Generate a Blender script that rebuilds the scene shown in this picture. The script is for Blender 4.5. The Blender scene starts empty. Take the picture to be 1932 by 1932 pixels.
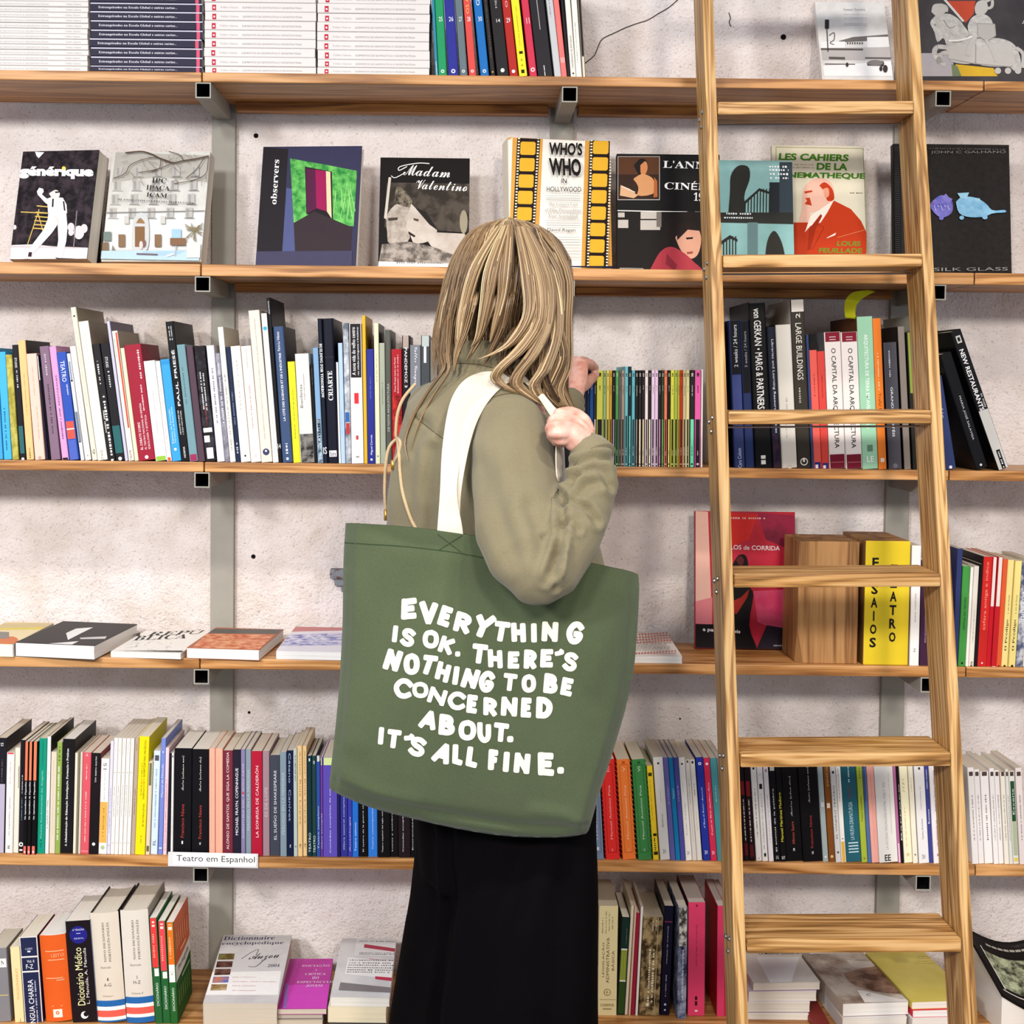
import bpy, bmesh, math, random
from mathutils import Vector, Matrix
random.seed(7)
SC = bpy.context.scene
COL = SC.collection

# ------------------------------------------------------------------ camera
ZC = 1.45
F_PX, CX, CY, PITCH, ROLL = 2700.0, 888.0, 838.0, 0.0437, 0.01125
cd = bpy.data.cameras.new('camera')
cam = bpy.data.objects.new('camera', cd)
COL.objects.link(cam)
SC.camera = cam
cd.sensor_fit = 'HORIZONTAL'
cd.sensor_width = 36.0
cd.lens = F_PX / 1932.0 * 36.0
cd.shift_x = (966 - CX) / 1932.0
cd.shift_y = (CY - 966) / 1932.0
cd.clip_start = 0.05
RCAM = Matrix.Rotation(math.pi / 2 - PITCH, 3, 'X') @ Matrix.Rotation(ROLL, 3, 'Z')
cam.matrix_world = Matrix.Translation((0, 0, ZC)) @ RCAM.to_4x4()
RINV = RCAM.transposed()

# ------------------------------------------------------------------ light
w = bpy.data.worlds.new('world')
SC.world = w
w.use_nodes = True
w.node_tree.nodes['Background'].inputs[0].default_value = (0.87, 0.93, 1.05, 1)
w.node_tree.nodes['Background'].inputs[1].default_value = 0.68


def lamp(loc, target, power, color, radius, cone=75):
    l = bpy.data.lights.new('track_spot', 'SPOT')
    l.shadow_soft_size = radius
    l.spot_size = math.radians(cone)
    l.spot_blend = 1.0
    l.energy = power
    l.color = color
    o = bpy.data.objects.new('track_spot', l)
    COL.objects.link(o)
    o.location = loc
    o.rotation_euler = (Vector(target) - Vector(loc)).to_track_quat('-Z', 'Y').to_euler()


lamp((-2.3, -1.7, 2.75), (-0.6, 2.8, 0.45), 400, (1.0, 0.985, 0.985), .24)
lamp((-0.9, -1.9, 2.8), (-0.1, 2.8, 0.55), 300, (1.0, 0.975, 0.95), .24)
lamp((0.9, -1.9, 2.8), (0.75, 2.8, 0.6), 290, (1.0, 0.90, 0.77), .24)
lamp((-1.25, 0.75, 3.1), (-0.8, 2.35, 0.0), 110, (1.0, 0.98, 0.96), .10, 84)
lamp((0.75, 0.75, 3.1), (0.7, 2.35, 0.0), 100, (1.0, 0.92, 0.82), .10, 84)
SC.view_settings.view_transform = 'Standard'
SC.view_settings.look = 'None'
SC.view_settings.gamma = 1.0
SC.view_settings.use_curve_mapping = False
SC.view_settings.exposure = 0.12


# ------------------------------------------------------------------ helpers
def ray(px, py):
    return (RCAM @ Vector(((px - CX) / F_PX, -(py - CY) / F_PX, -1.0)))


def P(px, py, y):
    """world point seen at pixel (px, py) of the 1932 frame at depth y"""
    d = ray(px, py)
    t = y / d.y
    return Vector((d.x * t, y, ZC + d.z * t))


def proj(v):
    d = RINV @ (Vector(v) - Vector((0, 0, ZC)))
    return CX + F_PX * d.x / -d.z, CY - F_PX * d.y / -d.z


def onplane(px, py, mw):
    """local coordinates where the pixel ray meets the local plane y = 0 of matrix mw"""
    iv = mw.inverted()
    o = iv @ Vector((0, 0, ZC))
    d = iv.to_3x3() @ ray(px, py)
    t = -o.y / d.y
    return (o.x + d.x * t, o.z + d.z * t)


def onplane_z(px, py, mw, h):
    """the same for the local plane z = h"""
    iv = mw.inverted()
    o = iv @ Vector((0, 0, ZC))
    d = iv.to_3x3() @ ray(px, py)
    t = (h - o.z) / d.z
    return (o.x + d.x * t, o.y + d.y * t)


def lin(h):
    h = h.lstrip('#')
    if len(h) == 3:
        h = ''.join(c * 2 for c in h)
    out = []
    for i in (0, 2, 4):
        c = int(h[i:i + 2], 16) / 255
        v = c / 12.92 if c <= 0.04045 else ((c + 0.055) / 1.055) ** 2.4
        out.append(.90 * v ** 1.13)
    return out


MATS = {}


def new_mat(name):
    m = bpy.data.materials.new(name)
    m.use_nodes = True
    nt = m.node_tree
    return m, nt, nt.nodes['Principled BSDF'], nt.nodes.new, nt.links.new


def mat(hexc, rough=0.5, var=0.06, scale=60, bump=0.0, metal=0.0, spec=0.10):
    """printed card / paint: a colour with faint procedural wear"""
    k = (hexc, rough, var, scale, bump, metal, spec)
    if k in MATS:
        return MATS[k]
    m, nt, b, N, L = new_mat('surface_' + hexc.lstrip('#'))
    r, g, bl = lin(hexc)
    tc = N('ShaderNodeTexCoord')
    n = N('ShaderNodeTexNoise')
    n.inputs['Scale'].default_value = scale
    n.inputs['Detail'].default_value = 3
    L(tc.outputs['Object'], n.inputs['Vector'])
    mx = N('ShaderNodeMix')
    mx.data_type = 'RGBA'
    mx.inputs[6].default_value = (r * (1 - var), g * (1 - var), bl * (1 - var), 1)
    mx.inputs[7].default_value = (min(1, r * (1 + var) + .002), min(1, g * (1 + var) + .002), min(1, bl * (1 + var) + .002), 1)
    L(n.outputs['Fac'], mx.inputs[0])
    L(mx.outputs[2], b.inputs['Base Color'])
    b.inputs['Roughness'].default_value = rough
    b.inputs['Metallic'].default_value = metal
    b.inputs['Specular IOR Level'].default_value = spec
    if bump:
        bp = N('ShaderNodeBump')
        bp.inputs['Strength'].default_value = bump
        bp.inputs['Distance'].default_value = 0.002
        L(n.outputs['Fac'], bp.inputs['Height'])
        L(bp.outputs['Normal'], b.inputs['Normal'])
    MATS[k] = m
    return m


def mat_mottle(c1, c2, scale=40, lo=.42, hi=.58, rough=.45, stretch=(1, 1, 1), detail=6):
    """two-tone printed photograph texture"""
    k = ('mottle', c1, c2, scale, lo, hi, rough, stretch)
    if k in MATS:
        return MATS[k]
    m, nt, b, N, L = new_mat('print_' + c1.lstrip('#'))
    tc = N('ShaderNodeTexCoord')
    mp = N('ShaderNodeMapping')
    mp.inputs['Scale'].default_value = stretch
    n = N('ShaderNodeTexNoise')
    n.inputs['Scale'].default_value = scale
    n.inputs['Detail'].default_value = detail
    n.inputs['Roughness'].default_value = .6
    cr = N('ShaderNodeValToRGB')
    cr.color_ramp.elements[0].position = lo
    cr.color_ramp.elements[1].position = hi
    cr.color_ramp.elements[0].color = (*lin(c1), 1)
    cr.color_ramp.elements[1].color = (*lin(c2), 1)
    L(tc.outputs['Object'], mp.inputs['Vector'])
    L(mp.outputs['Vector'], n.inputs['Vector'])
    L(n.outputs['Fac'], cr.inputs['Fac'])
    L(cr.outputs['Color'], b.inputs['Base Color'])
    b.inputs['Roughness'].default_value = rough
    b.inputs['Specular IOR Level'].default_value = .10
    MATS[k] = m
    return m


def mat_pages(hexc='e6dccb'):
    """edges of a block of paper: fine sheet lines along the block's thickness (local x)"""
    k = ('pages', hexc)
    if k in MATS:
        return MATS[k]
    m, nt, b, N, L = new_mat('paper_edges_' + hexc)
    tc = N('ShaderNodeTexCoord')
    mp = N('ShaderNodeMapping')
    mp.inputs['Scale'].default_value = (900, 6, 6)
    n = N('ShaderNodeTexNoise')
    n.inputs['Scale'].default_value = 1.0
    n.inputs['Detail'].default_value = 2
    c = lin(hexc)
    mx = N('ShaderNodeMix')
    mx.data_type = 'RGBA'
    mx.inputs[6].default_value = (c[0] * .72, c[1] * .70, c[2] * .66, 1)
    mx.inputs[7].default_value = (min(1, c[0] * 1.08), min(1, c[1] * 1.08), min(1, c[2] * 1.08), 1)
    L(tc.outputs['Object'], mp.inputs['Vector'])
    L(mp.outputs['Vector'], n.inputs['Vector'])
    L(n.outputs['Fac'], mx.inputs[0])
    L(mx.outputs[2], b.inputs['Base Color'])
    b.inputs['Roughness'].default_value = .85
    b.inputs['Specular IOR Level'].default_value = .1
    MATS[k] = m
    return m


def mat_wood(name, c_dark, c_mid, c_light, along='X', grain=1.0, knots=True, rough=.55, fine=1.0):
    """timber: growth rings stretched along one axis, fine pores, a few knots"""
    m, nt, b, N, L = new_mat(name)
    tc = N('ShaderNodeTexCoord')
    oi = N('ShaderNodeObjectInfo')
    add = N('ShaderNodeVectorMath')
    add.operation = 'ADD'
    mul = N('ShaderNodeVectorMath')
    mul.operation = 'SCALE'
    cmb = N('ShaderNodeCombineXYZ')
    for i in range(3):
        L(oi.outputs['Random'], cmb.inputs[i])
    mul.inputs['Scale'].default_value = 13.7
    L(cmb.outputs[0], mul.inputs[0])
    L(tc.outputs['Object'], add.inputs[0])
    L(mul.outputs[0], add.inputs[1])
    mp = N('ShaderNodeMapping')
    s = {'X': (1.3, 22, 22), 'Z': (22, 22, 1.3)}[along]
    mp.inputs['Scale'].default_value = [v * grain for v in s]
    L(add.outputs[0], mp.inputs['Vector'])
    n1 = N('ShaderNodeTexNoise')
    n1.inputs['Scale'].default_value = 1.0
    n1.inputs['Detail'].default_value = 3
    n1.inputs['Distortion'].default_value = .6
    L(mp.outputs[0], n1.inputs['Vector'])
    sn = N('ShaderNodeMath')
    sn.operation = 'MULTIPLY'
    sn.inputs[1].default_value = 38
    L(n1.outputs['Fac'], sn.inputs[0])
    si = N('ShaderNodeMath')
    si.operation = 'SINE'
    L(sn.outputs[0], si.inputs[0])
    ma = N('ShaderNodeMapRange')
    ma.inputs['From Min'].default_value = -1
    ma.inputs['From Max'].default_value = 1
    L(si.outputs[0], ma.inputs['Value'])
    mp2 = N('ShaderNodeMapping')
    s2 = {'X': (9, 260, 260), 'Z': (260, 260, 9)}[along]
    mp2.inputs['Scale'].default_value = [v * fine for v in s2]
    L(add.outputs[0], mp2.inputs['Vector'])
    n2 = N('ShaderNodeTexNoise')
    n2.inputs['Scale'].default_value = 1
    n2.inputs['Detail'].default_value = 2
    L(mp2.outputs[0], n2.inputs['Vector'])
    mixf = N('ShaderNodeMath')
    mixf.operation = 'MULTIPLY_ADD'
    mixf.inputs[1].default_value = .45
    L(ma.outputs[0], mixf.inputs[0])
    sc2 = N('ShaderNodeMath')
    sc2.operation = 'MULTIPLY'
    sc2.inputs[1].default_value = .62
    L(n2.outputs['Fac'], sc2.inputs[0])
    L(sc2.outputs[0], mixf.inputs[2])
    cr = N('ShaderNodeValToRGB')
    e = cr.color_ramp.elements
    e[0].position = .18
    e[0].color = (*lin(c_dark), 1)
    e[1].position = .78
    e[1].color = (*lin(c_light), 1)
    e2 = e.new(.45)
    e2.color = (*lin(c_mid), 1)
    L(mixf.outputs[0], cr.inputs['Fac'])
    out = cr.outputs['Color']
    # broad tone changes
    n3 = N('ShaderNodeTexNoise')
    n3.inputs['Scale'].default_value = 2.2
    L(add.outputs[0], n3.inputs['Vector'])
    hs = N('ShaderNodeHueSaturation')
    mr = N('ShaderNodeMapRange')
    mr.inputs['To Min'].default_value = .78
    mr.inputs['To Max'].default_value = 1.2
    L(n3.outputs['Fac'], mr.inputs['Value'])
    L(mr.outputs[0], hs.inputs['Value'])
    L(out, hs.inputs['Color'])
    L(hs.outputs[0], b.inputs['Base Color'])
    b.inputs['Roughness'].default_value = rough
    b.inputs['Specular IOR Level'].default_value = .3
    bp = N('ShaderNodeBump')
    bp.inputs['Strength'].default_value = .25
    bp.inputs['Distance'].default_value = .0015
    L(n2.outputs['Fac'], bp.inputs['Height'])
    L(bp.outputs['Normal'], b.inputs['Normal'])
    return m


def link(name, me, parent=None, mats=()):
    o = bpy.data.objects.new(name, me)
    for m in mats:
        me.materials.append(m)
    COL.objects.link(o)
    if parent is not None:
        o.parent = parent
    return o


def obj(name, bm, mats, parent=None, smooth=False):
    me = bpy.data.meshes.new(name)
    bm.normal_update()
    bm.to_mesh(me)
    bm.free()
    if smooth:
        me.polygons.foreach_set('use_smooth', [True] * len(me.polygons))
    if not isinstance(mats, (list, tuple)):
        mats = [mats]
    return link(name, me, parent, mats)


def empty(name, mw):
    o = bpy.data.objects.new(name, None)
    COL.objects.link(o)
    o.empty_display_size = .05
    o.matrix_world = mw
    return o


LABELS = {}


def tag(o, label, cat, group=None):
    n = len(label.split())
    if not 4 <= n <= 16:
        print('LABEL LENGTH', n, label)
    LABELS.setdefault(label, []).append(o.name)
    o['label'] = label
    o['category'] = cat
    if group:
        o['group'] = group
    return o


def struct(o):
    o['kind'] = 'structure'
    return o


def box(bm, x0, x1, y0, y1, z0, z1, mi=0, bevel=0.0):
    vs = [bm.verts.new(p) for p in ((x0, y0, z0), (x1, y0, z0), (x1, y1, z0), (x0, y1, z0), (x0, y0, z1), (x1, y0, z1), (x1, y1, z1), (x0, y1, z1))]
    fs = [bm.faces.new([vs[i] for i in q]) for q in ((0, 3, 2, 1), (4, 5, 6, 7), (0, 1, 5, 4), (1, 2, 6, 5), (2, 3, 7, 6), (3, 0, 4, 7))]
    for f in fs:
        f.material_index = mi
    if bevel:
        es = list({e for f in fs for e in f.edges})
        r = bmesh.ops.bevel(bm, geom=es, offset=bevel, segments=2, affect='EDGES', profile=.6)
        for f in r['faces']:
            f.material_index = mi
    return vs


def tube_path(bm, pts, rads, n=8, caps=True, mi=0):
    """generalised cylinder through points"""
    pts = [Vector(p) for p in pts]
    rings = []
    up = None
    for i, p in enumerate(pts):
        t = (pts[min(i + 1, len(pts) - 1)] - pts[max(i - 1, 0)])
        if t.length < 1e-9:
            t = Vector((0, 0, 1))
        t.normalize()
        if up is None:
            up = t.orthogonal().normalized()
        up = (up - t * up.dot(t))
        up = up.normalized() if up.length > 1e-6 else t.orthogonal().normalized()
        bi = t.cross(up)
        r = rads[i] if isinstance(rads, (list, tuple)) else rads
        rings.append([bm.verts.new(p + (up * math.cos(a) + bi * math.sin(a)) * r) for a in (2 * math.pi * k / n for k in range(n))])
    for a, b in zip(rings, rings[1:]):
        for k in range(n):
            f = bm.faces.new((a[k], a[(k + 1) % n], b[(k + 1) % n], b[k]))
            f.material_index = mi
    if caps:
        f = bm.faces.new(rings[0][::-1]); f.material_index = mi
        f = bm.faces.new(rings[-1]); f.material_index = mi
    return rings


def ringloft(bm, rings, caps=True):
    vr = [[bm.verts.new(p) for p in r] for r in rings]
    n = len(vr[0])
    for a, b in zip(vr, vr[1:]):
        for k in range(n):
            bm.faces.new((a[k], a[(k + 1) % n], b[(k + 1) % n], b[k]))
    if caps:
        bm.faces.new(vr[0][::-1])
        bm.faces.new(vr[-1])
    return vr


def spline(pts, n):
    """Catmull-Rom through tuples, n samples"""
    pts = [tuple(p) for p in pts]
    m = len(pts) - 1
    out = []
    for k in range(n):
        t = k / (n - 1) * m
        i = min(int(t), m - 1)
        u = t - i
        p0, p1, p2, p3 = pts[max(i - 1, 0)], pts[i], pts[i + 1], pts[min(i + 2, m)]
        out.append(tuple(.5 * (2 * b + (c - a) * u + (2 * a - 5 * b + 4 * c - d) * u * u + (3 * b - a - 3 * c + d) * u ** 3) for a, b, c, d in zip(p0, p1, p2, p3)))
    return out


def interp(tab, x):
    if x <= tab[0][0]:
        return tab[0][1]
    for (a, va), (b, vb) in zip(tab, tab[1:]):
        if x <= b:
            return va + (vb - va) * (x - a) / (b - a)
    return tab[-1][1]


# ---- flat printed shapes -------------------------------------------------
TXT = {}


def serif(s, style=0):
    """the same words in a serif (0 bold, 1 script) face"""
    U, Lw = ((0x1D400, 0x1D41A), (0x1D4D0, 0x1D4EA))[style]
    out = ''
    for ch in s:
        if 'A' <= ch <= 'Z':
            out += chr(U + ord(ch) - 65)
        elif 'a' <= ch <= 'z':
            out += chr(Lw + ord(ch) - 97)
        elif '0' <= ch <= '9' and style == 0:
            out += chr(0x1D7CE + ord(ch) - 48)
        else:
            out += ch
    return out


def text_geo(s, bold=0.0, res=2):
    k = (s, bold, res)
    if k not in TXT:
        c = bpy.data.curves.new('lettering', 'FONT')
        c.body = s
        c.offset = bold
        c.resolution_u = res
        o = bpy.data.objects.new('lettering', c)
        m = o.to_mesh()
        v = [(p.co.x, p.co.y) for p in m.vertices]
        f = [tuple(q.vertices) for q in m.polygons]
        o.to_mesh_clear()
        bpy.data.objects.remove(o)
        bpy.data.curves.remove(c)
        if v:
            x0, x1 = min(a for a, _ in v), max(a for a, _ in v)
            y0, y1 = min(a for _, a in v), max(a for _, a in v)
            v = [((a - x0) / max(x1 - x0, 1e-6), (b - y0) / max(y1 - y0, 1e-6)) for a, b in v]
        TXT[k] = (v, f)
    return TXT[k]


class Print:
    """collects flat inked shapes (mesh with one slot per ink); map() turns (u, v, lift) into a 3D point"""

    def __init__(self, fn):
        self.bm = bmesh.new()
        self.mats = []
        self.fn = fn
        self.lift = 0.0002

    def ink(self, c):
        m = c if not isinstance(c, str) else mat(c, .5)
        if m not in self.mats:
            self.mats.append(m)
        return self.mats.index(m)

    def up(self):
        self.lift += 0.00006

    def poly(self, c, pts):
        i = self.ink(c)
        self.up()
        vs = [self.bm.verts.new(self.fn(u, v, self.lift)) for u, v in pts]
        for f in bmesh.ops.triangle_fill(self.bm, edges=[self.bm.edges.new((vs[k], vs[(k + 1) % len(vs)])) for k in range(len(vs))], use_beauty=True)['geom'] if len(vs) > 4 else [self.bm.faces.new(vs)]:
            if isinstance(f, bmesh.types.BMFace):
                f.material_index = i

    def rect(self, c, u0, v0, u1, v1):
        self.poly(c, [(u0, v0), (u1, v0), (u1, v1), (u0, v1)])

    def disc(self, c, u, v, ru, rv=None, n=20):
        rv = rv or ru
        self.poly(c, [(u + ru * math.cos(2 * math.pi * k / n), v + rv * math.sin(2 * math.pi * k / n)) for k in range(n)])

    def line(self, c, pts, wd):
        i = self.ink(c)
        self.up()
        for (a, b), (e, d) in zip(pts, pts[1:]):
            l = math.hypot(e - a, d - b) or 1e-6
            nx, ny = -(d - b) / l * wd / 2, (e - a) / l * wd / 2
            vs = [self.bm.verts.new(self.fn(u, v, self.lift)) for u, v in ((a + nx, b + ny), (a - nx, b - ny), (e - nx, d - ny), (e + nx, d + ny))]
            self.bm.faces.new(vs).material_index = i

    def text(self, c, s, o, ex, ey, bold=0.0, res=2):
        """o corner, ex whole-length vector, ey cap-height vector in (u, v)"""
        vv, ff = text_geo(s, bold, res)
        i = self.ink(c)
        self.up()
        vs = [self.bm.verts.new(self.fn(o[0] + a * ex[0] + b * ey[0], o[1] + a * ex[1] + b * ey[1], self.lift)) for a, b in vv]
        for q in ff:
            try:
                self.bm.faces.new([vs[k] for k in q]).material_index = i
            except ValueError:
                pass

    def dashes(self, c, u, v0, v1, wd, rnd, along='v', gap=.5):
        """worn, unreadably small lettering: a broken row of marks"""
        i = self.ink(c)
        self.up()
        t = min(v0, v1)
        end = max(v0, v1)
        st = wd * .9
        while t < end:
            l = st * rnd.uniform(.5, 1.1)
            h = wd * rnd.uniform(.55, 1)
            q = [(u - h / 2, t), (u + h / 2, t), (u + h / 2, min(t + l, end)), (u - h / 2, min(t + l, end))]
            if along == 'u':
                q = [(b, a) for a, b in q][::-1]
            self.bm.faces.new([self.bm.verts.new(self.fn(a, b, self.lift)) for a, b in q]).material_index = i
            t += l + st * (gap if rnd.random() < .8 else 1.6)

    def done(self, name, parent):
        bm = self.bm
        if not bm.faces:
            bm.free()
            return None
        return obj(name, bm, self.mats, parent)
# ------------------------------------------------------------------ setting
YF, YW = 2.70, 2.935            # front edge of the shelves, face of the wall
CZ = [.5384, .1779, -.1909, -.5656, -.9479]
TH = [.018, .022, .019, .020, .021]
TOP = [ZC + c + .0145 + t for c, t in zip(CZ, TH)] + [ZC - 1.224]
UX = [-.5069, .1776, .8750]


def wall_material():
    m, nt, b, N, L = new_mat('rough_plaster')
    tc = N('ShaderNodeTexCoord')

    def noise(s, d, dist=0):
        n = N('ShaderNodeTexNoise')
        n.inputs['Scale'].default_value = s
        n.inputs['Detail'].default_value = d
        n.inputs['Distortion'].default_value = dist
        L(tc.outputs['Object'], n.inputs['Vector'])
        return n
    big, mid, fine = noise(2.3, 4, .4), noise(14, 5), noise(210, 3, .2)
    cr = N('ShaderNodeValToRGB')
    e = cr.color_ramp.elements
    e[0].position, e[0].color = .30, (*lin('d6cabf'), 1)
    e[1].position, e[1].color = .66, (*lin('f8f2f0'), 1)
    k = e.new(.47)
    k.color = (*lin('eae1dd'), 1)
    mx = N('ShaderNodeMath')
    mx.operation = 'MULTIPLY_ADD'
    mx.inputs[1].default_value = .45
    L(mid.outputs['Fac'], mx.inputs[0])
    s = N('ShaderNodeMath')
    s.operation = 'MULTIPLY'
    s.inputs[1].default_value = .55
    L(big.outputs['Fac'], s.inputs[0])
    L(s.outputs[0], mx.inputs[2])
    L(mx.outputs[0], cr.inputs['Fac'])
    # small dark pits
    pit = N('ShaderNodeMapRange')
    pit.inputs['From Min'].default_value = .30
    pit.inputs['From Max'].default_value = .37
    pit.inputs['To Min'].default_value = .45
    L(fine.outputs['Fac'], pit.inputs['Value'])
    patch = N('ShaderNodeMapRange')
    patch.inputs['From Min'].default_value = .42
    patch.inputs['From Max'].default_value = .6
    L(noise(5, 3).outputs['Fac'], patch.inputs['Value'])
    pm = N('ShaderNodeMix')
    pm.inputs[2].default_value = 1.0
    L(patch.outputs[0], pm.inputs[0])
    L(pit.outputs[0], pm.inputs[2])
    L(pit.outputs[0], pm.inputs[3])
    hs = N('ShaderNodeHueSaturation')
    mm = N('ShaderNodeMath')
    mm.operation = 'MULTIPLY_ADD'
    mm.inputs[1].default_value = .55
    mm.inputs[2].default_value = .45
    L(pit.outputs[0], mm.inputs[0])
    L(mm.outputs[0], hs.inputs['Value'])
    L(cr.outputs['Color'], hs.inputs['Color'])
    L(hs.outputs[0], b.inputs['Base Color'])
    b.inputs['Roughness'].default_value = .92
    b.inputs['Specular IOR Level'].default_value = .1
    h = N('ShaderNodeMath')
    h.operation = 'MULTIPLY_ADD'
    h.inputs[1].default_value = .6
    L(fine.outputs['Fac'], h.inputs[0])
    L(noise(45, 4).outputs['Fac'], h.inputs[2])
    bp = N('ShaderNodeBump')
    bp.inputs['Strength'].default_value = .8
    bp.inputs['Distance'].default_value = .007
    L(h.outputs[0], bp.inputs['Height'])
    L(bp.outputs['Normal'], b.inputs['Normal'])
    return m


bm = bmesh.new()
box(bm, -3.2, 3.2, YW, YW + .2, 0, 3.3)
wall = struct(obj('wall_back', bm, wall_material()))
bm = bmesh.new()
box(bm, -3.2, 3.2, -2.5, YW, -.1, 0)
FLOORM = mat_mottle('77777a', '8b8b8e', 6, .3, .7, .6)
struct(obj('floor', bm, FLOORM))

# drill holes and a hairline crack in the plaster
HOLE = mat('1a1416', .9)
for (hx, hy, r) in ((483, 256, .0052), (1478, 70, .0060), (478, 1050, .0048), (470, 1344, .003), (1283, 1356, .002)):
    p = P(hx, hy, YW)
    bm = bmesh.new()
    bmesh.ops.create_cone(bm, cap_ends=True, segments=14, radius1=r, radius2=r * .9, depth=.003,
                          matrix=Matrix.Translation(p) @ Matrix.Rotation(math.pi / 2, 4, 'X'))
    struct(obj('drill_hole', bm, HOLE, wall))
bm = bmesh.new()
for path in ([(1100, 122), (1120, 106), (1127, 92), (1136, 74), (1160, 62), (1181, 52), (1203, 44), (1222, 38), (1240, 27), (1262, 14), (1285, -6)],
             [(1375, 24), (1378, 34), (1376, 42), (1379, 50)]):
    tube_path(bm, [P(x, y, YW - .0004) for x, y in spline(path, 30)], .0011, 5)
struct(obj('plaster_crack', bm, mat('5d5150', .9), wall))

PINE = mat_wood('varnished_pine', '8a5a30', 'bc884f', 'd8a670', 'X', .8, rough=.42)
PINE2 = mat_wood('worn_pine', '6f4522', 'a8713a', 'c99251', 'X', .8, rough=.5)
GALV = mat('a5a197', .55, .1, 30, .1, spec=.4)
GALVD = mat('6f6c68', .6, .1, 30, .1, spec=.3)
CAVITY = mat('060607', .9)
STEEL = mat('b9b9bd', .35, .05, 60, 0, .9)
BRASSY = mat('c9a15a', .35, .05, 60, 0, .8)


def upright(i, label):
    t = empty('shelf_upright', Matrix.Translation((UX[i], 2.92, .0)))
    bm = bmesh.new()
    box(bm, -.0238, .0238, 0, .016, 0.0, 3.1, bevel=.002)
    obj('post', bm, GALV if i != 1 else GALV, t)
    for k in range(5):
        z = ZC + CZ[k] - .0006
        b = bmesh.new()
        r0, r1, yl = .0145, .0122, 2.698 - 2.92
        fr = [[(sx * r, yy, z + sz * r) for sx, sz in ((-1, -1), (1, -1), (1, 1), (-1, 1))] for r, yy in ((r0, 0), (r0, yl), (r1, yl), (r1, yl + .07))]
        ringloft(b, fr, caps=False)
        br = obj('bracket_arm', b, GALV, t)
        c = bmesh.new()
        q = [c.verts.new(p) for p in fr[3]]
        c.faces.new(q)
        for a, d in ((0, 1), (1, 2), (2, 3), (3, 0)):
            vs = [c.verts.new((fr[j][n][0] * .985, fr[j][n][1] + .002, z + (fr[j][n][2] - z) * .985)) for j, n in ((2, a), (2, d), (3, d), (3, a))]
            c.faces.new(vs)
        obj('tube_opening', c, CAVITY, br)
    return tag(t, label, 'shelf upright', 'grey steel uprights with square bracket arms')


upright(0, 'grey steel upright with square bracket arms, leftmost, carrying the joint above the theatre label')
upright(1, 'grey steel upright mostly hidden behind the person, middle one of three')
upright(2, 'grey steel upright with square bracket arms behind the oak ladder')


def board(name, k, x0, x1, label, depth=None, front=YF - .003, th=None, m=None):
    th = th or (TH[k] if k < 5 else .024)
    zt = TOP[k]
    bm = bmesh.new()
    box(bm, x0, x1, front, 2.9195, zt - th, zt, bevel=.0022)
    # worn bites along the front edge
    t = obj(name, bm, m or PINE)
    tag(t, label, 'shelf board', 'pine shelf boards')
    return t


ORD = ['top', 'second', 'third', 'fourth', 'fifth', 'bottom']
JX = [(382, 1856), (380, 1838), (386, 1790), (378, 1822), (372, 1840)]
for k in range(5):
    py = {0: 150, 1: 512, 2: 888, 3: 1256, 4: 1622}[k]
    xa, xb = P(JX[k][0], py, YF).x, P(JX[k][1], py, YF).x
    board('shelf_board', k, -1.45, xa - .0015, f'short pine board of the {ORD[k]} shelf, to the left of the first upright')
    bd = board('shelf_board', k, xa + .0005, xb - .001, f'long pine board of the {ORD[k]} shelf, running behind the person and the ladder')
    board('shelf_board', k, xb + .001, 1.75, f'pine board of the {ORD[k]} shelf at the far side of the ladder')
    # rear batten under the long board
    if k < 2:
        for b0, b1 in ((UX[0] + .03, UX[1] - .03), (UX[1] + .03, UX[2] - .03)):
            bm = bmesh.new()
            box(bm, b0, b1, 2.885, 2.9190, TOP[k] - TH[k] - .017, TOP[k] - TH[k] - .0005, bevel=.001)
            obj('rear_batten', bm, PINE2, bd)
bm = bmesh.new()
box(bm, -1.45, 1.75, 2.585, 2.9195, TOP[5] - .024, TOP[5], bevel=.002)
tag(obj('shelf_board', bm, PINE), 'deep pine board of the bottom shelf, under the dictionaries', 'shelf board', 'pine shelf boards')
# plinth under the lowest shelf so it stands on the floor
bm = bmesh.new()
box(bm, -1.45, 1.75, 2.66, 2.9195, 0.0, TOP[5] - .0245, bevel=.002)
tag(obj('shelf_plinth', bm, PINE2), 'plain wooden plinth carrying the bottom shelf', 'plinth')

# chipped spots on the front edge of the top board
for pts in ([(808, 162), (850, 161), (900, 165), (925, 167), (880, 168), (820, 165)], [(940, 165), (1010, 160), (1020, 168), (960, 168)], [(1068, 164), (1100, 163), (1080, 167)]):
    pass

# rusty metal fitting on the wall beside the bag
bm = bmesh.new()
o = P(622, 1072, YW)
for (x0, y0, x1, y1, dd) in ((624, 1072, 662, 1090, .02), (632, 1090, 662, 1104, .014), (644, 1104, 664, 1116, .01)):
    a, c = P(x0, y1, YW), P(x1, y0, YW)
    box(bm, a.x, c.x, YW - dd, YW + .002, a.z, c.z, bevel=.003)
t = obj('wall_fitting', bm, mat_mottle('8a8d93', '6b4a36', 70, .5, .62, .6))
tag(t, 'small rusty metal fitting on the plaster wall beside the green bag', 'wall fitting')

# ------------------------------------------------------------------ ladder
OAKZ = mat_wood('oak_rail', '77522a', 'b88d55', 'd8b580', 'Z', 1.5, rough=.45, fine=.8)
OAKX = mat_wood('oak_tread', '6b4824', 'b4874f', 'd5ae7a', 'X', 1.5, rough=.45, fine=.8)
SCREW = mat('a9a6a0', .3, .05, 50, 0, .9)


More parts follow.
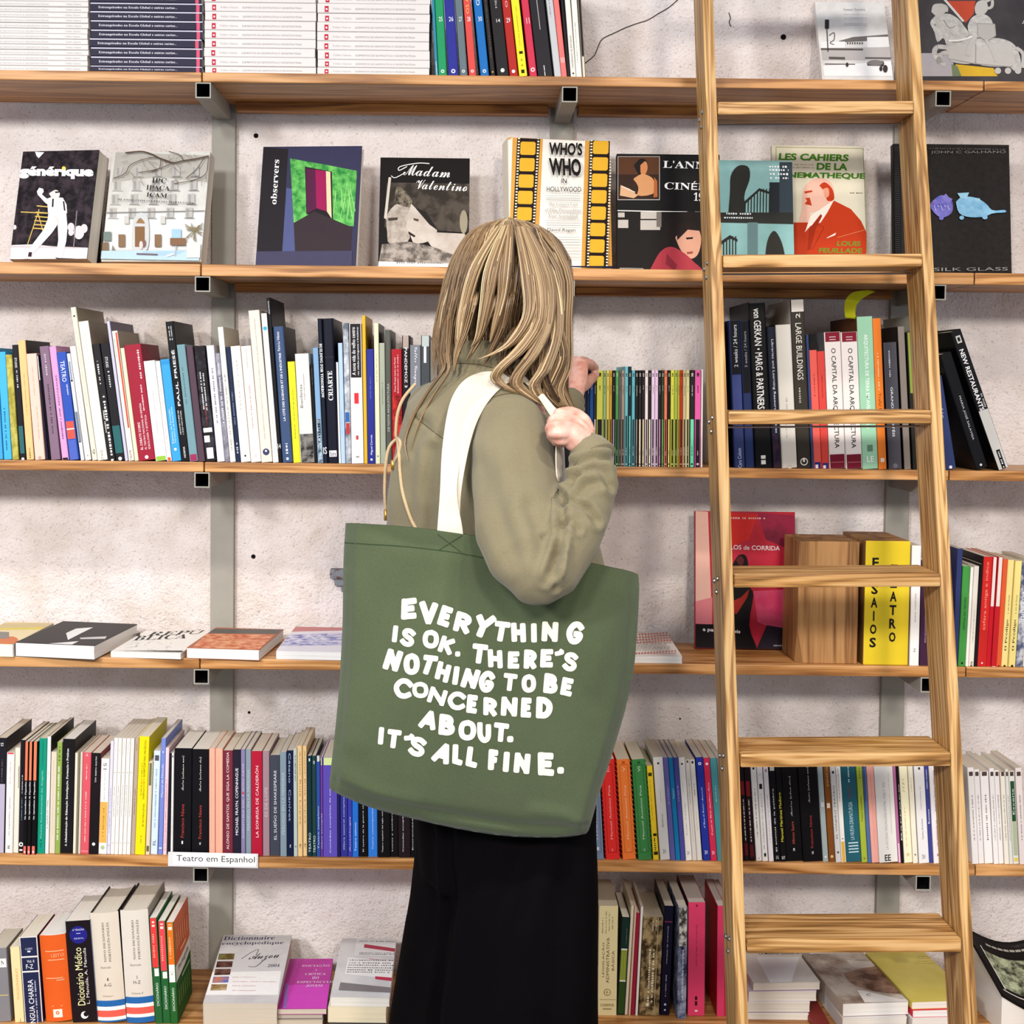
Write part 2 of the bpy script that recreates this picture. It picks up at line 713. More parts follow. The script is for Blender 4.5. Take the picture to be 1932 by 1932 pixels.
def ladder():
    pt, pb = P(1325, 0, 2.57), P(1389, 1932, 2.225)
    d = (pt - pb).normalized()
    base = pb + d * ((0.0 - pb.z) / d.z)
    ang = math.atan2(d.y, d.z)                      # lean towards the wall
    inner = .344
    wd, dep = .0200, .094
    ax = (Vector((1, 0, 0)) - d * d.x).normalized()
    ay = d.cross(ax)
    mw = Matrix.Translation(base) @ Matrix((ax, ay, d)).transposed().to_4x4()
    t = empty('library_ladder', mw)
    L = 2.62
    for k, x in enumerate((0, wd + inner)):
        bm = bmesh.new()
        box(bm, x, x + wd, 0, dep, .004, L, bevel=.004)
        r = obj('rail', bm, OAKZ, t)
    iv = mw.inverted()
    fronts = (192, 480, 775, 1082, 1420, 1770)
    rows = []
    for py in fronts:
        # ray onto the plane of the rail fronts
        x, z = onplane(1530, py, mw)
        rows.append(z)
    sp = rows[1] - rows[0]
    extra = [rows[-1] + (rows[-1] - rows[-2]), rows[-1] + 2 * (rows[-1] - rows[-2]), rows[0] + (rows[0] - rows[1])]
    for i, z in enumerate(rows + [e for e in extra if .15 < e < L - .1]):
        bm = bmesh.new()
        box(bm, wd + .0006, wd + inner - .0006, -.006, .107, -.0225, 0, bevel=.0035)
        tr = obj('tread', bm, OAKX, t)
        tr.location = (0, .0, z)
        tr.rotation_euler = (ang, 0, 0)
        rb = bmesh.new()
        tube_path(rb, [(wd + .001, .06, -.029), (wd + inner - .001, .06, -.029)], .0018, 8)
        obj('tie_rod', rb, STEEL, tr)
        for (yy, zz) in ((.03, -.012), (.062, -.02), (.04, -.036)):
            sb = bmesh.new()
            bmesh.ops.create_uvsphere(sb, u_segments=10, v_segments=6, radius=.0042, matrix=Matrix.Translation((-.0005, yy, zz)))
            obj('screw_head', sb, SCREW, tr)
    tag(t, 'leaning oak library ladder with flat treads in front of the shelves', 'ladder')


ladder()
# ------------------------------------------------------------------ person
from mathutils.bvhtree import BVHTree
from mathutils import noise as mnoise


def fuse(bm, voxel, smooth=4, fac=.5):
    """one continuous skin round overlapping closed volumes"""
    me = bpy.data.meshes.new('fuse')
    bm.to_mesh(me)
    bm.free()
    o = bpy.data.objects.new('fuse', me)
    COL.objects.link(o)
    r = o.modifiers.new('r', 'REMESH')
    r.mode = 'VOXEL'
    r.voxel_size = voxel
    r.use_smooth_shade = True
    s = o.modifiers.new('s', 'SMOOTH')
    s.factor = fac
    s.iterations = smooth
    dg = bpy.context.evaluated_depsgraph_get()
    out = bpy.data.meshes.new_from_object(o.evaluated_get(dg), depsgraph=dg)
    bpy.data.objects.remove(o)
    bpy.data.meshes.remove(me)
    out.polygons.foreach_set('use_smooth', [True] * len(out.polygons))
    return out


def tube_px(bm, pts, n=14):
    """limb through (px, py, depth, radius px)"""
    q = [(P(a, b, y), r * y / F_PX) for a, b, y, r in pts]
    # round the ends with two small extra rings
    c = [p for p, _ in q]
    rr = [r for _, r in q]
    d0 = (c[0] - c[1]).normalized()
    d1 = (c[-1] - c[-2]).normalized()
    c = [c[0] + d0 * rr[0] * .8, c[0] + d0 * rr[0] * .5] + c + [c[-1] + d1 * rr[-1] * .5, c[-1] + d1 * rr[-1] * .8]
    rr = [rr[0] * .45, rr[0] * .82] + rr + [rr[-1] * .82, rr[-1] * .45]
    tube_path(bm, c, rr, n)


def ellipsoid(bm, c, axes, rad, seg=20):
    m = Matrix.Identity(4)
    for i in range(3):
        for k in range(3):
            m[k][i] = axes[i][k] * rad[i]
        m[i][3] = c[i]
    bmesh.ops.create_uvsphere(bm, u_segments=seg, v_segments=seg // 2, radius=1, matrix=m)


def slices(bm, secs, shear=.3, n=36, sq=2.3):
    rings = []
    for py, xl, xr, yc, hd in secs:
        a, b = P(xl, py, yc), P(xr, py, yc)
        c = (a + b) / 2
        hw = (b.x - a.x) / 2
        ring = []
        for k in range(n):
            t = 2 * math.pi * k / n
            cx, sy = math.cos(t), math.sin(t)
            dx = hw * math.copysign(abs(cx) ** (2 / sq), cx)
            dy = hd * math.copysign(abs(sy) ** (2 / sq), sy)
            ring.append((c.x + dx, c.y + dy - shear * dx, c.z))
        rings.append(ring)
    ringloft(bm, rings)


def seg_dist(px, py, path):
    best = 1e9
    for (ax, ay), (bx, by) in zip(path, path[1:]):
        dx, dy = bx - ax, by - ay
        l = dx * dx + dy * dy or 1e-9
        t = max(0, min(1, ((px - ax) * dx + (py - ay) * dy) / l))
        d = math.hypot(px - ax - dx * t, py - ay - dy * t)
        if d < best:
            best = d
    return best


def crease(me, lines, wave=0.0, wscale=9, ymax=9):
    """press folds (path in photo pixels, half-width px, depth m) into the side that faces the camera"""
    me.update()
    eye = Vector((0, 0, ZC))
    nr = [v.normal.copy() for v in me.vertices]
    for i, v in enumerate(me.vertices):
        d = 0.0
        if wave:
            d += wave * mnoise.noise(v.co * wscale)
        facing = -(v.co - eye).normalized().dot(nr[i])
        if facing > .05 and v.co.y < ymax:
            px, py = proj(v.co)
            for path, s, dep, ya, yb in lines:
                if not ya <= v.co.y <= yb:
                    continue
                x0 = min(p[0] for p in path) - 4 * s
                x1 = max(p[0] for p in path) + 4 * s
                y0 = min(p[1] for p in path) - 4 * s
                y1 = max(p[1] for p in path) + 4 * s
                if x0 < px < x1 and y0 < py < y1:
                    q = seg_dist(px, py, path) / s
                    d += facing ** .3 * dep * (-math.exp(-q * q) + .55 * math.exp(-((q - 2.1) / .9) ** 2))
        v.co = v.co + nr[i] * d


def mat_cloth(name, hexc, hex2, scale=900, rough=.9, bump=.25, sheen=.15):
    m, nt, b, N, L = new_mat(name)
    tc = N('ShaderNodeTexCoord')
    n = N('ShaderNodeTexNoise')
    n.inputs['Scale'].default_value = scale
    n.inputs['Detail'].default_value = 2
    L(tc.outputs['Object'], n.inputs['Vector'])
    n2 = N('ShaderNodeTexNoise')
    n2.inputs['Scale'].default_value = 7
    n2.inputs['Detail'].default_value = 3
    L(tc.outputs['Object'], n2.inputs['Vector'])
    a = N('ShaderNodeMath')
    a.operation = 'MULTIPLY_ADD'
    a.inputs[1].default_value = .5
    L(n.outputs['Fac'], a.inputs[0])
    s = N('ShaderNodeMath')
    s.operation = 'MULTIPLY'
    s.inputs[1].default_value = .5
    L(n2.outputs['Fac'], s.inputs[0])
    L(s.outputs[0], a.inputs[2])
    cr = N('ShaderNodeValToRGB')
    cr.color_ramp.elements[0].position = .32
    cr.color_ramp.elements[0].color = (*lin(hexc), 1)
    cr.color_ramp.elements[1].position = .68
    cr.color_ramp.elements[1].color = (*lin(hex2), 1)
    L(a.outputs[0], cr.inputs['Fac'])
    L(cr.outputs['Color'], b.inputs['Base Color'])
    b.inputs['Roughness'].default_value = rough
    b.inputs['Specular IOR Level'].default_value = .15
    b.inputs['Sheen Weight'].default_value = sheen
    bp = N('ShaderNodeBump')
    bp.inputs['Strength'].default_value = bump
    bp.inputs['Distance'].default_value = .0006
    L(n.outputs['Fac'], bp.inputs['Height'])
    L(bp.outputs['Normal'], b.inputs['Normal'])
    return m


def mat_skin():
    m, nt, b, N, L = new_mat('skin')
    tc = N('ShaderNodeTexCoord')
    n = N('ShaderNodeTexNoise')
    n.inputs['Scale'].default_value = 45
    n.inputs['Detail'].default_value = 4
    L(tc.outputs['Object'], n.inputs['Vector'])
    cr = N('ShaderNodeValToRGB')
    cr.color_ramp.elements[0].position, cr.color_ramp.elements[0].color = .35, (*lin('d99a86'), 1)
    cr.color_ramp.elements[1].position, cr.color_ramp.elements[1].color = .62, (*lin('ecbfb0'), 1)
    L(n.outputs['Fac'], cr.inputs['Fac'])
    L(cr.outputs['Color'], b.inputs['Base Color'])
    b.inputs['Roughness'].default_value = .5
    b.inputs['Subsurface Weight'].default_value = .15
    b.inputs['Subsurface Radius'].default_value = (.01, .004, .002)
    return m


SKIN = mat_skin()
FABRIC = mat_cloth('olive_twill', '7c735b', '8d856c', 700)
BLACKCLOTH = mat_cloth('black_crepe', '0a080a', '100d10', 500, sheen=.0)
BLACKCLOTH.node_tree.nodes['Principled BSDF'].inputs['Specular IOR Level'].default_value = .04
SHIRT = mat_cloth('black_jersey', '0c0b0c', '151314', 900)
CORDM = mat_cloth('cotton_cord', 'b89f7c', 'd0ba97', 400)
LEATHER = mat('1a1717', .45, .1, 30)

YB = 2.20
PERSON = empty('person', Matrix.Translation((P(940, 1300, YB).x, YB, 0)))
PINV = PERSON.matrix_world.inverted()


def wear(name, me, mats, parent=None):
    """link a mesh made in world space under the person"""
    if isinstance(me, bmesh.types.BMesh):
        bm = me
        me = bpy.data.meshes.new(name)
        bm.normal_update()
        bm.to_mesh(me)
        bm.free()
        me.polygons.foreach_set('use_smooth', [True] * len(me.polygons))
    me.name = name
    me.transform(PINV)
    return link(name, me, parent or PERSON, mats if isinstance(mats, (list, tuple)) else [mats])


# --- body: head, neck, trunk, arms with hands, legs and feet in one skin
HC = P(958, 538, YB)
fw = Vector((.60, .80, -.12)).normalized()
rt = Vector((.80, -.60, 0)).normalized()
up = rt.cross(fw).normalized()
bm = bmesh.new()
ellipsoid(bm, HC + up * .006, (rt, fw, up), (.070, .084, .080))
ellipsoid(bm, HC + fw * .040 - up * .052, (rt, fw, up), (.052, .055, .062))
ellipsoid(bm, HC + fw * .072 - up * .100, (rt, fw, up), (.022, .020, .016))
tube_path(bm, [HC + fw * .088 - up * .012, HC + fw * .099 - up * .032, HC + fw * .108 - up * .049, HC + fw * .094 - up * .056], [.006, .008, .011, .009], 10)
for s in (-1, 1):
    ellipsoid(bm, HC + rt * s * .075 - up * .028 - fw * .005, (rt, fw, up), (.009, .020, .030), 14)
    ellipsoid(bm, HC + rt * s * .030 + fw * .078 - up * .002, (rt, fw, up), (.018, .012, .008), 12)
    ellipsoid(bm, HC + rt * s * .034 + fw * .066 - up * .046, (rt, fw, up), (.020, .018, .018), 12)
for dz, r in ((-.072, .006), (-.081, .007)):
    tube_path(bm, [HC + rt * -.02 + fw * .086 + up * dz, HC + fw * .094 + up * dz, HC + rt * .02 + fw * .086 + up * dz], [.003, r, .003], 8)
tube_path(bm, [HC - up * .03 - fw * .012, P(938, 650, YB), P(925, 720, YB + .01)], [.050, .050, .058], 16)
slices(bm, [(715, 850, 1000, YB, .06), (760, 800, 1020, YB, .085), (860, 785, 1030, YB, .10), (1000, 790, 1060, YB, .095), (1150, 800, 1080, YB, .10), (1330, 815, 1085, YB, .095), (1480, 845, 1065, YB, .085)])
# near (right) arm
tube_px(bm, [(985, 778, 2.12, 45), (990, 900, 2.02, 42), (1012, 1060, 1.92, 30), (1022, 1085, 1.908, 28)])
tube_px(bm, [(1022, 1085, 1.908, 28), (1085, 990, 1.95, 26), (1112, 890, 1.985, 25), (1108, 845, 2.0, 22)])
# far (left) arm
tube_px(bm, [(815, 775, 2.30, 42), (880, 860, 2.37, 38), (945, 935, 2.42, 34)])
tube_px(bm, [(945, 935, 2.42, 34), (1010, 850, 2.48, 30), (1070, 768, 2.53, 24), (1083, 748, 2.545, 20)])


def finger(pts, r0, r1):
    q = [P(*p) for p in pts]
    s = spline(q, 13)
    n = len(s)
    tube_path(bm, [Vector(p) for p in s] + [Vector(s[-1]) + (Vector(s[-1]) - Vector(s[-2])) * .55],
              [r0 + (r1 - r0) * k / (n - 1) + (.0007 if k in (4, 8) else 0) for k in range(n)] + [r1 * .55], 10)


# right hand closed round the strap
WR = (1108, 840, 2.0)
for mcp in ((1086, 796, 2.010), (1077, 806, 1.988), (1072, 819, 1.978), (1072, 832, 1.984)):
    tube_path(bm, [P(*WR), P((WR[0] + mcp[0]) / 2, (WR[1] + mcp[1]) / 2, (WR[2] + mcp[2]) / 2), P(*mcp)], [.0165, .0160, .0108], 12)
finger([(1086, 796, 2.010), (1064, 790, 1.996), (1047, 791, 1.996), (1042, 798, 2.022), (1054, 803, 2.040)], .0100, .0070)
finger([(1077, 806, 1.988), (1056, 803, 1.972), (1041, 804, 1.978), (1040, 811, 2.010), (1054, 815, 2.034)], .0098, .0070)
finger([(1072, 819, 1.978), (1054, 817, 1.966), (1042, 818, 1.976), (1043, 824, 2.008), (1056, 827, 2.030)], .0092, .0066)
finger([(1072, 832, 1.984), (1059, 830, 1.974), (1050, 830, 1.982), (1051, 835, 2.008), (1061, 838, 2.024)], .0082, .0058)
finger([(1108, 818, 2.01), (1104, 800, 2.024), (1090, 784, 2.028), (1070, 778, 2.020), (1050, 781, 2.010)], .0120, .0076)
# left hand hooked over the top of the thin magazines
WL = (1083, 746, 2.548)
for mcp in ((1099, 688, 2.602), (1091, 683, 2.615), (1083, 682, 2.626), (1075, 686, 2.634)):
    tube_path(bm, [P(*WL), P((WL[0] + mcp[0]) / 2, (WL[1] + mcp[1]) / 2 + 2, (WL[2] + mcp[2]) / 2), P(*mcp)], [.0175, .0170, .0112], 12)
finger([(1099, 688, 2.602), (1110, 686, 2.630), (1118, 690, 2.668), (1122, 694, 2.698), (1124, 698, 2.704)], .0100, .0074)
finger([(1091, 683, 2.615), (1101, 682, 2.650), (1110, 686, 2.690), (1115, 691, 2.718), (1116, 694, 2.724)], .0102, .0074)
finger([(1083, 682, 2.626), (1092, 682, 2.660), (1102, 687, 2.700), (1107, 692, 2.722), (1108, 694, 2.728)], .0098, .0072)
finger([(1075, 686, 2.634), (1083, 686, 2.662), (1092, 690, 2.695), (1098, 693, 2.715), (1099, 695, 2.722)], .0088, .0066)
finger([(1088, 734, 2.560), (1100, 728, 2.592), (1111, 719, 2.640), (1119, 711, 2.675), (1124, 706, 2.694)], .0128, .0080)
# legs
for side, xs in (('left', ((885, 1480, 2.24, 56), (868, 1700, 2.27, 48), (850, 1932, 2.28, 42), (830, 2250, 2.28, 36), (818, 2490, 2.29, 30))),
                 ('right', ((1015, 1480, 2.19, 60), (1005, 1700, 2.16, 54), (995, 1932, 2.14, 48), (990, 2300, 2.12, 40), (988, 2545, 2.12, 31)))):
    tube_px(bm, xs)
body_me = fuse(bm, .0026, 2)
BODY = wear('body', body_me, SKIN)
for s in (-1, 1):
    b = bmesh.new()
    ellipsoid(b, HC + rt * s * .030 + fw * .0795 - up * .014, (rt, fw, up), (.0125, .0115, .0085), 14)
    e = wear('eye', b, mat('e9e6e2', .2))
    b = bmesh.new()
    ellipsoid(b, HC + rt * s * .030 + fw * .0900 - up * .014, (rt, fw, up), (.0055, .0022, .0055), 12)
    wear('iris', b, mat('5b4630', .2), e)
b = bmesh.new()
tube_path(b, [HC + rt * -.021 + fw * .0885 - up * .076, HC + rt * -.008 + fw * .0985 - up * .0745, HC + rt * .008 + fw * .0985 - up * .0745, HC + rt * .021 + fw * .0885 - up * .076], [.002, .0042, .0042, .002], 8)
wear('lips', b, mat('b5605a', .45))
# nails of the visible thumb and forefinger
for pts in (((1125, 702.5, 2.6865), (1121, 706, 2.678)),):
    b = bmesh.new()
    a, c = P(*pts[0]), P(*pts[1])
    ellipsoid(b, (a + c) / 2 + Vector((0, -.004, .003)), ((a - c).normalized(), Vector((0, 1, 0)), Vector((0, 0, 1))), (.0055, .003, .004), 10)
    wear('thumbnail', b, mat('f0cfc4', .25))

# --- trousers
b = bmesh.new()
slices(b, [(1335, 775, 1118, YB, .105), (1450, 770, 1122, YB, .11), (1560, 784, 1120, YB, .115), (1660, 790, 1118, YB, .12)], shear=.15)
slices(b, [(1480, 838, 1118, 2.19, .09), (1600, 845, 1121, 2.17, .11), (1700, 850, 1123, 2.15, .13), (1830, 838, 1126, 2.14, .14), (1932, 824, 1127, 2.14, .145), (2150, 800, 1136, 2.14, .15), (2380, 790, 1140, 2.14, .155)], shear=.15, sq=2.2)
slices(b, [(1480, 780, 960, 2.27, .09), (1600, 782, 960, 2.27, .11), (1700, 772, 950, 2.28, .12), (1830, 751, 940, 2.29, .125), (1932, 734, 930, 2.29, .13), (2150, 708, 930, 2.29, .14), (2370, 690, 930, 2.29, .145)], shear=.1, sq=2.2)
trm = fuse(b, .007, 14)
crease(trm, [([(848, 1560), (846, 1620), (856, 1700), (850, 1780), (834, 1870), (822, 1950)], 9, .012, 0, 3),
             ([(990, 1600), (958, 1700), (915, 1800), (880, 1950)], 26, .010, 0, 3),
             ([(1075, 1560), (1060, 1750), (1040, 1950)], 26, .006, 0, 3),
             ([(815, 1580), (800, 1740), (770, 1950)], 18, .006, 0, 3)], wave=.003, wscale=5)
wear('trousers', trm, BLACKCLOTH)
for nm, c in (('left', P(815, 2520, 2.30)), ('right', P(985, 2560, 2.13))):
    b = bmesh.new()
    f2 = Vector((.6, .8, 0)).normalized()
    r2 = Vector((.8, -.6, 0))
    rings = []
    for t, hw, h in ((-.075, .022, .05), (-.06, .034, .085), (-.02, .037, .095), (.04, .039, .075), (.10, .046, .055), (.15, .043, .045), (.185, .028, .034), (.198, .012, .022)):
        base = Vector((c.x, c.y, 0)) + f2 * t
        rings.append([tuple(base + r2 * (hw * math.cos(a)) + Vector((0, 0, max(0.001, .012 + h * math.sin(a) if math.sin(a) > 0 else .001 + .011 * (1 + math.sin(a)))))) for a in (2 * math.pi * k / 16 for k in range(16))])
    ringloft(b, rings)
    wear('shoe', b, LEATHER)

# --- shirt front glimpsed behind the strap
b = bmesh.new()
slices(b, [(790, 960, 1062, 2.19, .06), (850, 960, 1080, 2.19, .08), (930, 960, 1096, 2.19, .09), (1010, 960, 1120, 2.19, .09), (1100, 960, 1124, 2.19, .09)])
wear('shirt', b, SHIRT)

# --- jacket
b = bmesh.new()
slices(b, [(676, 872, 978, YB, .052), (692, 858, 992, YB, .066), (708, 832, 1004, YB, .082), (732, 796, 1012, YB, .098), (765, 768, 1022, YB, .112), (830, 749, 1030, YB, .125),
           (880, 738, 1038, YB, .13), (940, 729, 1052, YB, .133), (1000, 727, 1120, YB, .135), (1070, 727, 1139, YB, .128), (1200, 735, 1139, YB, .12), (1420, 752, 1128, YB, .122)], shear=.22)
# collar
tube_rings = []
for py, xl, xr, hd in ((712, 845, 1002, .078), (690, 842, 998, .078), (668, 838, 990, .074), (648, 838, 982, .070), (641, 846, 972, .064)):
    tube_rings.append((py, xl, xr, YB - .004, hd))
slices(b, tube_rings, shear=.2)
tube_px(b, [(962, 782, 2.125, 68), (968, 850, 2.07, 78), (974, 920, 2.02, 84), (982, 1000, 1.965, 86), (1000, 1056, 1.925, 76), (1014, 1092, 1.908, 56)], 18)
tube_px(b, [(1020, 1098, 1.905, 48), (1034, 1082, 1.905, 58), (1072, 1020, 1.93, 60), (1104, 955, 1.955, 52), (1118, 900, 1.975, 48), (1114, 866, 1.99, 42), (1106, 842, 2.0, 32)], 18)
tube_px(b, [(820, 772, 2.29, 55), (870, 850, 2.36, 52), (945, 935, 2.42, 48)], 16)
tube_px(b, [(945, 935, 2.42, 48), (1010, 852, 2.48, 44), (1058, 785, 2.525, 36), (1074, 762, 2.538, 30), (1077, 757, 2.541, 29)], 16)
jm = fuse(b, .0042, 4)
A0, A1 = 0, 2.06       # creases on the near sleeve only
crease(jm, [
    ([(1060, 935), (1062, 990), (1056, 1023), (1047, 1049), (1041, 1082)], 7, 0.0128, A0, A1),
    ([(1056, 1030), (1042, 1066), (1030, 1096)], 6, 0.0096, A0, A1),
    ([(1054, 1040), (1050, 1080), (1046, 1108)], 5, 0.0080, A0, A1),
    ([(1063, 985), (1050, 1000), (1030, 1012)], 6, 0.0064, A0, A1),
    ([(1062, 986), (1076, 985), (1090, 1000)], 5, 0.0080, A0, A1),
    ([(1060, 946), (1086, 950), (1110, 962), (1124, 985)], 6, 0.0112, A0, A1),
    ([(1078, 878), (1100, 868), (1120, 862), (1146, 864), (1166, 872)], 6, 0.0128, A0, A1),
    ([(1074, 908), (1099, 888), (1126, 879), (1140, 895), (1150, 920)], 6, 0.0112, A0, A1),
    ([(1060, 946), (1075, 925), (1088, 898)], 5, 0.0096, A0, A1),
    ([(1092, 935), (1110, 915), (1130, 912)], 7, 0.0064, A0, A1),
    ([(905, 880), (935, 960), (960, 1040)], 22, 0.0064, A0, A1),
    ([(1000, 960), (1020, 1000), (1030, 1050)], 16, 0.0064, A0, A1),
    # seams
    ([(905, 775), (915, 760), (940, 746), (968, 742), (993, 746), (1016, 760), (1033, 780)], 4.5, .004, A0, 2.3),
    ([(784, 785), (795, 796), (831, 824)], 4, .003, 2.0, 2.3),
    ([(831, 824), (852, 832)], 4, .003, 2.0, 2.3),
    ([(846, 688), (870, 686), (912, 690), (960, 702)], 5, .005, 2.0, 2.3),
    ([(800, 800), (778, 850), (772, 930), (775, 1000)], 12, .006, 2.0, 2.4),
    ([(815, 850), (805, 920), (812, 1000)], 10, .005, 2.0, 2.4),
    ([(760, 880), (752, 940), (755, 990)], 8, .004, 2.0, 2.4),
    ([(905, 700), (885, 740), (862, 790)], 12, .004, 2.0, 2.3),
], wave=.0022, wscale=13)
b = bmesh.new()
b.from_mesh(jm)
for _ in range(2):
    bmesh.ops.smooth_vert(b, verts=b.verts, factor=.45, use_axis_x=True, use_axis_y=True, use_axis_z=True)
b.to_mesh(jm)
b.free()
JBVH = BVHTree.FromPolygons([v.co.copy() for v in jm.vertices], [tuple(p.vertices) for p in jm.polygons])
JACKET = wear('jacket', jm, FABRIC)


def over_jacket(px, py, ymax, gap=.004):
    """depth of a point just proud of the jacket on this sight line"""
    d = ray(px, py).normalized()
    h = JBVH.ray_cast(Vector((0, 0, ZC)), d)
    return min(ymax, h[0].y - gap) if h[0] is not None else ymax


# cuff bands
for pts, nm in ((((1122, 868, 1.985, 45.5), (1107, 845, 1.998, 36.5)), 'near'), (((1066, 774, 2.531, 35.5), (1076, 759, 2.540, 31.5)), 'far')):
    b = bmesh.new()
    q = [(P(a, c, y), r * y / F_PX) for a, c, y, r in pts]
    d = (q[1][0] - q[0][0])
    tube_path(b, [q[0][0], q[0][0] + d * .1, q[1][0], q[1][0] + d * .06], [q[0][1] - .001, q[0][1], q[1][1], q[1][1] - .002], 24)
    wear('cuff', b, FABRIC, JACKET)

# drawcords with metal tips
for path, r in (([(784, 724), (761, 752), (750, 782), (747, 816), (749, 828)], .0026),
                ([(749, 828), (738, 838), (731, 855), (727, 891), (726, 930), (728, 962)], .0026),
                ([(749, 826), (756, 836), (752, 856), (744, 872), (742, 880)], .0026),
                ([(750, 827), (753, 855), (755, 891), (759, 925), (767, 955), (777, 982), (787, 1000)], .0026)):
    b = bmesh.new()
    s = spline(path, 30)
    tube_path(b, [P(x, y, over_jacket(x, y, 2.22, .003)) for x, y in s], r, 8)
    wear('drawcord', b, CORDM, JACKET)
for (x, y0, y1) in ((728, 962, 982), (741, 868, 886)):
    b = bmesh.new()
    yy = min(over_jacket(x, y0, 2.22), over_jacket(x, y1, 2.22))
    tube_path(b, [P(x, y0, yy), P(x + 1, y1, yy)], .0036, 10)
    wear('cord_tip', b, BRASSY, JACKET)
# stitched seam along the yoke and armhole
SEAM = mat_cloth('olive_seam', '585039', '6a6149', 700)
for path in ([(784, 785), (795, 796), (831, 824), (838, 827)], [(918, 757), (932, 749), (952, 744), (970, 743), (993, 747), (1016, 760), (1030, 777)],
             [(852, 686), (872, 685), (905, 688), (930, 694)], [(857, 684), (840, 700), (812, 722)]):
    b = bmesh.new()
    tube_path(b, [P(x, y, over_jacket(x, y, 2.3, -.0002)) for x, y in spline(path, 40)], .0011, 6)
    wear('seam', b, SEAM, JACKET)

# --- hair
def mat_hair():
    m, nt, bb, N, L = new_mat('dark_blond_hair')
    at = N('ShaderNodeAttribute')
    at.attribute_name = 'tone'
    cr = N('ShaderNodeValToRGB')
    e = cr.color_ramp.elements
    e[0].position, e[0].color = 0.0, (*lin('3d2d1e'), 1)
    e[1].position, e[1].color = 1.0, (*lin('e2cfa8'), 1)
    for p, c in ((.3, '705840'), (.55, '967b5c'), (.8, 'bda27b')):
        k = e.new(p)
        k.color = (*lin(c), 1)
    L(at.outputs['Fac'], cr.inputs['Fac'])
    L(cr.outputs['Color'], bb.inputs['Base Color'])
    bb.inputs['Roughness'].default_value = .42
    bb.inputs['Specular IOR Level'].default_value = .45
    bb.inputs['Anisotropic'].default_value = .5
    return m


HAIRM = mat_hair()
hr = random.Random(11)
HV, HF, HT = [], [], []


def strand(pts, r, tone):
    n = len(pts)
    base = len(HV)
    prev = None
    for i, p in enumerate(pts):
        t = Vector(pts[min(i + 1, n - 1)]) - Vector(pts[max(i - 1, 0)])
        t = t.normalized() if t.length > 1e-9 else Vector((0, 0, -1))
        if prev is None:
            prev = t.orthogonal()
        prev = (prev - t * prev.dot(t)).normalized()
        bi = t.cross(prev)
        u = i / (n - 1)
        rad = r * (.65 + .35 * min(1, u * 6)) * (1 - max(0, (u - .72) / .28) ** 2 * .85)
        for a in (0, 2.094, 4.189):
            HV.append(tuple(Vector(p) + (prev * math.cos(a) + bi * math.sin(a)) * rad))
            HT.append(tone)
    for i in range(n - 1):
        for k in range(3):
            HF.append((base + i * 3 + k, base + i * 3 + (k + 1) % 3, base + i * 3 + 3 + (k + 1) % 3, base + i * 3 + 3 + k))


def lock(guide, count, r=.0011, spread=1.0, tone=.5, tv=.25, taper=.35, n=22):
    """strands gathered round a guide: (px, py, depth, radius px)"""
    if guide[0][1] > 500:
        guide = [(guide[0][0], guide[0][1] - 12, guide[0][2] + .06, guide[0][3] * .25)] + list(guide)
    g = spline(guide, n)
    cs = [P(a, b, y) for a, b, y, _ in g]
    rs = [max(.5, q) * y / F_PX * spread for _, _, y, q in g]
    for _ in range(count):
        a, q = hr.uniform(0, 6.283), math.sqrt(hr.random())
        fr = hr.uniform(-.5, .5)
        end = n if hr.random() < .6 else hr.randint(int(n * .75), n)
        tn = min(1, max(0, hr.gauss(tone, tv)))
        wv, wp = hr.uniform(0, .35), hr.uniform(0, 6.28)
        pts = []
        for i in range(end):
            u = i / (n - 1)
            aa = a + fr * u
            k = q * (1 - taper * u) + wv * math.sin(wp + u * 5) * .35
            pts.append(cs[i] + Vector((math.cos(aa), math.sin(aa) * .8, math.sin(aa + 1.0) * .25)) * rs[i] * k)
        strand(pts, r * hr.uniform(.7, 1.25), tn)


# cap of hair over the skull: fall lines by direction round the head (degrees: 0 = +x, 90 = towards camera)
EDGE_L = [(410, 958), (418, 925), (430, 898), (450, 878), (490, 856), (530, 843), (580, 831), (620, 824), (660, 820), (700, 822), (760, 826)]
EDGE_R = [(410, 962), (418, 1000), (430, 1028), (450, 1052), (490, 1073), (530, 1075), (580, 1070), (620, 1066), (660, 1067), (700, 1067), (760, 1068)]
HD = [(410, .004), (418, .035), (430, .055), (450, .076), (490, .098), (530, .106), (580, .104), (620, .096), (660, .086), (700, .082), (760, .08)]


def cap_pt(phi, py, k=1.0):
    l, r = interp(EDGE_L, py), interp(EDGE_R, py)
    c = P((l + r) / 2, py, YB)
    hw = (r - l) / 2 * YB / F_PX * k
    a = math.radians(phi)
    return c + Vector((hw * math.cos(a), -interp(HD, py) * k * math.sin(a) + .012, 0))


def end_py(phi):
    return interp([(-90, 640), (-60, 690), (-20, 760), (0, 770), (25, 762), (45, 745), (60, 712), (75, 668), (90, 640), (110, 652), (130, 664), (150, 684), (175, 704), (200, 690), (240, 660), (270, 640)], phi)


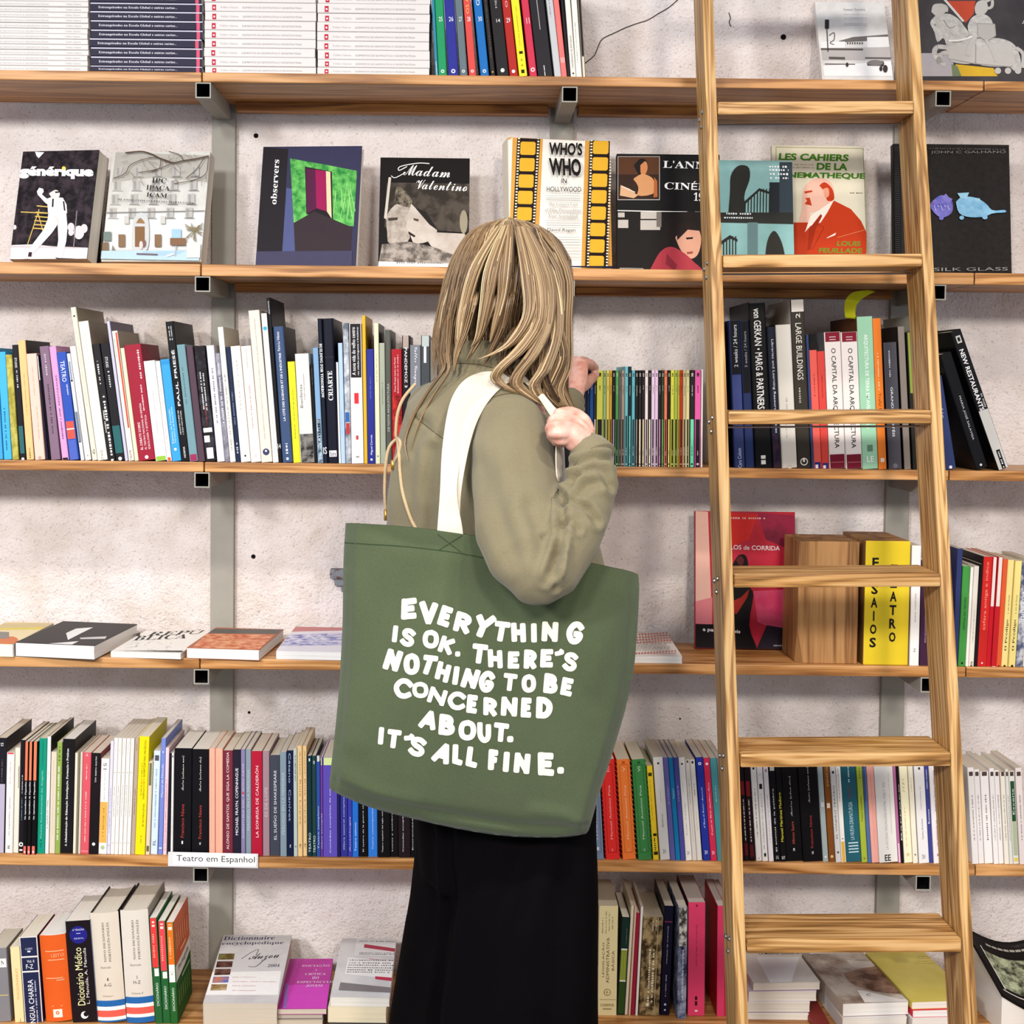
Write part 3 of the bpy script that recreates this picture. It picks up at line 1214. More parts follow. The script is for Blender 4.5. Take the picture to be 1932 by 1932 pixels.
GROUP = [hr.uniform(-1, 1) for _ in range(90)]
for i in range(5200):
    phi = hr.uniform(-75, 240)
    if 45 < phi < 100 and hr.random() < .15:
        continue
    top = 411 + 26 * hr.random() ** 2
    end = end_py(phi) + hr.uniform(-16, 14)
    k = hr.uniform(.93, 1.0) if hr.random() < .8 else hr.uniform(.8, .95)
    g = GROUP[int((phi + 90) / 4) % 90]
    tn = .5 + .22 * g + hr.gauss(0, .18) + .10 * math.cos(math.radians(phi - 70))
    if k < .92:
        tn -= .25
    pts = []
    n = 17
    wob = hr.uniform(0, 6.28)
    for j in range(n):
        u = j / (n - 1)
        py = top + (end - top) * (u ** 1.25)
        ph = phi + 3.0 * math.sin(wob + u * 3) + g * 4 * u
        # strands gather into locks towards the ends
        cell = round(phi / 7.5) * 7.5 + g * 2
        ph += (cell - phi) * .75 * max(0, u - .45) / .55
        if 40 < phi < 80:
            ph -= (phi - 30) * .8 * max(0, u - .55)
        kk = k * (1 + .02 * math.sin(u * 7 + g * 3))
        if u > .8:
            kk *= 1 - (u - .8) * (.35 if phi > 80 else .1)
        pts.append(cap_pt(ph, py, kk))
    strand(pts, hr.uniform(.0007, .0014), min(1, max(0, tn)))
# long locks swept over the near shoulder
Y0 = YB
for guide, cnt, tone in (
    ([(978, 428, 2.115, 8), (998, 520, 2.092, 16), (1000, 590, 2.085, 15), (972, 640, 2.085, 16), (938, 664, 2.085, 11), (904, 677, 2.085, 3)], 240, .62),
    ([(985, 428, 2.115, 8), (1014, 520, 2.092, 16), (1018, 600, 2.085, 14), (985, 655, 2.082, 17), (946, 692, 2.08, 15), (936, 714, 2.085, 12), (956, 732, 2.08, 9), (985, 746, 2.09, 3)], 280, .66),
    ([(992, 430, 2.115, 8), (1030, 520, 2.098, 16), (1034, 605, 2.088, 14), (1008, 665, 2.085, 18), (980, 702, 2.085, 17), (974, 726, 2.085, 14), (1000, 748, 2.085, 10), (1028, 766, 2.09, 4)], 280, .55),
    ([(1000, 430, 2.12, 8), (1048, 520, 2.11, 15), (1048, 610, 2.10, 14), (1058, 670, 2.10, 18), (1042, 715, 2.105, 18), (1034, 742, 2.105, 15), (1056, 768, 2.11, 6)], 260, .5),
    ([(1012, 432, 2.13, 8), (1064, 510, 2.14, 13), (1064, 600, 2.13, 12), (1066, 680, 2.13, 15), (1058, 725, 2.13, 15), (1076, 766, 2.14, 10), (1092, 782, 2.15, 3)], 220, .45),
    ([(1004, 430, 2.12, 8), (1036, 540, 2.10, 13), (1030, 640, 2.092, 13), (1025, 700, 2.095, 12), (1040, 740, 2.10, 9), (1064, 765, 2.11, 3)], 130, .42),
    ([(1000, 560, 2.10, 14), (1010, 640, 2.10, 18), (1008, 700, 2.11, 18), (1022, 750, 2.12, 12)], 120, .3),
    ([(1040, 600, 2.12, 14), (1048, 680, 2.12, 16), (1050, 740, 2.13, 14), (1060, 775, 2.14, 6)], 110, .36),
    ([(1030, 440, 2.14, 8), (1066, 520, 2.13, 14), (1066, 610, 2.12, 14), (1064, 690, 2.115, 17), (1050, 735, 2.11, 15), (1066, 765, 2.11, 8), (1086, 775, 2.12, 2)], 200, .6),
    ([(1010, 440, 2.12, 8), (1040, 530, 2.105, 14), (1050, 620, 2.095, 14), (1030, 690, 2.09, 16), (1008, 725, 2.088, 14), (1022, 752, 2.088, 10), (1050, 772, 2.095, 3)], 200, .64),
    ([(1004, 600, 2.10, 16), (1016, 670, 2.105, 22), (1022, 715, 2.11, 24), (1040, 760, 2.12, 14)], 200, .26),
    ([(975, 620, 2.11, 12), (955, 660, 2.11, 16), (958, 700, 2.11, 14), (985, 735, 2.11, 8)], 120, .24),
    ([(930, 560, 2.098, 14), (915, 610, 2.096, 12), (898, 650, 2.096, 8), (880, 680, 2.10, 2)], 100, .45),
    ([(960, 560, 2.095, 14), (948, 615, 2.096, 13), (930, 655, 2.10, 9), (912, 690, 2.105, 2)], 110, .38),
    ([(890, 560, 2.105, 14), (876, 620, 2.10, 12), (862, 665, 2.10, 7), (856, 700, 2.105, 2)], 90, .5),
    ([(955, 425, 2.11, 8), (930, 500, 2.088, 16), (918, 570, 2.086, 14), (905, 630, 2.088, 10), (890, 655, 2.095, 3)], 120, .58),
    ([(962, 425, 2.11, 8), (955, 500, 2.085, 14), (948, 560, 2.085, 12), (935, 610, 2.088, 9), (925, 645, 2.095, 3)], 110, .5),
    ([(945, 425, 2.12, 8), (900, 500, 2.10, 14), (876, 580, 2.10, 13), (866, 640, 2.10, 10), (868, 668, 2.105, 3)], 110, .62),
):
    lock(guide, cnt, tone=tone, tv=.2)
# stray long strands lying down the back
for guide, cnt in (([(846, 600, 2.16, 8), (836, 660, 2.14, 7), (838, 694, 2.12, 5), (806, 742, 2.13, 4), (778, 790, 2.14, 4), (764, 835, 2.15, 2), (770, 868, 2.14, 1)], 34),
                   ([(852, 600, 2.15, 8), (846, 665, 2.12, 6), (846, 700, 2.11, 4), (815, 750, 2.12, 3), (790, 800, 2.13, 2), (774, 850, 2.13, 1)], 26)):
    gg = [(a, c, over_jacket(a, c, y, .005) if c > 690 else y, r) for a, c, y, r in guide]
    lock(gg, cnt, r=.0008, tone=.5, tv=.15, n=24)
# loose single hairs
for _ in range(170):
    ph = hr.uniform(-10, 200)
    e_ = end_py(ph) + hr.uniform(0, 26)
    a_, q_ = hr.uniform(-9, 9), hr.uniform(1.0, 1.05)
    strand([cap_pt(ph + a_ * u * u + 3 * math.sin(4 * u + a_), 414 + (e_ - 414) * u ** 1.2, q_ * (1 + .015 * math.sin(5 * u + a_))) for u in [k / 19 for k in range(20)]], .0005, hr.uniform(.3, .72))
hme = bpy.data.meshes.new('hair')
hme.from_pydata(HV, [], HF)
at = hme.attributes.new('tone', 'FLOAT', 'POINT')
at.data.foreach_set('value', HT)
hme.polygons.foreach_set('use_smooth', [True] * len(hme.polygons))
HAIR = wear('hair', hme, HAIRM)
# the mass of hair under the loose strands
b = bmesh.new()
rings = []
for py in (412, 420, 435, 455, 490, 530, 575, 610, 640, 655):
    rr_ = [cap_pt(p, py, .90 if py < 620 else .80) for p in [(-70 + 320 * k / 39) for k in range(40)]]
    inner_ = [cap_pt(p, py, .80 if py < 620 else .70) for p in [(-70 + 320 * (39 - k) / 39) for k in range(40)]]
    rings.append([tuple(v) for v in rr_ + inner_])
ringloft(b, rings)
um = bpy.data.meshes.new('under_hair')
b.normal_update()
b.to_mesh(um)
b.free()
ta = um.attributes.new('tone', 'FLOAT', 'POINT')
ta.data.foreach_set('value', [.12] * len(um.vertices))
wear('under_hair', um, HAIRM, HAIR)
tag(PERSON, 'long-haired person seen from behind in an olive jacket and black trousers', 'person')
# ------------------------------------------------------------------ tote bag
def ease(path, n):
    return spline(path, n)


B_TOP = [(652, 987), (700, 990), (760, 994), (849, 1004), (950, 1022), (1060, 1050), (1130, 1066), (1190, 1079), (1204, 1084)]
B_BOT = [(622, 1488), (640, 1499), (700, 1524), (780, 1545), (860, 1563), (940, 1576), (1010, 1580), (1070, 1579), (1106, 1573)]
B_LEF = [(652, 987), (648, 1060), (646, 1180), (640, 1290), (632, 1380), (622, 1470), (622, 1488)]
B_RIG = [(1204, 1084), (1206, 1110), (1203, 1180), (1196, 1260), (1182, 1330), (1156, 1420), (1130, 1500), (1113, 1560), (1106, 1573)]


def coons(u, v):
    """front panel outline blended to a pixel position; u across, v downwards"""
    def at(path, t):
        m = len(path) - 1
        n = 60
        return SPL[id(path)][min(n - 1, max(0, int(round(t * (n - 1)))))]
    c, d, a, b = at(B_TOP, u), at(B_BOT, u), at(B_LEF, v), at(B_RIG, v)
    p00, p10, p01, p11 = B_TOP[0], B_TOP[-1], B_BOT[0], B_BOT[-1]
    return tuple((1 - v) * c[i] + v * d[i] + (1 - u) * a[i] + u * b[i] - ((1 - u) * (1 - v) * p00[i] + u * (1 - v) * p10[i] + (1 - u) * v * p01[i] + u * v * p11[i]) for i in (0, 1))


def arclen(path, n):
    s = spline(path, 400)
    L_ = [0]
    for p, q in zip(s, s[1:]):
        L_.append(L_[-1] + math.hypot(q[0] - p[0], q[1] - p[1]))
    out = []
    j = 0
    for k in range(n):
        t = L_[-1] * k / (n - 1)
        while j < len(L_) - 2 and L_[j + 1] < t:
            j += 1
        f = (t - L_[j]) / max(1e-9, L_[j + 1] - L_[j])
        out.append(tuple(s[j][i] + (s[j + 1][i] - s[j][i]) * f for i in (0, 1)))
    return out


SPL = {id(p): arclen(p, 60) for p in (B_TOP, B_BOT, B_LEF, B_RIG)}
Y_BAG = 2.010


def bag_depth(px, py):
    """soft front of the bag: fuller low down, dented under the elbow, small pulls from the straps"""
    v = (py - 1000 - (px - 650) * .11) / 520
    u = (px - 640) / 540
    uu, vv = max(0, min(1, u)), max(0, min(1, v))
    full = (math.sin(math.pi * uu) ** .6) * (.010 + .034 * math.sin(math.pi * min(1, .12 + vv * .86)) ** .8)
    d = Y_BAG - full
    d += .030 * math.exp(-((px - 990) / 100) ** 2 - ((py - 1105) / 80) ** 2)
    # pull lines below the strap and across the foot
    for path, s, a in ((((852, 1010), (845, 1080), (838, 1140)), 16, -.004), (((700, 1000), (780, 1030), (850, 1034)), 12, .003),
                       (((652, 1508), (760, 1524), (880, 1540), (980, 1556), (1070, 1562)), 9, .009), (((640, 1450), (700, 1500), (780, 1522)), 18, -.004),
                       (((1092, 1562), (1070, 1540), (1010, 1530)), 12, -.005), (((1180, 1130), (1150, 1190), (1120, 1280)), 30, -.005),
                       (((660, 1100), (672, 1250), (668, 1400)), 26, -.004)):
        d += a * math.exp(-(seg_dist(px, py, path) / s) ** 2)
    return d


CANVAS = mat_cloth('green_canvas', '505a42', '5e684e', 650, bump=.35)
INKW = mat('ebe4d8', .8, .04, 300)
STRAPM = mat_cloth('ecru_webbing', 'd2c9b9', 'dfd6c7', 500, bump=.3)

NU, NV = 72, 68
b = bmesh.new()
front, back = [], []
for j in range(NV + 1):
    v = j / NV
    rf, rb = [], []
    for i in range(NU + 1):
        u = i / NU
        px, py = coons(u, v)
        e = min(1, min(u, 1 - u) * 16)
        eb = min(1, (1 - v) * 14)
        rim = (e * (2 - e)) ** .5 * (eb * (2 - eb)) ** .5
        y0 = bag_depth(px, py)
        yf = Y_BAG + .010 + (y0 - Y_BAG - .010) * rim
        p = P(px, py, yf)
        rf.append(p)
        th = .030 * rim * (1 - .72 * (1 - v) ** 2) + .0012
        q = p + Vector((0, (yf - y0) * 0 + th, 0))
        rb.append(q)
    front.append(rf)
    back.append(rb)
fv = [[b.verts.new(p) for p in r] for r in front]
bv = [[b.verts.new(p) for p in r] for r in back]
for j in range(NV):
    for i in range(NU):
        b.faces.new((fv[j][i], fv[j + 1][i], fv[j + 1][i + 1], fv[j][i + 1]))
        b.faces.new((bv[j][i], bv[j][i + 1], bv[j + 1][i + 1], bv[j + 1][i]))
for j in range(NV):
    b.faces.new((fv[j][0], bv[j][0], bv[j + 1][0], fv[j + 1][0]))
    b.faces.new((fv[j][NU], fv[j + 1][NU], bv[j + 1][NU], bv[j][NU]))
for i in range(NU):
    b.faces.new((fv[NV][i], bv[NV][i], bv[NV][i + 1], fv[NV][i + 1]))
BB = P(870, 1560, Y_BAG)
BAG = empty('tote_bag', Matrix.Translation(BB))
BINV = BAG.matrix_world.inverted()
me = bpy.data.meshes.new('bag_body')
bmesh.ops.recalc_face_normals(b, faces=b.faces)
b.to_mesh(me)
BAGBVH = BVHTree.FromBMesh(b)
b.free()
me.polygons.foreach_set('use_smooth', [True] * len(me.polygons))
me.transform(BINV)
link('bag_body', me, BAG, [CANVAS])


def on_bag(px, py, gap):
    d = ray(px, py).normalized()
    h = BAGBVH.ray_cast(Vector((0, 0, ZC)), d)
    y = h[0].y if h[0] is not None else bag_depth(px, py)
    return P(px, py, y - gap)


# turned-over top hem and the stitched cross under the strap
for path, r in (([(650, 1024), (700, 1027), (760, 1031), (849, 1041), (930, 1056)], .0007),
                ([(826, 1008), (870, 1042)], .0006), ([(872, 1010), (828, 1038)], .0006)):
    bb = bmesh.new()
    tube_path(bb, [on_bag(x, y, .0002) for x, y in spline(path, 40)], r, 5)
    me = bpy.data.meshes.new('stitching')
    bb.to_mesh(me)
    bb.free()
    me.transform(BINV)
    link('stitching', me, BAG, [mat('3f4f38', .9)])

# hand-drawn lettering: strokes in a unit box (x right, y up), widths by letter
LET = {
    'E': [[(.12, 0), (.10, 1)], [(.1, .93), (.86, .96)], [(.1, .5), (.72, .52)], [(.12, .07), (.9, .07)]],
    'V': [[(.1, 1), (.46, .06)], [(.9, 1), (.46, .06)]],
    'R': [[(.12, 0), (.12, 1)], [(.12, .93), (.5, .94), (.8, .82), (.8, .62), (.5, .48), (.14, .47)], [(.42, .46), (.86, .02)]],
    'Y': [[(.06, 1), (.48, .5)], [(.94, 1), (.48, .5), (.44, 0)]],
    'T': [[(.02, .92), (.98, .92)], [(.5, .92), (.46, 0)]],
    'H': [[(.12, 0), (.12, 1)], [(.88, 0), (.88, 1)], [(.12, .5), (.88, .52)]],
    'I': [[(.5, 0), (.5, 1)]],
    'N': [[(.1, 0), (.12, 1)], [(.12, .95), (.88, .06)], [(.88, 0), (.9, 1)]],
    'G': [[(.9, .8), (.66, .95), (.36, .9), (.13, .62), (.13, .34), (.36, .07), (.66, .07), (.86, .26), (.86, .44), (.56, .44)]],
    'S': [[(.86, .82), (.6, .95), (.28, .9), (.18, .72), (.36, .56), (.66, .46), (.82, .28), (.66, .08), (.34, .06), (.1, .2)]],
    'O': [[(.5, .94), (.2, .82), (.11, .5), (.22, .16), (.5, .06), (.8, .18), (.89, .5), (.78, .84), (.5, .94)]],
    'K': [[(.14, 0), (.14, 1)], [(.86, .98), (.2, .46)], [(.36, .56), (.88, .04)]],
    'B': [[(.12, 0), (.12, 1)], [(.12, .93), (.56, .92), (.74, .76), (.6, .55), (.14, .52)], [(.5, .53), (.84, .38), (.82, .16), (.54, .06), (.12, .07)]],
    'C': [[(.88, .8), (.62, .95), (.32, .88), (.12, .58), (.14, .32), (.36, .07), (.66, .07), (.9, .24)]],
    'D': [[(.12, 0), (.12, 1)], [(.12, .93), (.5, .92), (.84, .7), (.86, .36), (.58, .08), (.12, .07)]],
    'A': [[(.06, 0), (.48, .97)], [(.94, 0), (.48, .97)], [(.24, .32), (.76, .32)]],
    'U': [[(.1, 1), (.12, .34), (.36, .07), (.64, .07), (.88, .34), (.9, 1)]],
    'L': [[(.14, 1), (.14, .04)], [(.12, .08), (.92, .08)]],
    'F': [[(.12, 0), (.12, 1)], [(.1, .92), (.9, .94)], [(.1, .5), (.76, .51)]],
    '.': [[(.5, .45), (.5, .55)]],
    "'": [[(.55, .95), (.62, .6), (.35, .1)]],
}
# (letter, corners of its box in crop pixels: baseline-left, baseline-right, top-left) read off the photograph
LINES = [
    ('E', (418, 728), (502, 722), (424, 612)), ('V', (548, 738), (592, 752), (512, 622)), ('E', (598, 748), (660, 772), (632, 640)), ('R', (680, 780), (762, 804), (706, 672)),
    ('Y', (800, 812), (836, 818), (806, 690)), ('T', (905, 836), (938, 838), (893, 726)), ('H', (980, 838), (1054, 842), (976, 732)), ('I', (1080, 842), (1108, 842), (1078, 736)),
    ('N', (1130, 836), (1214, 840), (1134, 726)), ('G', (1250, 838), (1334, 852), (1270, 724)),
    ('I', (368, 838), (402, 842), (378, 746)), ('S', (410, 848), (484, 868), (426, 756)), ('O', (524, 860), (606, 876), (536, 766)), ('K', (602, 884), (672, 910), (632, 796)),
    ('.', (692, 908), (718, 912), (696, 880)), ('T', (798, 948), (828, 950), (780, 840)), ('H', (862, 966), (936, 974), (858, 866)), ('E', (958, 974), (1022, 976), (962, 878)),
    ('R', (1040, 974), (1106, 978), (1044, 868)), ('E', (1122, 968), (1192, 970), (1128, 866)), ("'", (1206, 906), (1234, 908), (1208, 868)), ('S', (1232, 976), (1308, 990), (1246, 880)),
    ('N', (322, 974), (402, 992), (356, 862)), ('O', (430, 998), (512, 1006), (436, 888)), ('T', (528, 1002), (560, 1004), (534, 898)), ('H', (588, 1022), (654, 1050), (612, 924)),
    ('I', (676, 1054), (706, 1058), (690, 952)), ('N', (716, 1066), (796, 1078), (748, 962)), ('G', (808, 1080), (884, 1098), (826, 972)), ('T', (952, 1086), (986, 1088), (938, 990)),
    ('O', (1028, 1090), (1102, 1094), (1032, 996)), ('B', (1138, 1096), (1208, 1106), (1148, 986)), ('E', (1222, 1104), (1284, 1120), (1240, 1006)),
    ('C', (376, 1106), (470, 1132), (396, 1006)), ('O', (474, 1114), (556, 1124), (480, 1032)), ('N', (548, 1140), (636, 1166), (572, 1054)), ('C', (652, 1170), (744, 1186), (664, 1078)),
    ('E', (748, 1196), (806, 1206), (758, 1094)), ('R', (836, 1208), (906, 1218), (838, 1108)), ('N', (924, 1212), (1008, 1218), (928, 1106)), ('E', (1024, 1220), (1082, 1226), (1030, 1110)), ('D', (1102, 1226), (1184, 1230), (1106, 1106)),
    ('A', (502, 1268), (590, 1288), (534, 1172)), ('B', (608, 1308), (688, 1318), (616, 1192)), ('O', (706, 1328), (796, 1340), (716, 1224)), ('U', (806, 1336), (876, 1352), (806, 1234)),
    ('T', (908, 1344), (942, 1346), (888, 1240)), ('.', (956, 1340), (988, 1344), (958, 1310)),
    ('I', (300, 1356), (330, 1360), (308, 1260)), ('T', (362, 1372), (398, 1382), (350, 1274)), ("'", (442, 1334), (474, 1340), (448, 1294)), ('S', (450, 1402), (536, 1426), (470, 1304)),
    ('A', (566, 1436), (656, 1462), (612, 1336)), ('L', (678, 1452), (734, 1468), (682, 1344)), ('L', (744, 1464), (806, 1480), (758, 1356)), ('F', (858, 1486), (912, 1494), (864, 1370)),
    ('I', (934, 1496), (964, 1500), (942, 1384)), ('N', (988, 1500), (1070, 1510), (996, 1388)), ('E', (1112, 1514), (1200, 1522), (1112, 1386)), ('.', (1210, 1498), (1244, 1502), (1212, 1468)),
]
for k_ in LET:
    if k_ in 'I.':
        continue
    xs_ = [x for s in LET[k_] for x, y in s]
    ys_ = [y for s in LET[k_] for x, y in s]
    x0_, x1_ = min(xs_), max(xs_)
    y0_, y1_ = min(ys_), max(ys_)
    LET[k_] = [[((x - x0_) / (x1_ - x0_), (y - y0_) / (y1_ - y0_)) for x, y in s] for s in LET[k_]]
lb = bmesh.new()
for n_, (ch, bl, br, tl) in enumerate(LINES):
    bl, br, tl = [(600 + a / 2.683, 900 + c / 2.683) for a, c in (bl, br, tl)]
    ex = (br[0] - bl[0], br[1] - bl[1])
    ey = (tl[0] - bl[0], tl[1] - bl[1])
    if ch in 'VYT':                      # boxes of these were read at the stem
        sx = {'V': 2.0, 'Y': 2.9, 'T': 2.55}[ch]
        off = {'V': .52, 'Y': .52, 'T': .42}[ch]
        hl = math.hypot(*ey)
        w0 = {'V': .80, 'Y': .86, 'T': .80}[ch] * hl
        dxn = (math.cos(.12), math.sin(.12))
        if ch == 'V':
            ex = (dxn[0] * w0, dxn[1] * w0)
            bl = (tl[0] - 0 * ex[0], tl[1])
            ey = (-.02 * hl, -hl)
            bl = (tl[0] - ey[0], tl[1] - ey[1])
        else:
            ex = (dxn[0] * w0, dxn[1] * w0)
            ey = ((tl[0] + ex[0] * .5) - (bl[0] + br[0]) / 2, (tl[1] + ex[1] * .5) - (bl[1] + br[1]) / 2)
            bl = (tl[0] - ey[0], tl[1] - ey[1])
    hl = math.hypot(*ey)
    half = hl * .136
    if ch == 'I':
        half = hl * .138
    if ch == "'":
        half = hl * .3
    wl = math.hypot(*ex)
    ins_x = min(.45, half / max(wl, 1e-6)) * (0 if ch in ".'" else 1)
    ins_y = min(.4, half / hl) * (0 if ch in "." else 1)

    def to_px(x, y):
        x = ins_x + x * (1 - 2 * ins_x) if ch not in 'I.' else x
        y = ins_y + y * (1 - 2 * ins_y)
        return (bl[0] + ex[0] * x + ey[0] * y, bl[1] + ex[1] * x + ey[1] * y)
    if ch == '.':
        half = wl * .5
        c = to_px(.5, .5)
        stroke_list = [[c, (c[0] + .01, c[1])]]
    else:
        stroke_list = []
        for s in LET[ch]:
            pts = [to_px(x, y) for x, y in s]
            stroke_list.append(spline(pts, 4 * len(pts)) if len(pts) > 2 and ch not in 'Y' else pts)
    for si, s in enumerate(stroke_list):
        lift = .0007 + .00004 * si
        # dense polyline
        q = []
        for a, c in zip(s, s[1:]):
            m = max(1, int(math.hypot(c[0] - a[0], c[1] - a[1]) / 5))
            q += [(a[0] + (c[0] - a[0]) * k / m, a[1] + (c[1] - a[1]) * k / m) for k in range(m)]
        q.append(s[-1])
        L1, R1 = [], []
        for k in range(len(q)):
            a, c = q[max(0, k - 1)], q[min(len(q) - 1, k + 1)]
            l = math.hypot(c[0] - a[0], c[1] - a[1]) or 1
            nx, ny = -(c[1] - a[1]) / l * half, (c[0] - a[0]) / l * half
            L1.append(lb.verts.new(on_bag(q[k][0] + nx, q[k][1] + ny, lift)))
            R1.append(lb.verts.new(on_bag(q[k][0] - nx, q[k][1] - ny, lift)))
        for k in range(len(q) - 1):
            lb.faces.new((L1[k], R1[k], R1[k + 1], L1[k + 1]))
        ends = (s[0], s[-1])
        for e, nb in ((s[0], s[1]), (s[-1], s[-2])):
            # blunt rounded stroke ends and joints
            r_ = half * (1 if len(s) > 2 or ch == '.' else .98)
            dx, dy = e[0] - nb[0], e[1] - nb[1]
            l = math.hypot(dx, dy) or 1
            dx, dy = dx / l, dy / l
            ring = []
            for t in range(10):
                a = -math.pi / 2 + math.pi * t / 9
                ca = (math.cos(a) ** .5 if math.cos(a) > 0 else 0) * r_ * (.72 if ch != '.' else 1)
                sa = math.copysign(abs(math.sin(a)) ** .7, math.sin(a)) * r_
                ring.append(lb.verts.new(on_bag(e[0] + dx * ca - dy * sa, e[1] + dy * ca + dx * sa, lift)))
            lb.faces.new(ring)
me = bpy.data.meshes.new('lettering')
bmesh.ops.recalc_face_normals(lb, faces=lb.faces)
lb.to_mesh(me)
lb.free()
me.transform(BINV)
link('lettering', me, BAG, [INKW])


# shoulder straps
def strap(e1, e2, n, name='strap', lift=.0012):
    bb = bmesh.new()
    a, c = spline(e1, n), spline(e2, n)
    rows = []
    for p, q in zip(a, c):
        rows.append((P(*p), P(*q)))
    vs = []
    for k, (p, q) in enumerate(rows):
        t = (rows[min(k + 1, n - 1)][0] - rows[max(k - 1, 0)][0]).normalized()
        nrm = t.cross(q - p)
        nrm = nrm.normalized() if nrm.length > 1e-9 else Vector((0, 1, 0))
        if nrm.y > 0:
            nrm = -nrm
        row = []
        for f in (0, .03, .25, .5, .75, .97, 1):
            bow = .0015 * math.sin(math.pi * f) if .02 < f < .98 else 0
            row.append(bb.verts.new(p.lerp(q, f) + nrm * (.0008 + bow)))
        for f in (1, .5, 0):
            row.append(bb.verts.new(p.lerp(q, f) - nrm * .0008))
        vs.append(row)
    for r0, r1 in zip(vs, vs[1:]):
        m = len(r0)
        for k in range(m):
            bb.faces.new((r0[k], r0[(k + 1) % m], r1[(k + 1) % m], r1[k]))
    bb.faces.new(vs[0])
    bb.faces.new(vs[-1][::-1])
    bmesh.ops.recalc_face_normals(bb, faces=bb.faces)
    me = bpy.data.meshes.new(name)
    bb.to_mesh(me)
    bb.free()
    me.polygons.foreach_set('use_smooth', [True] * len(me.polygons))
    me.transform(BINV)
    return link(name, me, BAG, [STRAPM])


OUT = [(824, 1028), (825, 1000), (830, 930), (834, 850), (845, 775), (859, 738), (879, 715), (907, 703), (932, 701), (968, 705), (995, 714), (1022, 741), (1056, 780)]
INN = [(874, 1032), (873, 1000), (870, 930), (877, 868), (890, 810), (907, 771), (926, 744), (942, 729), (960, 719), (982, 716), (1000, 724), (1022, 748), (1050, 790)]
DEP = [2.0, 2.0, 1.998, 2.03, 2.06, 2.075, 2.09, 2.12, 2.14, 2.14, 2.13, 2.09, 2.035]


def deep(path, gap, tuck=.0025):
    out = []
    m = len(path) * 5
    for (x, y), (d,) in zip(spline(path, m), spline([(q,) for q in DEP], m)):
        yy = over_jacket(x, y, d, gap)
        if y > 985:
            yy = on_bag(x, max(y, 1012), -tuck).y
        out.append((x, y, yy))
    # smooth the depths so the webbing lies in one sweep
    for _ in range(3):
        out = [(x, y, min(out[k][2], (out[max(k - 1, 0)][2] + out[min(k + 1, m - 1)][2]) / 2)) for k, (x, y, _) in enumerate(out)]
    return out


strap(deep(OUT, .0065), deep([(x - (8 if 700 < y < 990 else 0), y) for x, y in INN], .0065), 70)
# second strap, lying half under the first over the shoulder
OUT2 = [(846, 1026), (846, 940), (857, 868), (872, 800), (889, 765), (908, 742), (930, 722), (958, 708), (975, 706), (1000, 716), (1024, 742), (1058, 782)]
INN2 = [(868, 1028), (869, 940), (880, 868), (894, 812), (911, 774), (930, 747), (946, 732), (962, 722), (984, 719), (1003, 727), (1025, 750), (1054, 792)]
DEP = [2.005, 2.005, 2.03, 2.06, 2.075, 2.09, 2.12, 2.14, 2.14, 2.13, 2.09, 2.04]
strap(deep(OUT2, .0035, .0045), deep(INN2, .0035, .0045), 60)
# where the straps come down again in front of the chest
strap([(1049, 786, 2.030), (1049, 830, 2.012), (1049, 880, 1.998), (1053, 915, 1.994), (1061, 945, 1.994), (1064, 1000, 1.996), (1066, 1075, 2.0)],
      [(1056, 786, 2.052), (1060, 830, 2.040), (1061, 880, 2.032), (1063, 915, 2.028), (1069, 945, 2.026), (1072, 1000, 2.026), (1074, 1075, 2.026)], 40)
strap([(1053, 788, 2.040), (1056, 850, 2.040), (1058, 895, 2.040), (1062, 925, 2.040), (1068, 950, 2.040), (1072, 1075, 2.040)],
      [(1060, 788, 2.056), (1064, 850, 2.060), (1066, 895, 2.060), (1069, 925, 2.060), (1074, 950, 2.060), (1078, 1075, 2.060)], 40)
tag(BAG, 'large green canvas tote bag with white hand-drawn lettering hanging from the shoulder', 'bag')
# ------------------------------------------------------------------ books
PAGEAX = {'spine': (900, 5, 5), 'face': (5, 900, 5), 'flat_spine': (5, 5, 900), 'flat': (5, 5, 900)}
MAP = {'spine': lambda a, b, c: (a, b, c), 'face': lambda a, b, c: (b, a, c), 'flat_spine': lambda a, b, c: (c, b, a), 'flat': lambda a, b, c: (b, c, a)}
PG = {}


def pages_mat(hexc, way):
    k = (hexc, PAGEAX[way])
    if k not in PG:
        MATS.pop(('pages', hexc), None)
        m = mat_pages(hexc)
        m.node_tree.nodes['Mapping'].inputs['Scale'].default_value = PAGEAX[way]
        PG[k] = m
    return PG[k]


def cover_mat(c):
    return c if not isinstance(c, str) else mat(c, .42, .05, 25)


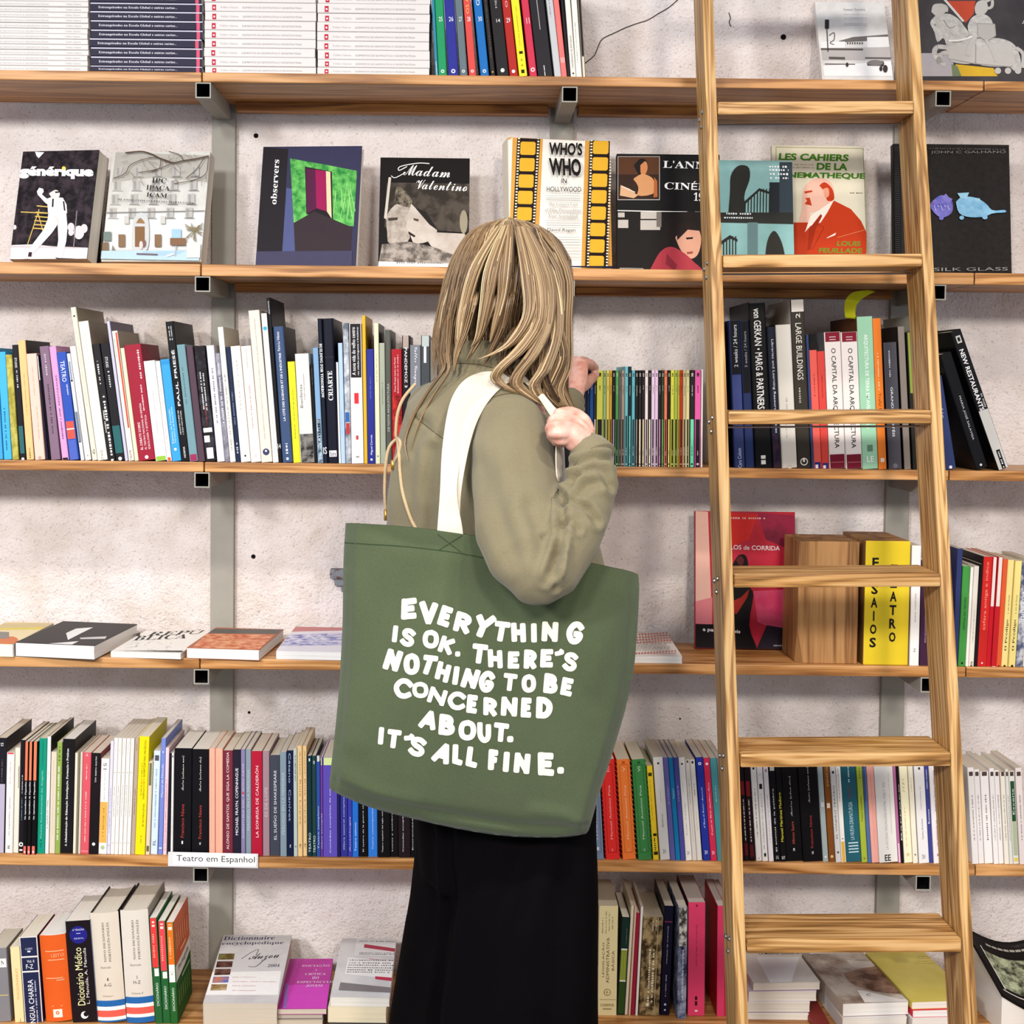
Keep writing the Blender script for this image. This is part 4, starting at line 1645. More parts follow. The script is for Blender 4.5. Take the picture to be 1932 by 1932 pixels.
def book_at(name, mw, w, d, h, col, way='spine', side=None, side_l=None, hard=False, page='e4d9c8', round_=0.0, open_=False):
    """a bound book: folded cover round a block of sheets; w thick, d deep from the spine, h tall"""
    t = empty(name, mw)
    f = MAP[way]
    th = .0024 if hard else .0007
    r = min(.0016 if not hard else .003, w * .3)
    if round_:
        bl = w * round_
        sp = [(0, d)] + [(w * (.5 - .5 * math.cos(math.pi * k / 8)), bl * (1 - math.sin(math.pi * k / 8) ** .8)) for k in range(9)] + [(w, d)]
        sp = [(0, d)] + [(w * k / 8, bl * ((2 * k / 8 - 1) ** 2)) for k in range(9)] + [(w, d)]
    else:
        sp = [(0, d), (0, r), (r * .3, r * .3), (r, 0), (w - r, 0), (w - r * .3, r * .3), (w, r), (w, d)]
    n = len(sp)
    inn = []
    for k, (a, b) in enumerate(sp):
        a0, b0 = sp[max(k - 1, 0)]
        a1, b1 = sp[min(k + 1, n - 1)]
        tx, ty = a1 - a0, b1 - b0
        l = math.hypot(tx, ty) or 1
        inn.append((min(w - th, max(th, a - ty / l * th)), b if k in (0, n - 1) else max(b + tx / l * th, th)))
    bm = bmesh.new()
    V = [[bm.verts.new(f(a, b, c)) for a, b in path] for path, c in ((sp, 0), (sp, h), (inn, 0), (inn, h))]
    for k in range(n - 1):
        mi = 1 if k == 0 else 2 if k == n - 2 else 0
        for q in ((V[0][k], V[0][k + 1], V[1][k + 1], V[1][k]), (V[2][k], V[3][k], V[3][k + 1], V[2][k + 1]),
                  (V[1][k], V[1][k + 1], V[3][k + 1], V[3][k]), (V[0][k], V[2][k], V[2][k + 1], V[0][k + 1])):
            bm.faces.new(q).material_index = mi
    for k in (0, n - 1):
        bm.faces.new((V[0][k], V[1][k], V[3][k], V[2][k])).material_index = 1 if k == 0 else 2
    bmesh.ops.recalc_face_normals(bm, faces=bm.faces)
    cs = cover_mat(col)
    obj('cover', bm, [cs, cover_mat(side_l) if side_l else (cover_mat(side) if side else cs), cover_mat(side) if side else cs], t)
    bm = bmesh.new()
    o, e = (.003, .0035) if hard else (.0004, .0006)
    b0 = max(th * 1.2, (w * round_ if round_ else 0) + th)
    rows = []
    for c in (o, h - o):
        rows.append([bm.verts.new(f(a, b, c)) for a, b in ((th * 1.02, b0), (w - th * 1.02, b0), (w - th * 1.02, d - e), (w * .5, d - e - (.12 * w if hard else .02 * w)), (th * 1.02, d - e))])
    for k in range(5):
        bm.faces.new((rows[0][k], rows[0][(k + 1) % 5], rows[1][(k + 1) % 5], rows[1][k]))
    bm.faces.new(rows[0][::-1])
    bm.faces.new(rows[1])
    bmesh.ops.recalc_face_normals(bm, faces=bm.faces)
    obj('page_block', bm, pages_mat(page, way), t)
    return t


def ordinal(n):
    a = ['', 'first', 'second', 'third', 'fourth', 'fifth', 'sixth', 'seventh', 'eighth', 'ninth', 'tenth', 'eleventh', 'twelfth', 'thirteenth', 'fourteenth', 'fifteenth', 'sixteenth',
         'seventeenth', 'eighteenth', 'nineteenth', 'twentieth']
    if n <= 20:
        return a[n]
    return ['', '', 'twenty', 'thirty', 'forty'][n // 10] + ('-' + a[n % 10] if n % 10 else '')


# marks on spines: positions in crop pixels down the picture, u as a share of the width
def T(s, c, y0, y1, size=.55, u=.5, d=1, bold=.0):
    return ('T', s, c, y0, y1, size, u, d, bold)


def LN(c, y0, y1, u=.5, size=.22):
    return ('L', c, y0, y1, u, size)


def B(c, y0, y1, u0=0.0, u1=1.0):
    return ('B', c, y0, y1, u0, u1)


def O(c, y, size=.5, u=.5):
    return ('O', c, y, size, u)


def H(s, c, y0, y1, u0=.1, u1=.9, bold=.0):
    return ('H', s, c, y0, y1, u0, u1, bold)


RNG = random.Random(3)


def spine_print(t, w, marks, zof, bulge=0.0):
    if not marks:
        return

    def fn(u, v, l):
        b = bulge * (1 - (1 - (2 * u / w - 1) ** 2)) if bulge else 0
        return (u, b - l, v)
    p = Print(fn)
    r = min(.0016, w * .3) if not bulge else 0
    for m in marks:
        k = m[0]
        if k == 'T':
            _, s, c, y0, y1, size, u, d, bold = m
            a, b = sorted((zof(y0), zof(y1)))
            hh = w * size
            if d > 0:
                p.text(c, s, (u * w + hh / 2, a), (0, b - a), (-hh, 0), bold)
            else:
                p.text(c, s, (u * w - hh / 2, b), (0, a - b), (hh, 0), bold)
        elif k == 'H':
            _, s, c, y0, y1, u0, u1, bold = m
            a, b = sorted((zof(y0), zof(y1)))
            p.text(c, s, (u0 * w, a), ((u1 - u0) * w, 0), (0, b - a), bold)
        elif k == 'L':
            _, c, y0, y1, u, size = m
            a, b = sorted((zof(y0), zof(y1)))
            p.dashes(c, u * w, a, b, max(w * size, .0008), RNG)
        elif k == 'B':
            _, c, y0, y1, u0, u1 = m
            a, b = sorted((zof(y0), zof(y1)))
            a = max(a, 0.0003)
            lo, hi = (r if u0 == 0 else u0 * w), (w - r if u1 == 1 else u1 * w)
            if bulge:
                for q in range(6):
                    x0, x1 = lo + (hi - lo) * q / 6, lo + (hi - lo) * (q + 1) / 6
                    p.lift -= .00006 if q else 0
                    p.rect(c, x0, a, x1, b)
            else:
                p.rect(c, lo, a, hi, b)
        elif k == 'O':
            _, c, y, size, u = m
            p.disc(c, u * w, zof(y), w * size / 2)
    p.done('spine_lettering', t)


ALLB = []


def section(crop, k, y, lean, base_cy, entries, group, first, dep=None, base_z=None, start=None, dmax=None, name='book'):
    """spine-out books along one board; entries (right edge at the base, top edge, colour, description, options)"""
    ox, oy, s = crop
    z0 = TOP[k] if base_z is None else base_z
    prev_desc, prev_x, last = None, start, None
    rnd = random.Random(hash(first) % 1000 if False else len(entries) * 7 + k)
    for e in entries:
        xr, top, col, desc = e[:4]
        o = dict(e[4]) if len(e) > 4 else {}
        xl = o.pop('l', prev_x)
        prev_x = xr
        pxl, pxr = ox + xl / s, ox + xr / s
        py = oy + base_cy / s
        yy = y + o.pop('dy', rnd.uniform(0, .004))
        Xl, Xr = P(pxl, py, y).x, P(pxr, py, y).x
        pxm = (pxl + pxr) / 2
        sl = o.pop('lean', None)
        sl = (interp(lean, xl) if sl is None else sl) + ROLL
        a = math.atan(sl)
        w = (Xr - Xl) * math.cos(a) - .0005
        wmin = min(w, max(.003, w * .55))
        pyt = oy + top / s
        # height along the lean
        h = (P(pxm - (py - pyt) * (sl - ROLL), pyt, yy).z - z0) / math.cos(a)
        if last and last[3] + .004 > Xl:
            # lean against the neighbour instead of running into it
            sh = max(0, (math.tan(a) - math.tan(last[0])) * min(h, last[1]) + (last[2] - Xl) * .0)
            sh = min(sh, w - wmin)
            Xl += sh
            w -= sh
        last = (a, h, Xl, Xr)
        d = o.pop('d', None) or min(dep or .2, max(.10, h * .70))
        d = min(d, (dmax or 2.912) - yy)
        piv = Vector((Xl + .00025, yy, z0 + .0002)) if a >= 0 else Vector((Xr - .00025, yy, z0 + .0002))
        rot = Matrix.Rotation(-a, 4, 'Y')
        mw = Matrix.Translation(piv) @ rot @ (Matrix.Translation((0, 0, 0)) if a >= 0 else Matrix.Translation((-w, 0, 0)))
        marks = o.pop('m', ())
        lab = o.pop('label', None)
        rd = .10 if o.pop('rd', False) else 0.0
        t = book_at(name, mw, w, d, h, col, 'spine', o.pop('side', None), o.pop('side_l', None), o.pop('hard', False), o.pop('page', 'e4d9c8'), rd)
        # mesh is local: fix world placement of the empty
        def zof(cy):
            q = oy + cy / s
            return (P(pxm - (py - q) * (sl - ROLL), q, yy).z - z0) / math.cos(a)
        spine_print(t, w, marks, zof, w * rd)
        if lab is None:
            lab = f'{desc}, {first}'
            if prev_desc:
                for lab in (f'{desc} right of the {prev_desc}, {ORD[k]} shelf', f'{desc} right of {prev_desc}, {ORD[k]} shelf', f'{desc} right of {prev_desc}', f'{desc} after {prev_desc}'):
                    if len(lab.split()) <= 16:
                        break
        tag(t, lab, 'book', o.pop('group', group))
        prev_desc = desc
        ALLB.append(t)


W_, K_ = 'f0ece4', '1a171a'
G3 = 'books standing on the third shelf'
# ---- third shelf, first bay
section((0, 560, 4.83), 2, 2.702, [(0, .045), (280, .065), (520, .100), (820, .132), (960, .127), (1300, .117), (1700, .107), (2000, .09)], 1528, [
    (28, 470, '4fa9d8', 'sky-blue paperback with dark head', dict(l=-60, m=[B('222a35', 470, 506)])),
    (105, 505, '53b6e6', 'sky-blue paperback with fine lettering', dict(m=[LN('2a5f86', 1000, 1400, .45, .2)])),
    (172, 530, mat_mottle('a59b45', 'c9bf6a', 60), 'mustard patterned paperback'),
    (234, 440, '26242a', 'slim black paperback with a small cup emblem', dict(m=[T('ÉTUDES', 'e8e8e8', 560, 650, .45, d=-1), LN('c9c9c9', 660, 830, .5, .25), B('3d6f70', 1180, 1430), O('dcdcdc', 1480, .5)])),
    (310, 400, 'efc48c', 'tall apricot paperback', dict(side='2d2024', m=[LN('c9975c', 700, 1080, .5, .12), LN('9b7443', 1380, 1500, .5, .2)])),
    (412, 522, 'f4cbbb', 'pale pink paperback', dict(m=[LN('d2a294', 640, 900, .5, .1), LN('d2a294', 1000, 1300, .6, .1), O('c79f92', 1470, .3)])),
    (442, 530, '2a2440', 'narrow navy paperback', dict(m=[B('f0ece6', 540, 760)])),
    (458, 640, K_, 'very thin black paperback', dict(l=447)),
    (548, 455, '8d7486', 'dusky mauve paperback', dict(m=[LN('c9b9c6', 520, 720, .5, .2), LN('5d4858', 800, 1250, .5, .2)])),
    (625, 455, 'd9a4cd', 'lilac-pink paperback', dict(m=[T('ARISTÓFANES', '6d2f68', 720, 1000, .28), LN('7b4a78', 1020, 1300, .5, .2), B('201b22', 1470, 1530)])),
    (722, 510, '3c5cb4', 'cobalt-blue paperback with a red panel', dict(m=[B('dd6152', 1140, 1300), B('f1e9e2', 1205, 1215), T('TEATRO', 'f3f3f3', 590, 780, .45, d=-1), LN('e6e6f0', 800, 900, .7, .15), B('5a6fbe', 1310, 1525)])),
    (766, 520, 'e4e6ea', 'slim white paperback with grey blocks', dict(m=[B('8f9aa8', 590, 760, .3, 1), B('7d8896', 1050, 1320, .2, .9), B('26303c', 760, 776), B('26303c', 1320, 1330)])),
    (828, 455, 'efe9e3', 'plain white paperback', dict(m=[LN('c9c2ba', 540, 660, .5, .12), LN('b9b0a8', 860, 1250, .5, .12), O('b5aca4', 1450, .3)])),
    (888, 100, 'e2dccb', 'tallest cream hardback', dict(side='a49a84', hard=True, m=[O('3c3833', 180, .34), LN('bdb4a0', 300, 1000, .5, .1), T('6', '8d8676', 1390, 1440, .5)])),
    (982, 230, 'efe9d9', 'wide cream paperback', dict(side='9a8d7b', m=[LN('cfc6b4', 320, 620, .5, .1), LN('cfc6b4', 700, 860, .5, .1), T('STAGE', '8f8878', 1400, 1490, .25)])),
    (1052, 435, '2a282b', 'black paperback with scrawled title', dict(m=[LN('e6e2d8', 590, 800, .4, .25), LN('f2efe6', 900, 1500, .6, .35), LN('d8d5cc', 1040, 1240, .3, .2)])),
    (1138, 430, '262428', 'black paperback with a teal foot', dict(m=[T('ÉTUDES', 'e8e8e8', 555, 650, .35, d=-1), LN('c9c9c9', 660, 830, .5, .2), B('356c6d', 1180, 1430), O('e8e8e8', 1480, .4)])),
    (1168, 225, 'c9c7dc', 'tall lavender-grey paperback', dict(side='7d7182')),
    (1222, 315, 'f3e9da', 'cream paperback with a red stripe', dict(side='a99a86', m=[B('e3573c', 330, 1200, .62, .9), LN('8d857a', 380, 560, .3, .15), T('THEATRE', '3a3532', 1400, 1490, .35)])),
    (1262, 470, 'e9dcc0', 'thin straw-coloured paperback'),
    (1416, 445, 'a32a40', 'wide crimson paperback', dict(m=[LN('f3dfe0', 500, 760, .78, .12), LN('f3dfe0', 810, 1050, .70, .09), T('EL DEBATE SOBRE', 'f6e6e6', 1150, 1400, .14, .28), T('EL TEATRO NACIONAL EN ESPAÑA', 'f6e6e6', 980, 1400, .14, .50), T('IDEOLOGÍA Y ESTÉTICA', 'f6e6e6', 1090, 1400, .14, .72), O('f6e6e6', 1470, .22)])),
    (1522, 590, 'f2efea', 'white paperback with a lime foot', dict(m=[B('9bc44e', 1458, 1515), LN('b9b2aa', 850, 1250, .5, .1)])),
    (1566, 590, 'f4f1ec', 'white paperback with an orange foot', dict(m=[B('e0623a', 1465, 1515), LN('c79a90', 770, 1400, .5, .18)])),
    (1652, 575, '46a5dc', 'bright blue paperback', dict(m=[T('Espaços de Formação', 'e8f4fb', 1030, 1340, .2, .35), T('Territórios de Experiência', 'e8f4fb', 1010, 1340, .2, .62), B('3a97cf', 585, 620), O('e8f4fb', 1395, .3)])),
    (1728, 230, '1b191c', 'tall black book with large white capitals', dict(side='352a2c', m=[LN('d8d8d8', 270, 400, .35, .14), LN('d8d8d8', 270, 400, .62, .14), T('PAUL FRIESÉ', 'f4f4f4', 490, 1000, .40, .5, bold=.01), T('ARCHITECTURES DE', 'f0f0f0', 1040, 1260, .16, .3), T('L’ÂGE INDUSTRIEL', 'f0f0f0', 1040, 1260, .16, .6), T('NORMA', 'f0f0f0', 1370, 1470, .24)])),
    (1806, 440, '7d9ea5', 'grey-teal paperback', dict(m=[LN('5b7a82', 650, 980, .4, .2), B('a23a62', 1440, 1500)])),
    (1870, 450, '5e4a55', 'plum-brown paperback'),
    (1972, 455, mat_mottle('221f24', '4c4850', 30, .45, .62), 'black paperback with white brush strokes', dict(m=[LN('f1f1ee', 690, 1030, .35, .12), LN('f1f1ee', 690, 1040, .62, .12), B('e9e7e2', 1200, 1240, .1, .9), B('e9e7e2', 1270, 1330, .1, .6), B('e9e7e2', 1380, 1480, .2, .8), LN('c14a42', 1000, 1180, .5, .1)])),
], G3, 'first at the edge of the third shelf')
# ---- third shelf, second bay up to the jacket
section((360, 540, 3.864), 2, 2.702, [(190, .088), (400, .085), (560, .08), (690, .062), (770, .052), (1000, .035), (1150, .016), (1700, .0)], 1295, [
    (248, 435, 'd9d7de', 'pale grey-white paperback', dict(l=190, m=[LN('7d7a84', 600, 1000, .5, .2)])),
    (286, 490, mat_mottle('7c7985', 'a3a0aa', 50), 'grey mottled paperback', dict(m=[LN('e6e6ec', 560, 1000, .5, .3)])),
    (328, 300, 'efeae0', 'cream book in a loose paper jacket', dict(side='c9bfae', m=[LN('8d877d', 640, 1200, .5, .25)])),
    (365, 445, '28344f', 'narrow dark navy paperback', dict(m=[LN('7d8aa6', 770, 1010, .5, .3), LN('c9d0dd', 1140, 1220, .5, .35)])),
    (438, 440, 'ebe3da', 'ivory paperback with spaced capitals', dict(m=[T('F A L A R   D E   V I V E R', 'a9a39b', 540, 900, .16), O('3a3532', 1240, .2)])),
    (514, 440, 'f0e6dd', 'ivory paperback with faint red title', dict(m=[LN('b5aaa0', 460, 600, .5, .1), LN('d8968c', 730, 1040, .5, .14), O('d8c9c0', 1240, .25)])),
    (596, 180, 'e6dbce', 'tall cream paperback with a round dark emblem', dict(m=[LN('9b9286', 240, 1120, .5, .07), O('454a72', 1212, .62), O('e6dbce', 1205, .2)])),
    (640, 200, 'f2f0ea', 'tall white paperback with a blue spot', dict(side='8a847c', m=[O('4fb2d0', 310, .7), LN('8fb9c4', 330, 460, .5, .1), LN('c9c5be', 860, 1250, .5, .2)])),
    (668, 85, '19171b', 'tall black book in a torn plastic wrapper', dict(side='19171b', m=[T('ARQUITECTOS', 'e8e8e8', 110, 205, .4), H('14', 'e8e8e8', 1150, 1185)])),
    (746, 297, '475a7c', 'slate-blue paperback with white capitals', dict(side='19181c', hard=True, m=[T('LA CITÉ DES SCIENCES ET DE L’INDUSTRIE', 'f4f4f6', 490, 985, .26, .45, bold=.01), T('Paris-La Villette', 'f0f0f4', 335, 475, .24, .42), LN('d8dce6', 1150, 1270, .5, .25)])),
    (800, 552, 'f1e838', 'lemon-yellow paperback', dict(m=[LN('8d8630', 740, 1000, .5, .14), T('Building Site', '3a371c', 1010, 1110, .22)])),
    (902, 495, 'dedbd5', 'light grey paperback with an old photograph', dict(page='ece6dc', m=[T('Bienfeitas', '6d6a66', 720, 890, .2, .3), LN('8d8a86', 640, 830, .55, .06), B(mat_mottle('2e2c2b', '8b8782', 60), 1080, 1290, 0.05, .98)])),
    (925, 570, '1c1b1e', 'narrow black paperback', dict(m=[LN('5d5d66', 600, 720, .5, .3)])),
    (966, 450, '88a9c8', 'pale steel-blue paperback', dict(m=[B(mat_mottle('3b4650', 'b9c6d0', 70), 970, 1290), LN('1d2730', 1000, 1140, .5, .4)])),
    (1000, 237, '1d2230', 'tall near-black book with white serif title', dict(side='1d2230', hard=True, m=[T(serif('BUILDING FOR TOMORROW'), 'f2f2f2', 420, 815, .62, .5, -1), H('IS', 'f2f2f2', 1175, 1225)])),
    (1078, 237, '171a2b', 'glossy midnight-blue hardback', dict(hard=True, m=[T(serif('CRIARTE'), 'f4f4f4', 620, 835, .44, .5), B('e4e4e8', 1200, 1245, .15, .85), H('lin', '171a2b', 1206, 1240, .25, .75), B('2b3040', 515, 525)])),
    (1094, 555, 'f1eee8', 'thin white paperback'),
    (1128, 415, 'b4caec', 'powder-blue paperback', dict(side='2b2a30', m=[LN('7b97c2', 900, 1100, .4, .15)])),
    (1172, 270, mat_mottle('6b747f', 'd9dde2', 25, .4, .6), 'tall paperback with a grey photographic spine', dict(m=[B('bb3f3f', 1000, 1080, .2, .8), B('3d6cab', 920, 990, .1, .8)])),
    (1262, 275, 'ece3e2', 'white paperback with a black upper panel', dict(side='241f22', m=[B('2a2628', 276, 668), T('A nova vida do velho centro', 'f6f6f6', 300, 650, .30, .33), T('nas cidades portuguesas e brasileiras', 'f0f0f0', 300, 650, .18, .7), B('d83a44', 780, 858, .32, .68), T('1', 'c0504c', 1090, 1120, .2), LN('9b9290', 1240, 1250, .5, .3)])),
    (1290, 215, 'dcb33a', 'tall golden-yellow book with a curled cover', dict(side='c9a032')),
    (1346, 460, '343a90', 'royal-blue paperback', dict(side_l='19181c', m=[T('Miguel Correia', 'f2f2f6', 1085, 1230, .32, .55), LN('7b80c0', 660, 820, .5, .12), O('f2f2f6', 1265, .3)])),
    (1382, 270, 'dfe0bf', 'tall pale celery paperback', dict(side='222024', m=[LN('9b9b7d', 500, 700, .5, .2), O('8d8d70', 1240, .35)])),
    (1424, 415, 'abb09e', 'sage-grey paperback', dict(m=[LN('7d8273', 700, 860, .5, .2)])),
    (1468, 320, '62645c', 'charcoal-green hardback', dict(hard=True, side='201c1e', m=[T('DE NOVA ARQUITECTURA', 'c9cbc2', 710, 1060, .4, .5)])),
    (1545, 460, 'b32a33', 'scarlet paperback with a painted scene', dict(m=[T('Duas Praças junto ao Porto', 'f3dede', 520, 770, .2, .35), LN('f3dede', 500, 780, .62, .1), B(mat_mottle('7d1a22', 'd6453a', 40), 800, 1290)])),
    (1600, 360, '2b2226', 'dark brown paperback with rounded capitals', dict(m=[B('b9a79e', 360, 455), T('PANDEMOZ 3', 'f4f0ea', 450, 740, .36, .5, -1, .01)])),
    (1680, 430, '8b8d92', 'mid-grey paperback with an italic title', dict(m=[T(serif('Valter Vinagre', 1), 'f0f0f2', 440, 720, .4, .5, -1)])),
    (1745, 360, '55595c', 'dark grey paperback with a white patch', dict(m=[B('c9d0ca', 362, 440), B('e6e6e6', 440, 560, .3, .6)])),
    (1800, 400, '8e8a84', 'stone-grey paperback'),
    (1880, 420, '4b4a50', 'charcoal paperback'),
], G3, 'right of the first upright')
# ---- thin two-tone magazines by the ladder
MAGS = [(296, '2c2b30', '2a2a2e', 'black', 'black'), (330, '303038', '29282c', 'charcoal', 'black'), (358, '2b3040', '2b2a2e', 'slate', 'black'), (385, '26324a', '2a292d', 'navy', 'black'),
        (425, '2a5590', '27262a', 'blue', 'black'), (455, '3a3a40', 'e6dccb', 'grey', 'cream'), (520, 'dcdc66', '2d2a2c', 'yellow', 'black'), (553, 'a9c48d', '302c2c', 'pale green', 'black'),
        (585, 'eeda78', '2c292b', 'straw', 'black'), (612, 'dcb850', '322e2c', 'gold', 'black'), (645, '2f2a2d', 'b79cc4', 'black', 'lilac'), (680, '5fa763', '2a2729', 'green', 'black'),
        (705, '7d7074', '2e2a2b', 'mauve-grey', 'black'), (740, 'a89d90', '332f30', 'taupe', 'black'), (775, '7cc3cc', '2b4a4e', 'aqua', 'dark teal'), (810, '24363a', '74c6bf', 'dark teal', 'aqua'),
        (845, '6fbcc8', '2c2a2c', 'turquoise', 'black'), (878, '2d292b', '938585', 'black', 'mauve-grey'), (912, '2f2b2b', 'e5d6b8', 'black', 'cream'), (945, '322d2d', 'dccdae', 'black', 'tan'),
        (978, 'ecdddb', '2e2a2b', 'blush', 'black'), (1010, '2c2828', 'ece3cf', 'black', 'ivory'), (1045, 'e4cde0', '2c282b', 'pale lilac', 'black'), (1080, 'dfc5de', '2f2b2f', 'orchid', 'black'),
        (1110, '302b2c', 'cf91bd', 'black', 'pink'), (1140, '3f4a36', '6fb361', 'dark green', 'green'), (1172, 'ea8a69', '2c2829', 'salmon', 'black'), (1205, '2d2928', 'f0de82', 'black', 'yellow'),
        (1243, 'ecea5e', '2c2a28', 'lemon', 'black'), (1278, 'c2d265', '2a2828', 'lime', 'black'), (1297, 'e6d860', '2b2929', 'yellow', 'charcoal'), (1330, 'dc5833', '2c2a29', 'vermilion', 'black'),
        (1362, 'e8dbad', '2e2b2a', 'cream', 'black'), (1397, 'f0e5a6', '2d2b2a', 'primrose', 'black'), (1450, '322e30', '80dfb8', 'black', 'mint'), (1512, 'e46bab', '2d282c', 'hot pink', 'black')]
ents = []
for i, (xr, c1, c2, n1, n2) in enumerate(MAGS):
    raised = 14 <= i <= 15
    sp = 1100 if raised else 1135
    dk = '2a2628' if int(c1[:2], 16) > 110 else 'd8d4cc'
    dk2 = '2a2628' if int(c2[:2], 16) > 110 else 'd8d4cc'
    ents.append((xr, 600 if raised else 640 - i * .12, c1, n1, dict(l=MAGS[i - 1][0] if i else 262, d=.165, dy=0, label=f'slim magazine, {n1} over {n2} spine, {ordinal(len(MAGS) - i)} one counted from the ladder',
                 m=[B(c2, sp, 1640), O(dk, 676, .42), B(dk, 690, 700, .3, .7), LN(dk, 790, 830 + (i * 37) % 70, .5, .2), LN(dk2, 1400 + (i * 53) % 60, 1500, .5, .2), O(dk2, 1588, .4)])))
section((1040, 580, 5.367), 2, 2.704, [(0, -.004), (1500, .002)], 1642, ents, 'two-tone magazines in a row beside the ladder', 'x', name='magazine')
section((1040, 580, 5.367), 2, 2.7035, [(0, .0)], 1642, [
    (1533, 628, 'f3f1ec', 'thin white folder', dict(l=1515, d=.17, label='thin white folder closing the row of two-tone magazines beside the ladder')),
], G3, 'x')
# ---- third shelf behind the ladder
section((1340, 540, 3.263), 2, 2.704, [(100, .044), (350, .056), (620, .052), (1000, .05), (1150, .060), (1330, .062)], 1165, [
    (118, 206, '171619', 'black book with a white monogram', dict(l=62, side_l='efeae2', label='black book with white monogram, just inside the ladder on the third shelf', m=[T('XL', 'e8e8e8', 960, 1060, .4)])),
    (216, 212, '3b4573', 'blue hardback with a black upper half', dict(l=150, hard=True, m=[B('17171b', 214, 545), T('2 weeks / 24 hours', 'e0e2ea', 240, 500, .36, .5, 1), B('49548a', 550, 800), T('Cara Colom', 'c9d0e6', 1000, 1120, .34)])),
    (275, 214, '2d3a66', 'dark blue hardback with faint lettering', dict(hard=True, m=[B('15151a', 216, 660), T('3 weeks / 24 hours', 'a9acb8', 280, 500, .3, .5, 1)])),
    (383, 100, '151416', 'thick black hardback in clear film', dict(hard=True, side_l='2a2a30', m=[T('von GERKAN • MARG & PARTNERS', 'f2f2ee', 140, 760, .42, .48, -1, .01), B('e6e6e2', 1045, 1100, .35, .62), B('151416', 1066, 1074, .3, .7), B('5a5a60', 100, 108)])),
    (440, 252, '23283a', 'dark navy hardback with a thin title', dict(hard=True, side_l='3d3a38', m=[T('Libraries and Learning Resource Centres', 'e4e6ea', 330, 905, .34, .55, -1), B(mat_mottle('4a3340', '28223a', 40), 910, 1160)])),
    (537, 240, 'dedad1', 'thick white hardback', dict(hard=True, side_l='1a191b', m=[LN('a9a49b', 690, 760, .5, .1), LN('b5afa5', 850, 940, .4, .08), O('c2bcb1', 1120, .3), O('dedad1', 1120, .2)])),
    (624, 84, '413c35', 'tall dark olive hardback with quirky capitals', dict(hard=True, side_l='cfc9bf', m=[B('e9e4da', 86, 160), T('LARGE BUILDINGS', 'ece8de', 230, 580, .42, .5, -1), T('2', 'ece8de', 170, 200, .3), LN('b5b0a6', 610, 720, .4, .14), O('f0ece4', 1083, .55), O('413c35', 1083, .42), B('f0ece4', 1060, 1085, .42, .56)])),
    (640, 300, '3c4f7c', 'thin blue paperback'),
    (688, 395, 'e46a60', 'coral paperback', dict(m=[LN('8d3a34', 540, 680, .5, .14), B('3a3580', 1085, 1160), B('f0e6ea', 1100, 1130, .2, .55)])),
    (735, 402, 'd8524a', 'deeper coral paperback', dict(m=[LN('8a2f2c', 550, 690, .5, .14), B('3a3580', 1090, 1165), B('f0e6ea', 1104, 1132, .2, .55)])),
    (836, 285, 'e9e2de', 'white and wine-red paperback lettered in black', dict(side_l='77787a', m=[B('8a2338', 286, 345), B('e6d4d6', 314, 318, .3, .7), B('e6d4d6', 330, 334, .3, .7), T('O CAPITAL DA ARQUITECTURA', '241f22', 385, 1000, .33, .5, -1, .005), B('7d1f36', 1038, 1165), B('b06a76', 1084, 1089, .1, .9)])),
    (937, 285, 'e9e2de', 'matching white and wine-red paperback', dict(m=[B('8a2338', 286, 345), B('e6d4d6', 314, 318, .3, .7), B('e6d4d6', 330, 334, .3, .7), T('O CAPITAL DA ARQUITECTURA', '241f22', 385, 1000, .33, .5, -1, .005), B('7d1f36', 1038, 1165), B('b06a76', 1084, 1089, .1, .9)])),
    (1034, 190, 'a3d0b1', 'mint-green paperback with white capitals', dict(side_l='6b4226', m=[T('ARQUITECTURA DE TERRA EM AVIS', 'eef6ee', 300, 760, .28, .5, -1, .01), T('MÉRTOLA', 'eef6ee', 770, 880, .28, .5, -1, .01), B('6d8d78', 980, 1020, .35, .7), H('LE', 'f4f8f2', 1050, 1085, .3, .75, .01)])),
    (1088, 200, 'ee8a38', 'orange paperback', dict(m=[LN('f9d8b0', 410, 640, .45, .18), T('Trafal Pires', '8d4a18', 660, 820, .3, .5, -1), B('f6e6d2', 1060, 1085, .3, .75)])),
    (1182, 348, '55535a', 'dark grey paperback with white title', dict(l=1096, side_l='242226', m=[LN('d8d8dc', 400, 560, .4, .12), T('GRANDES HOTÉIS', 'f0f0f2', 625, 930, .22, .5, -1), O('77757c', 1108, .35)])),
    (1240, 250, '8a8078', 'taupe paperback', dict(l=1198, side_l='2e2a2a')),
    (1292, 285, '2f2d28', 'black paperback with an olive upper half', dict(l=1250, m=[B('8d9c46', 287, 660)])),
    (1330, 180, 'b4b8ac', 'tall grey-green paperback', dict(l=1296)),
], G3, 'x', dmax=2.905)
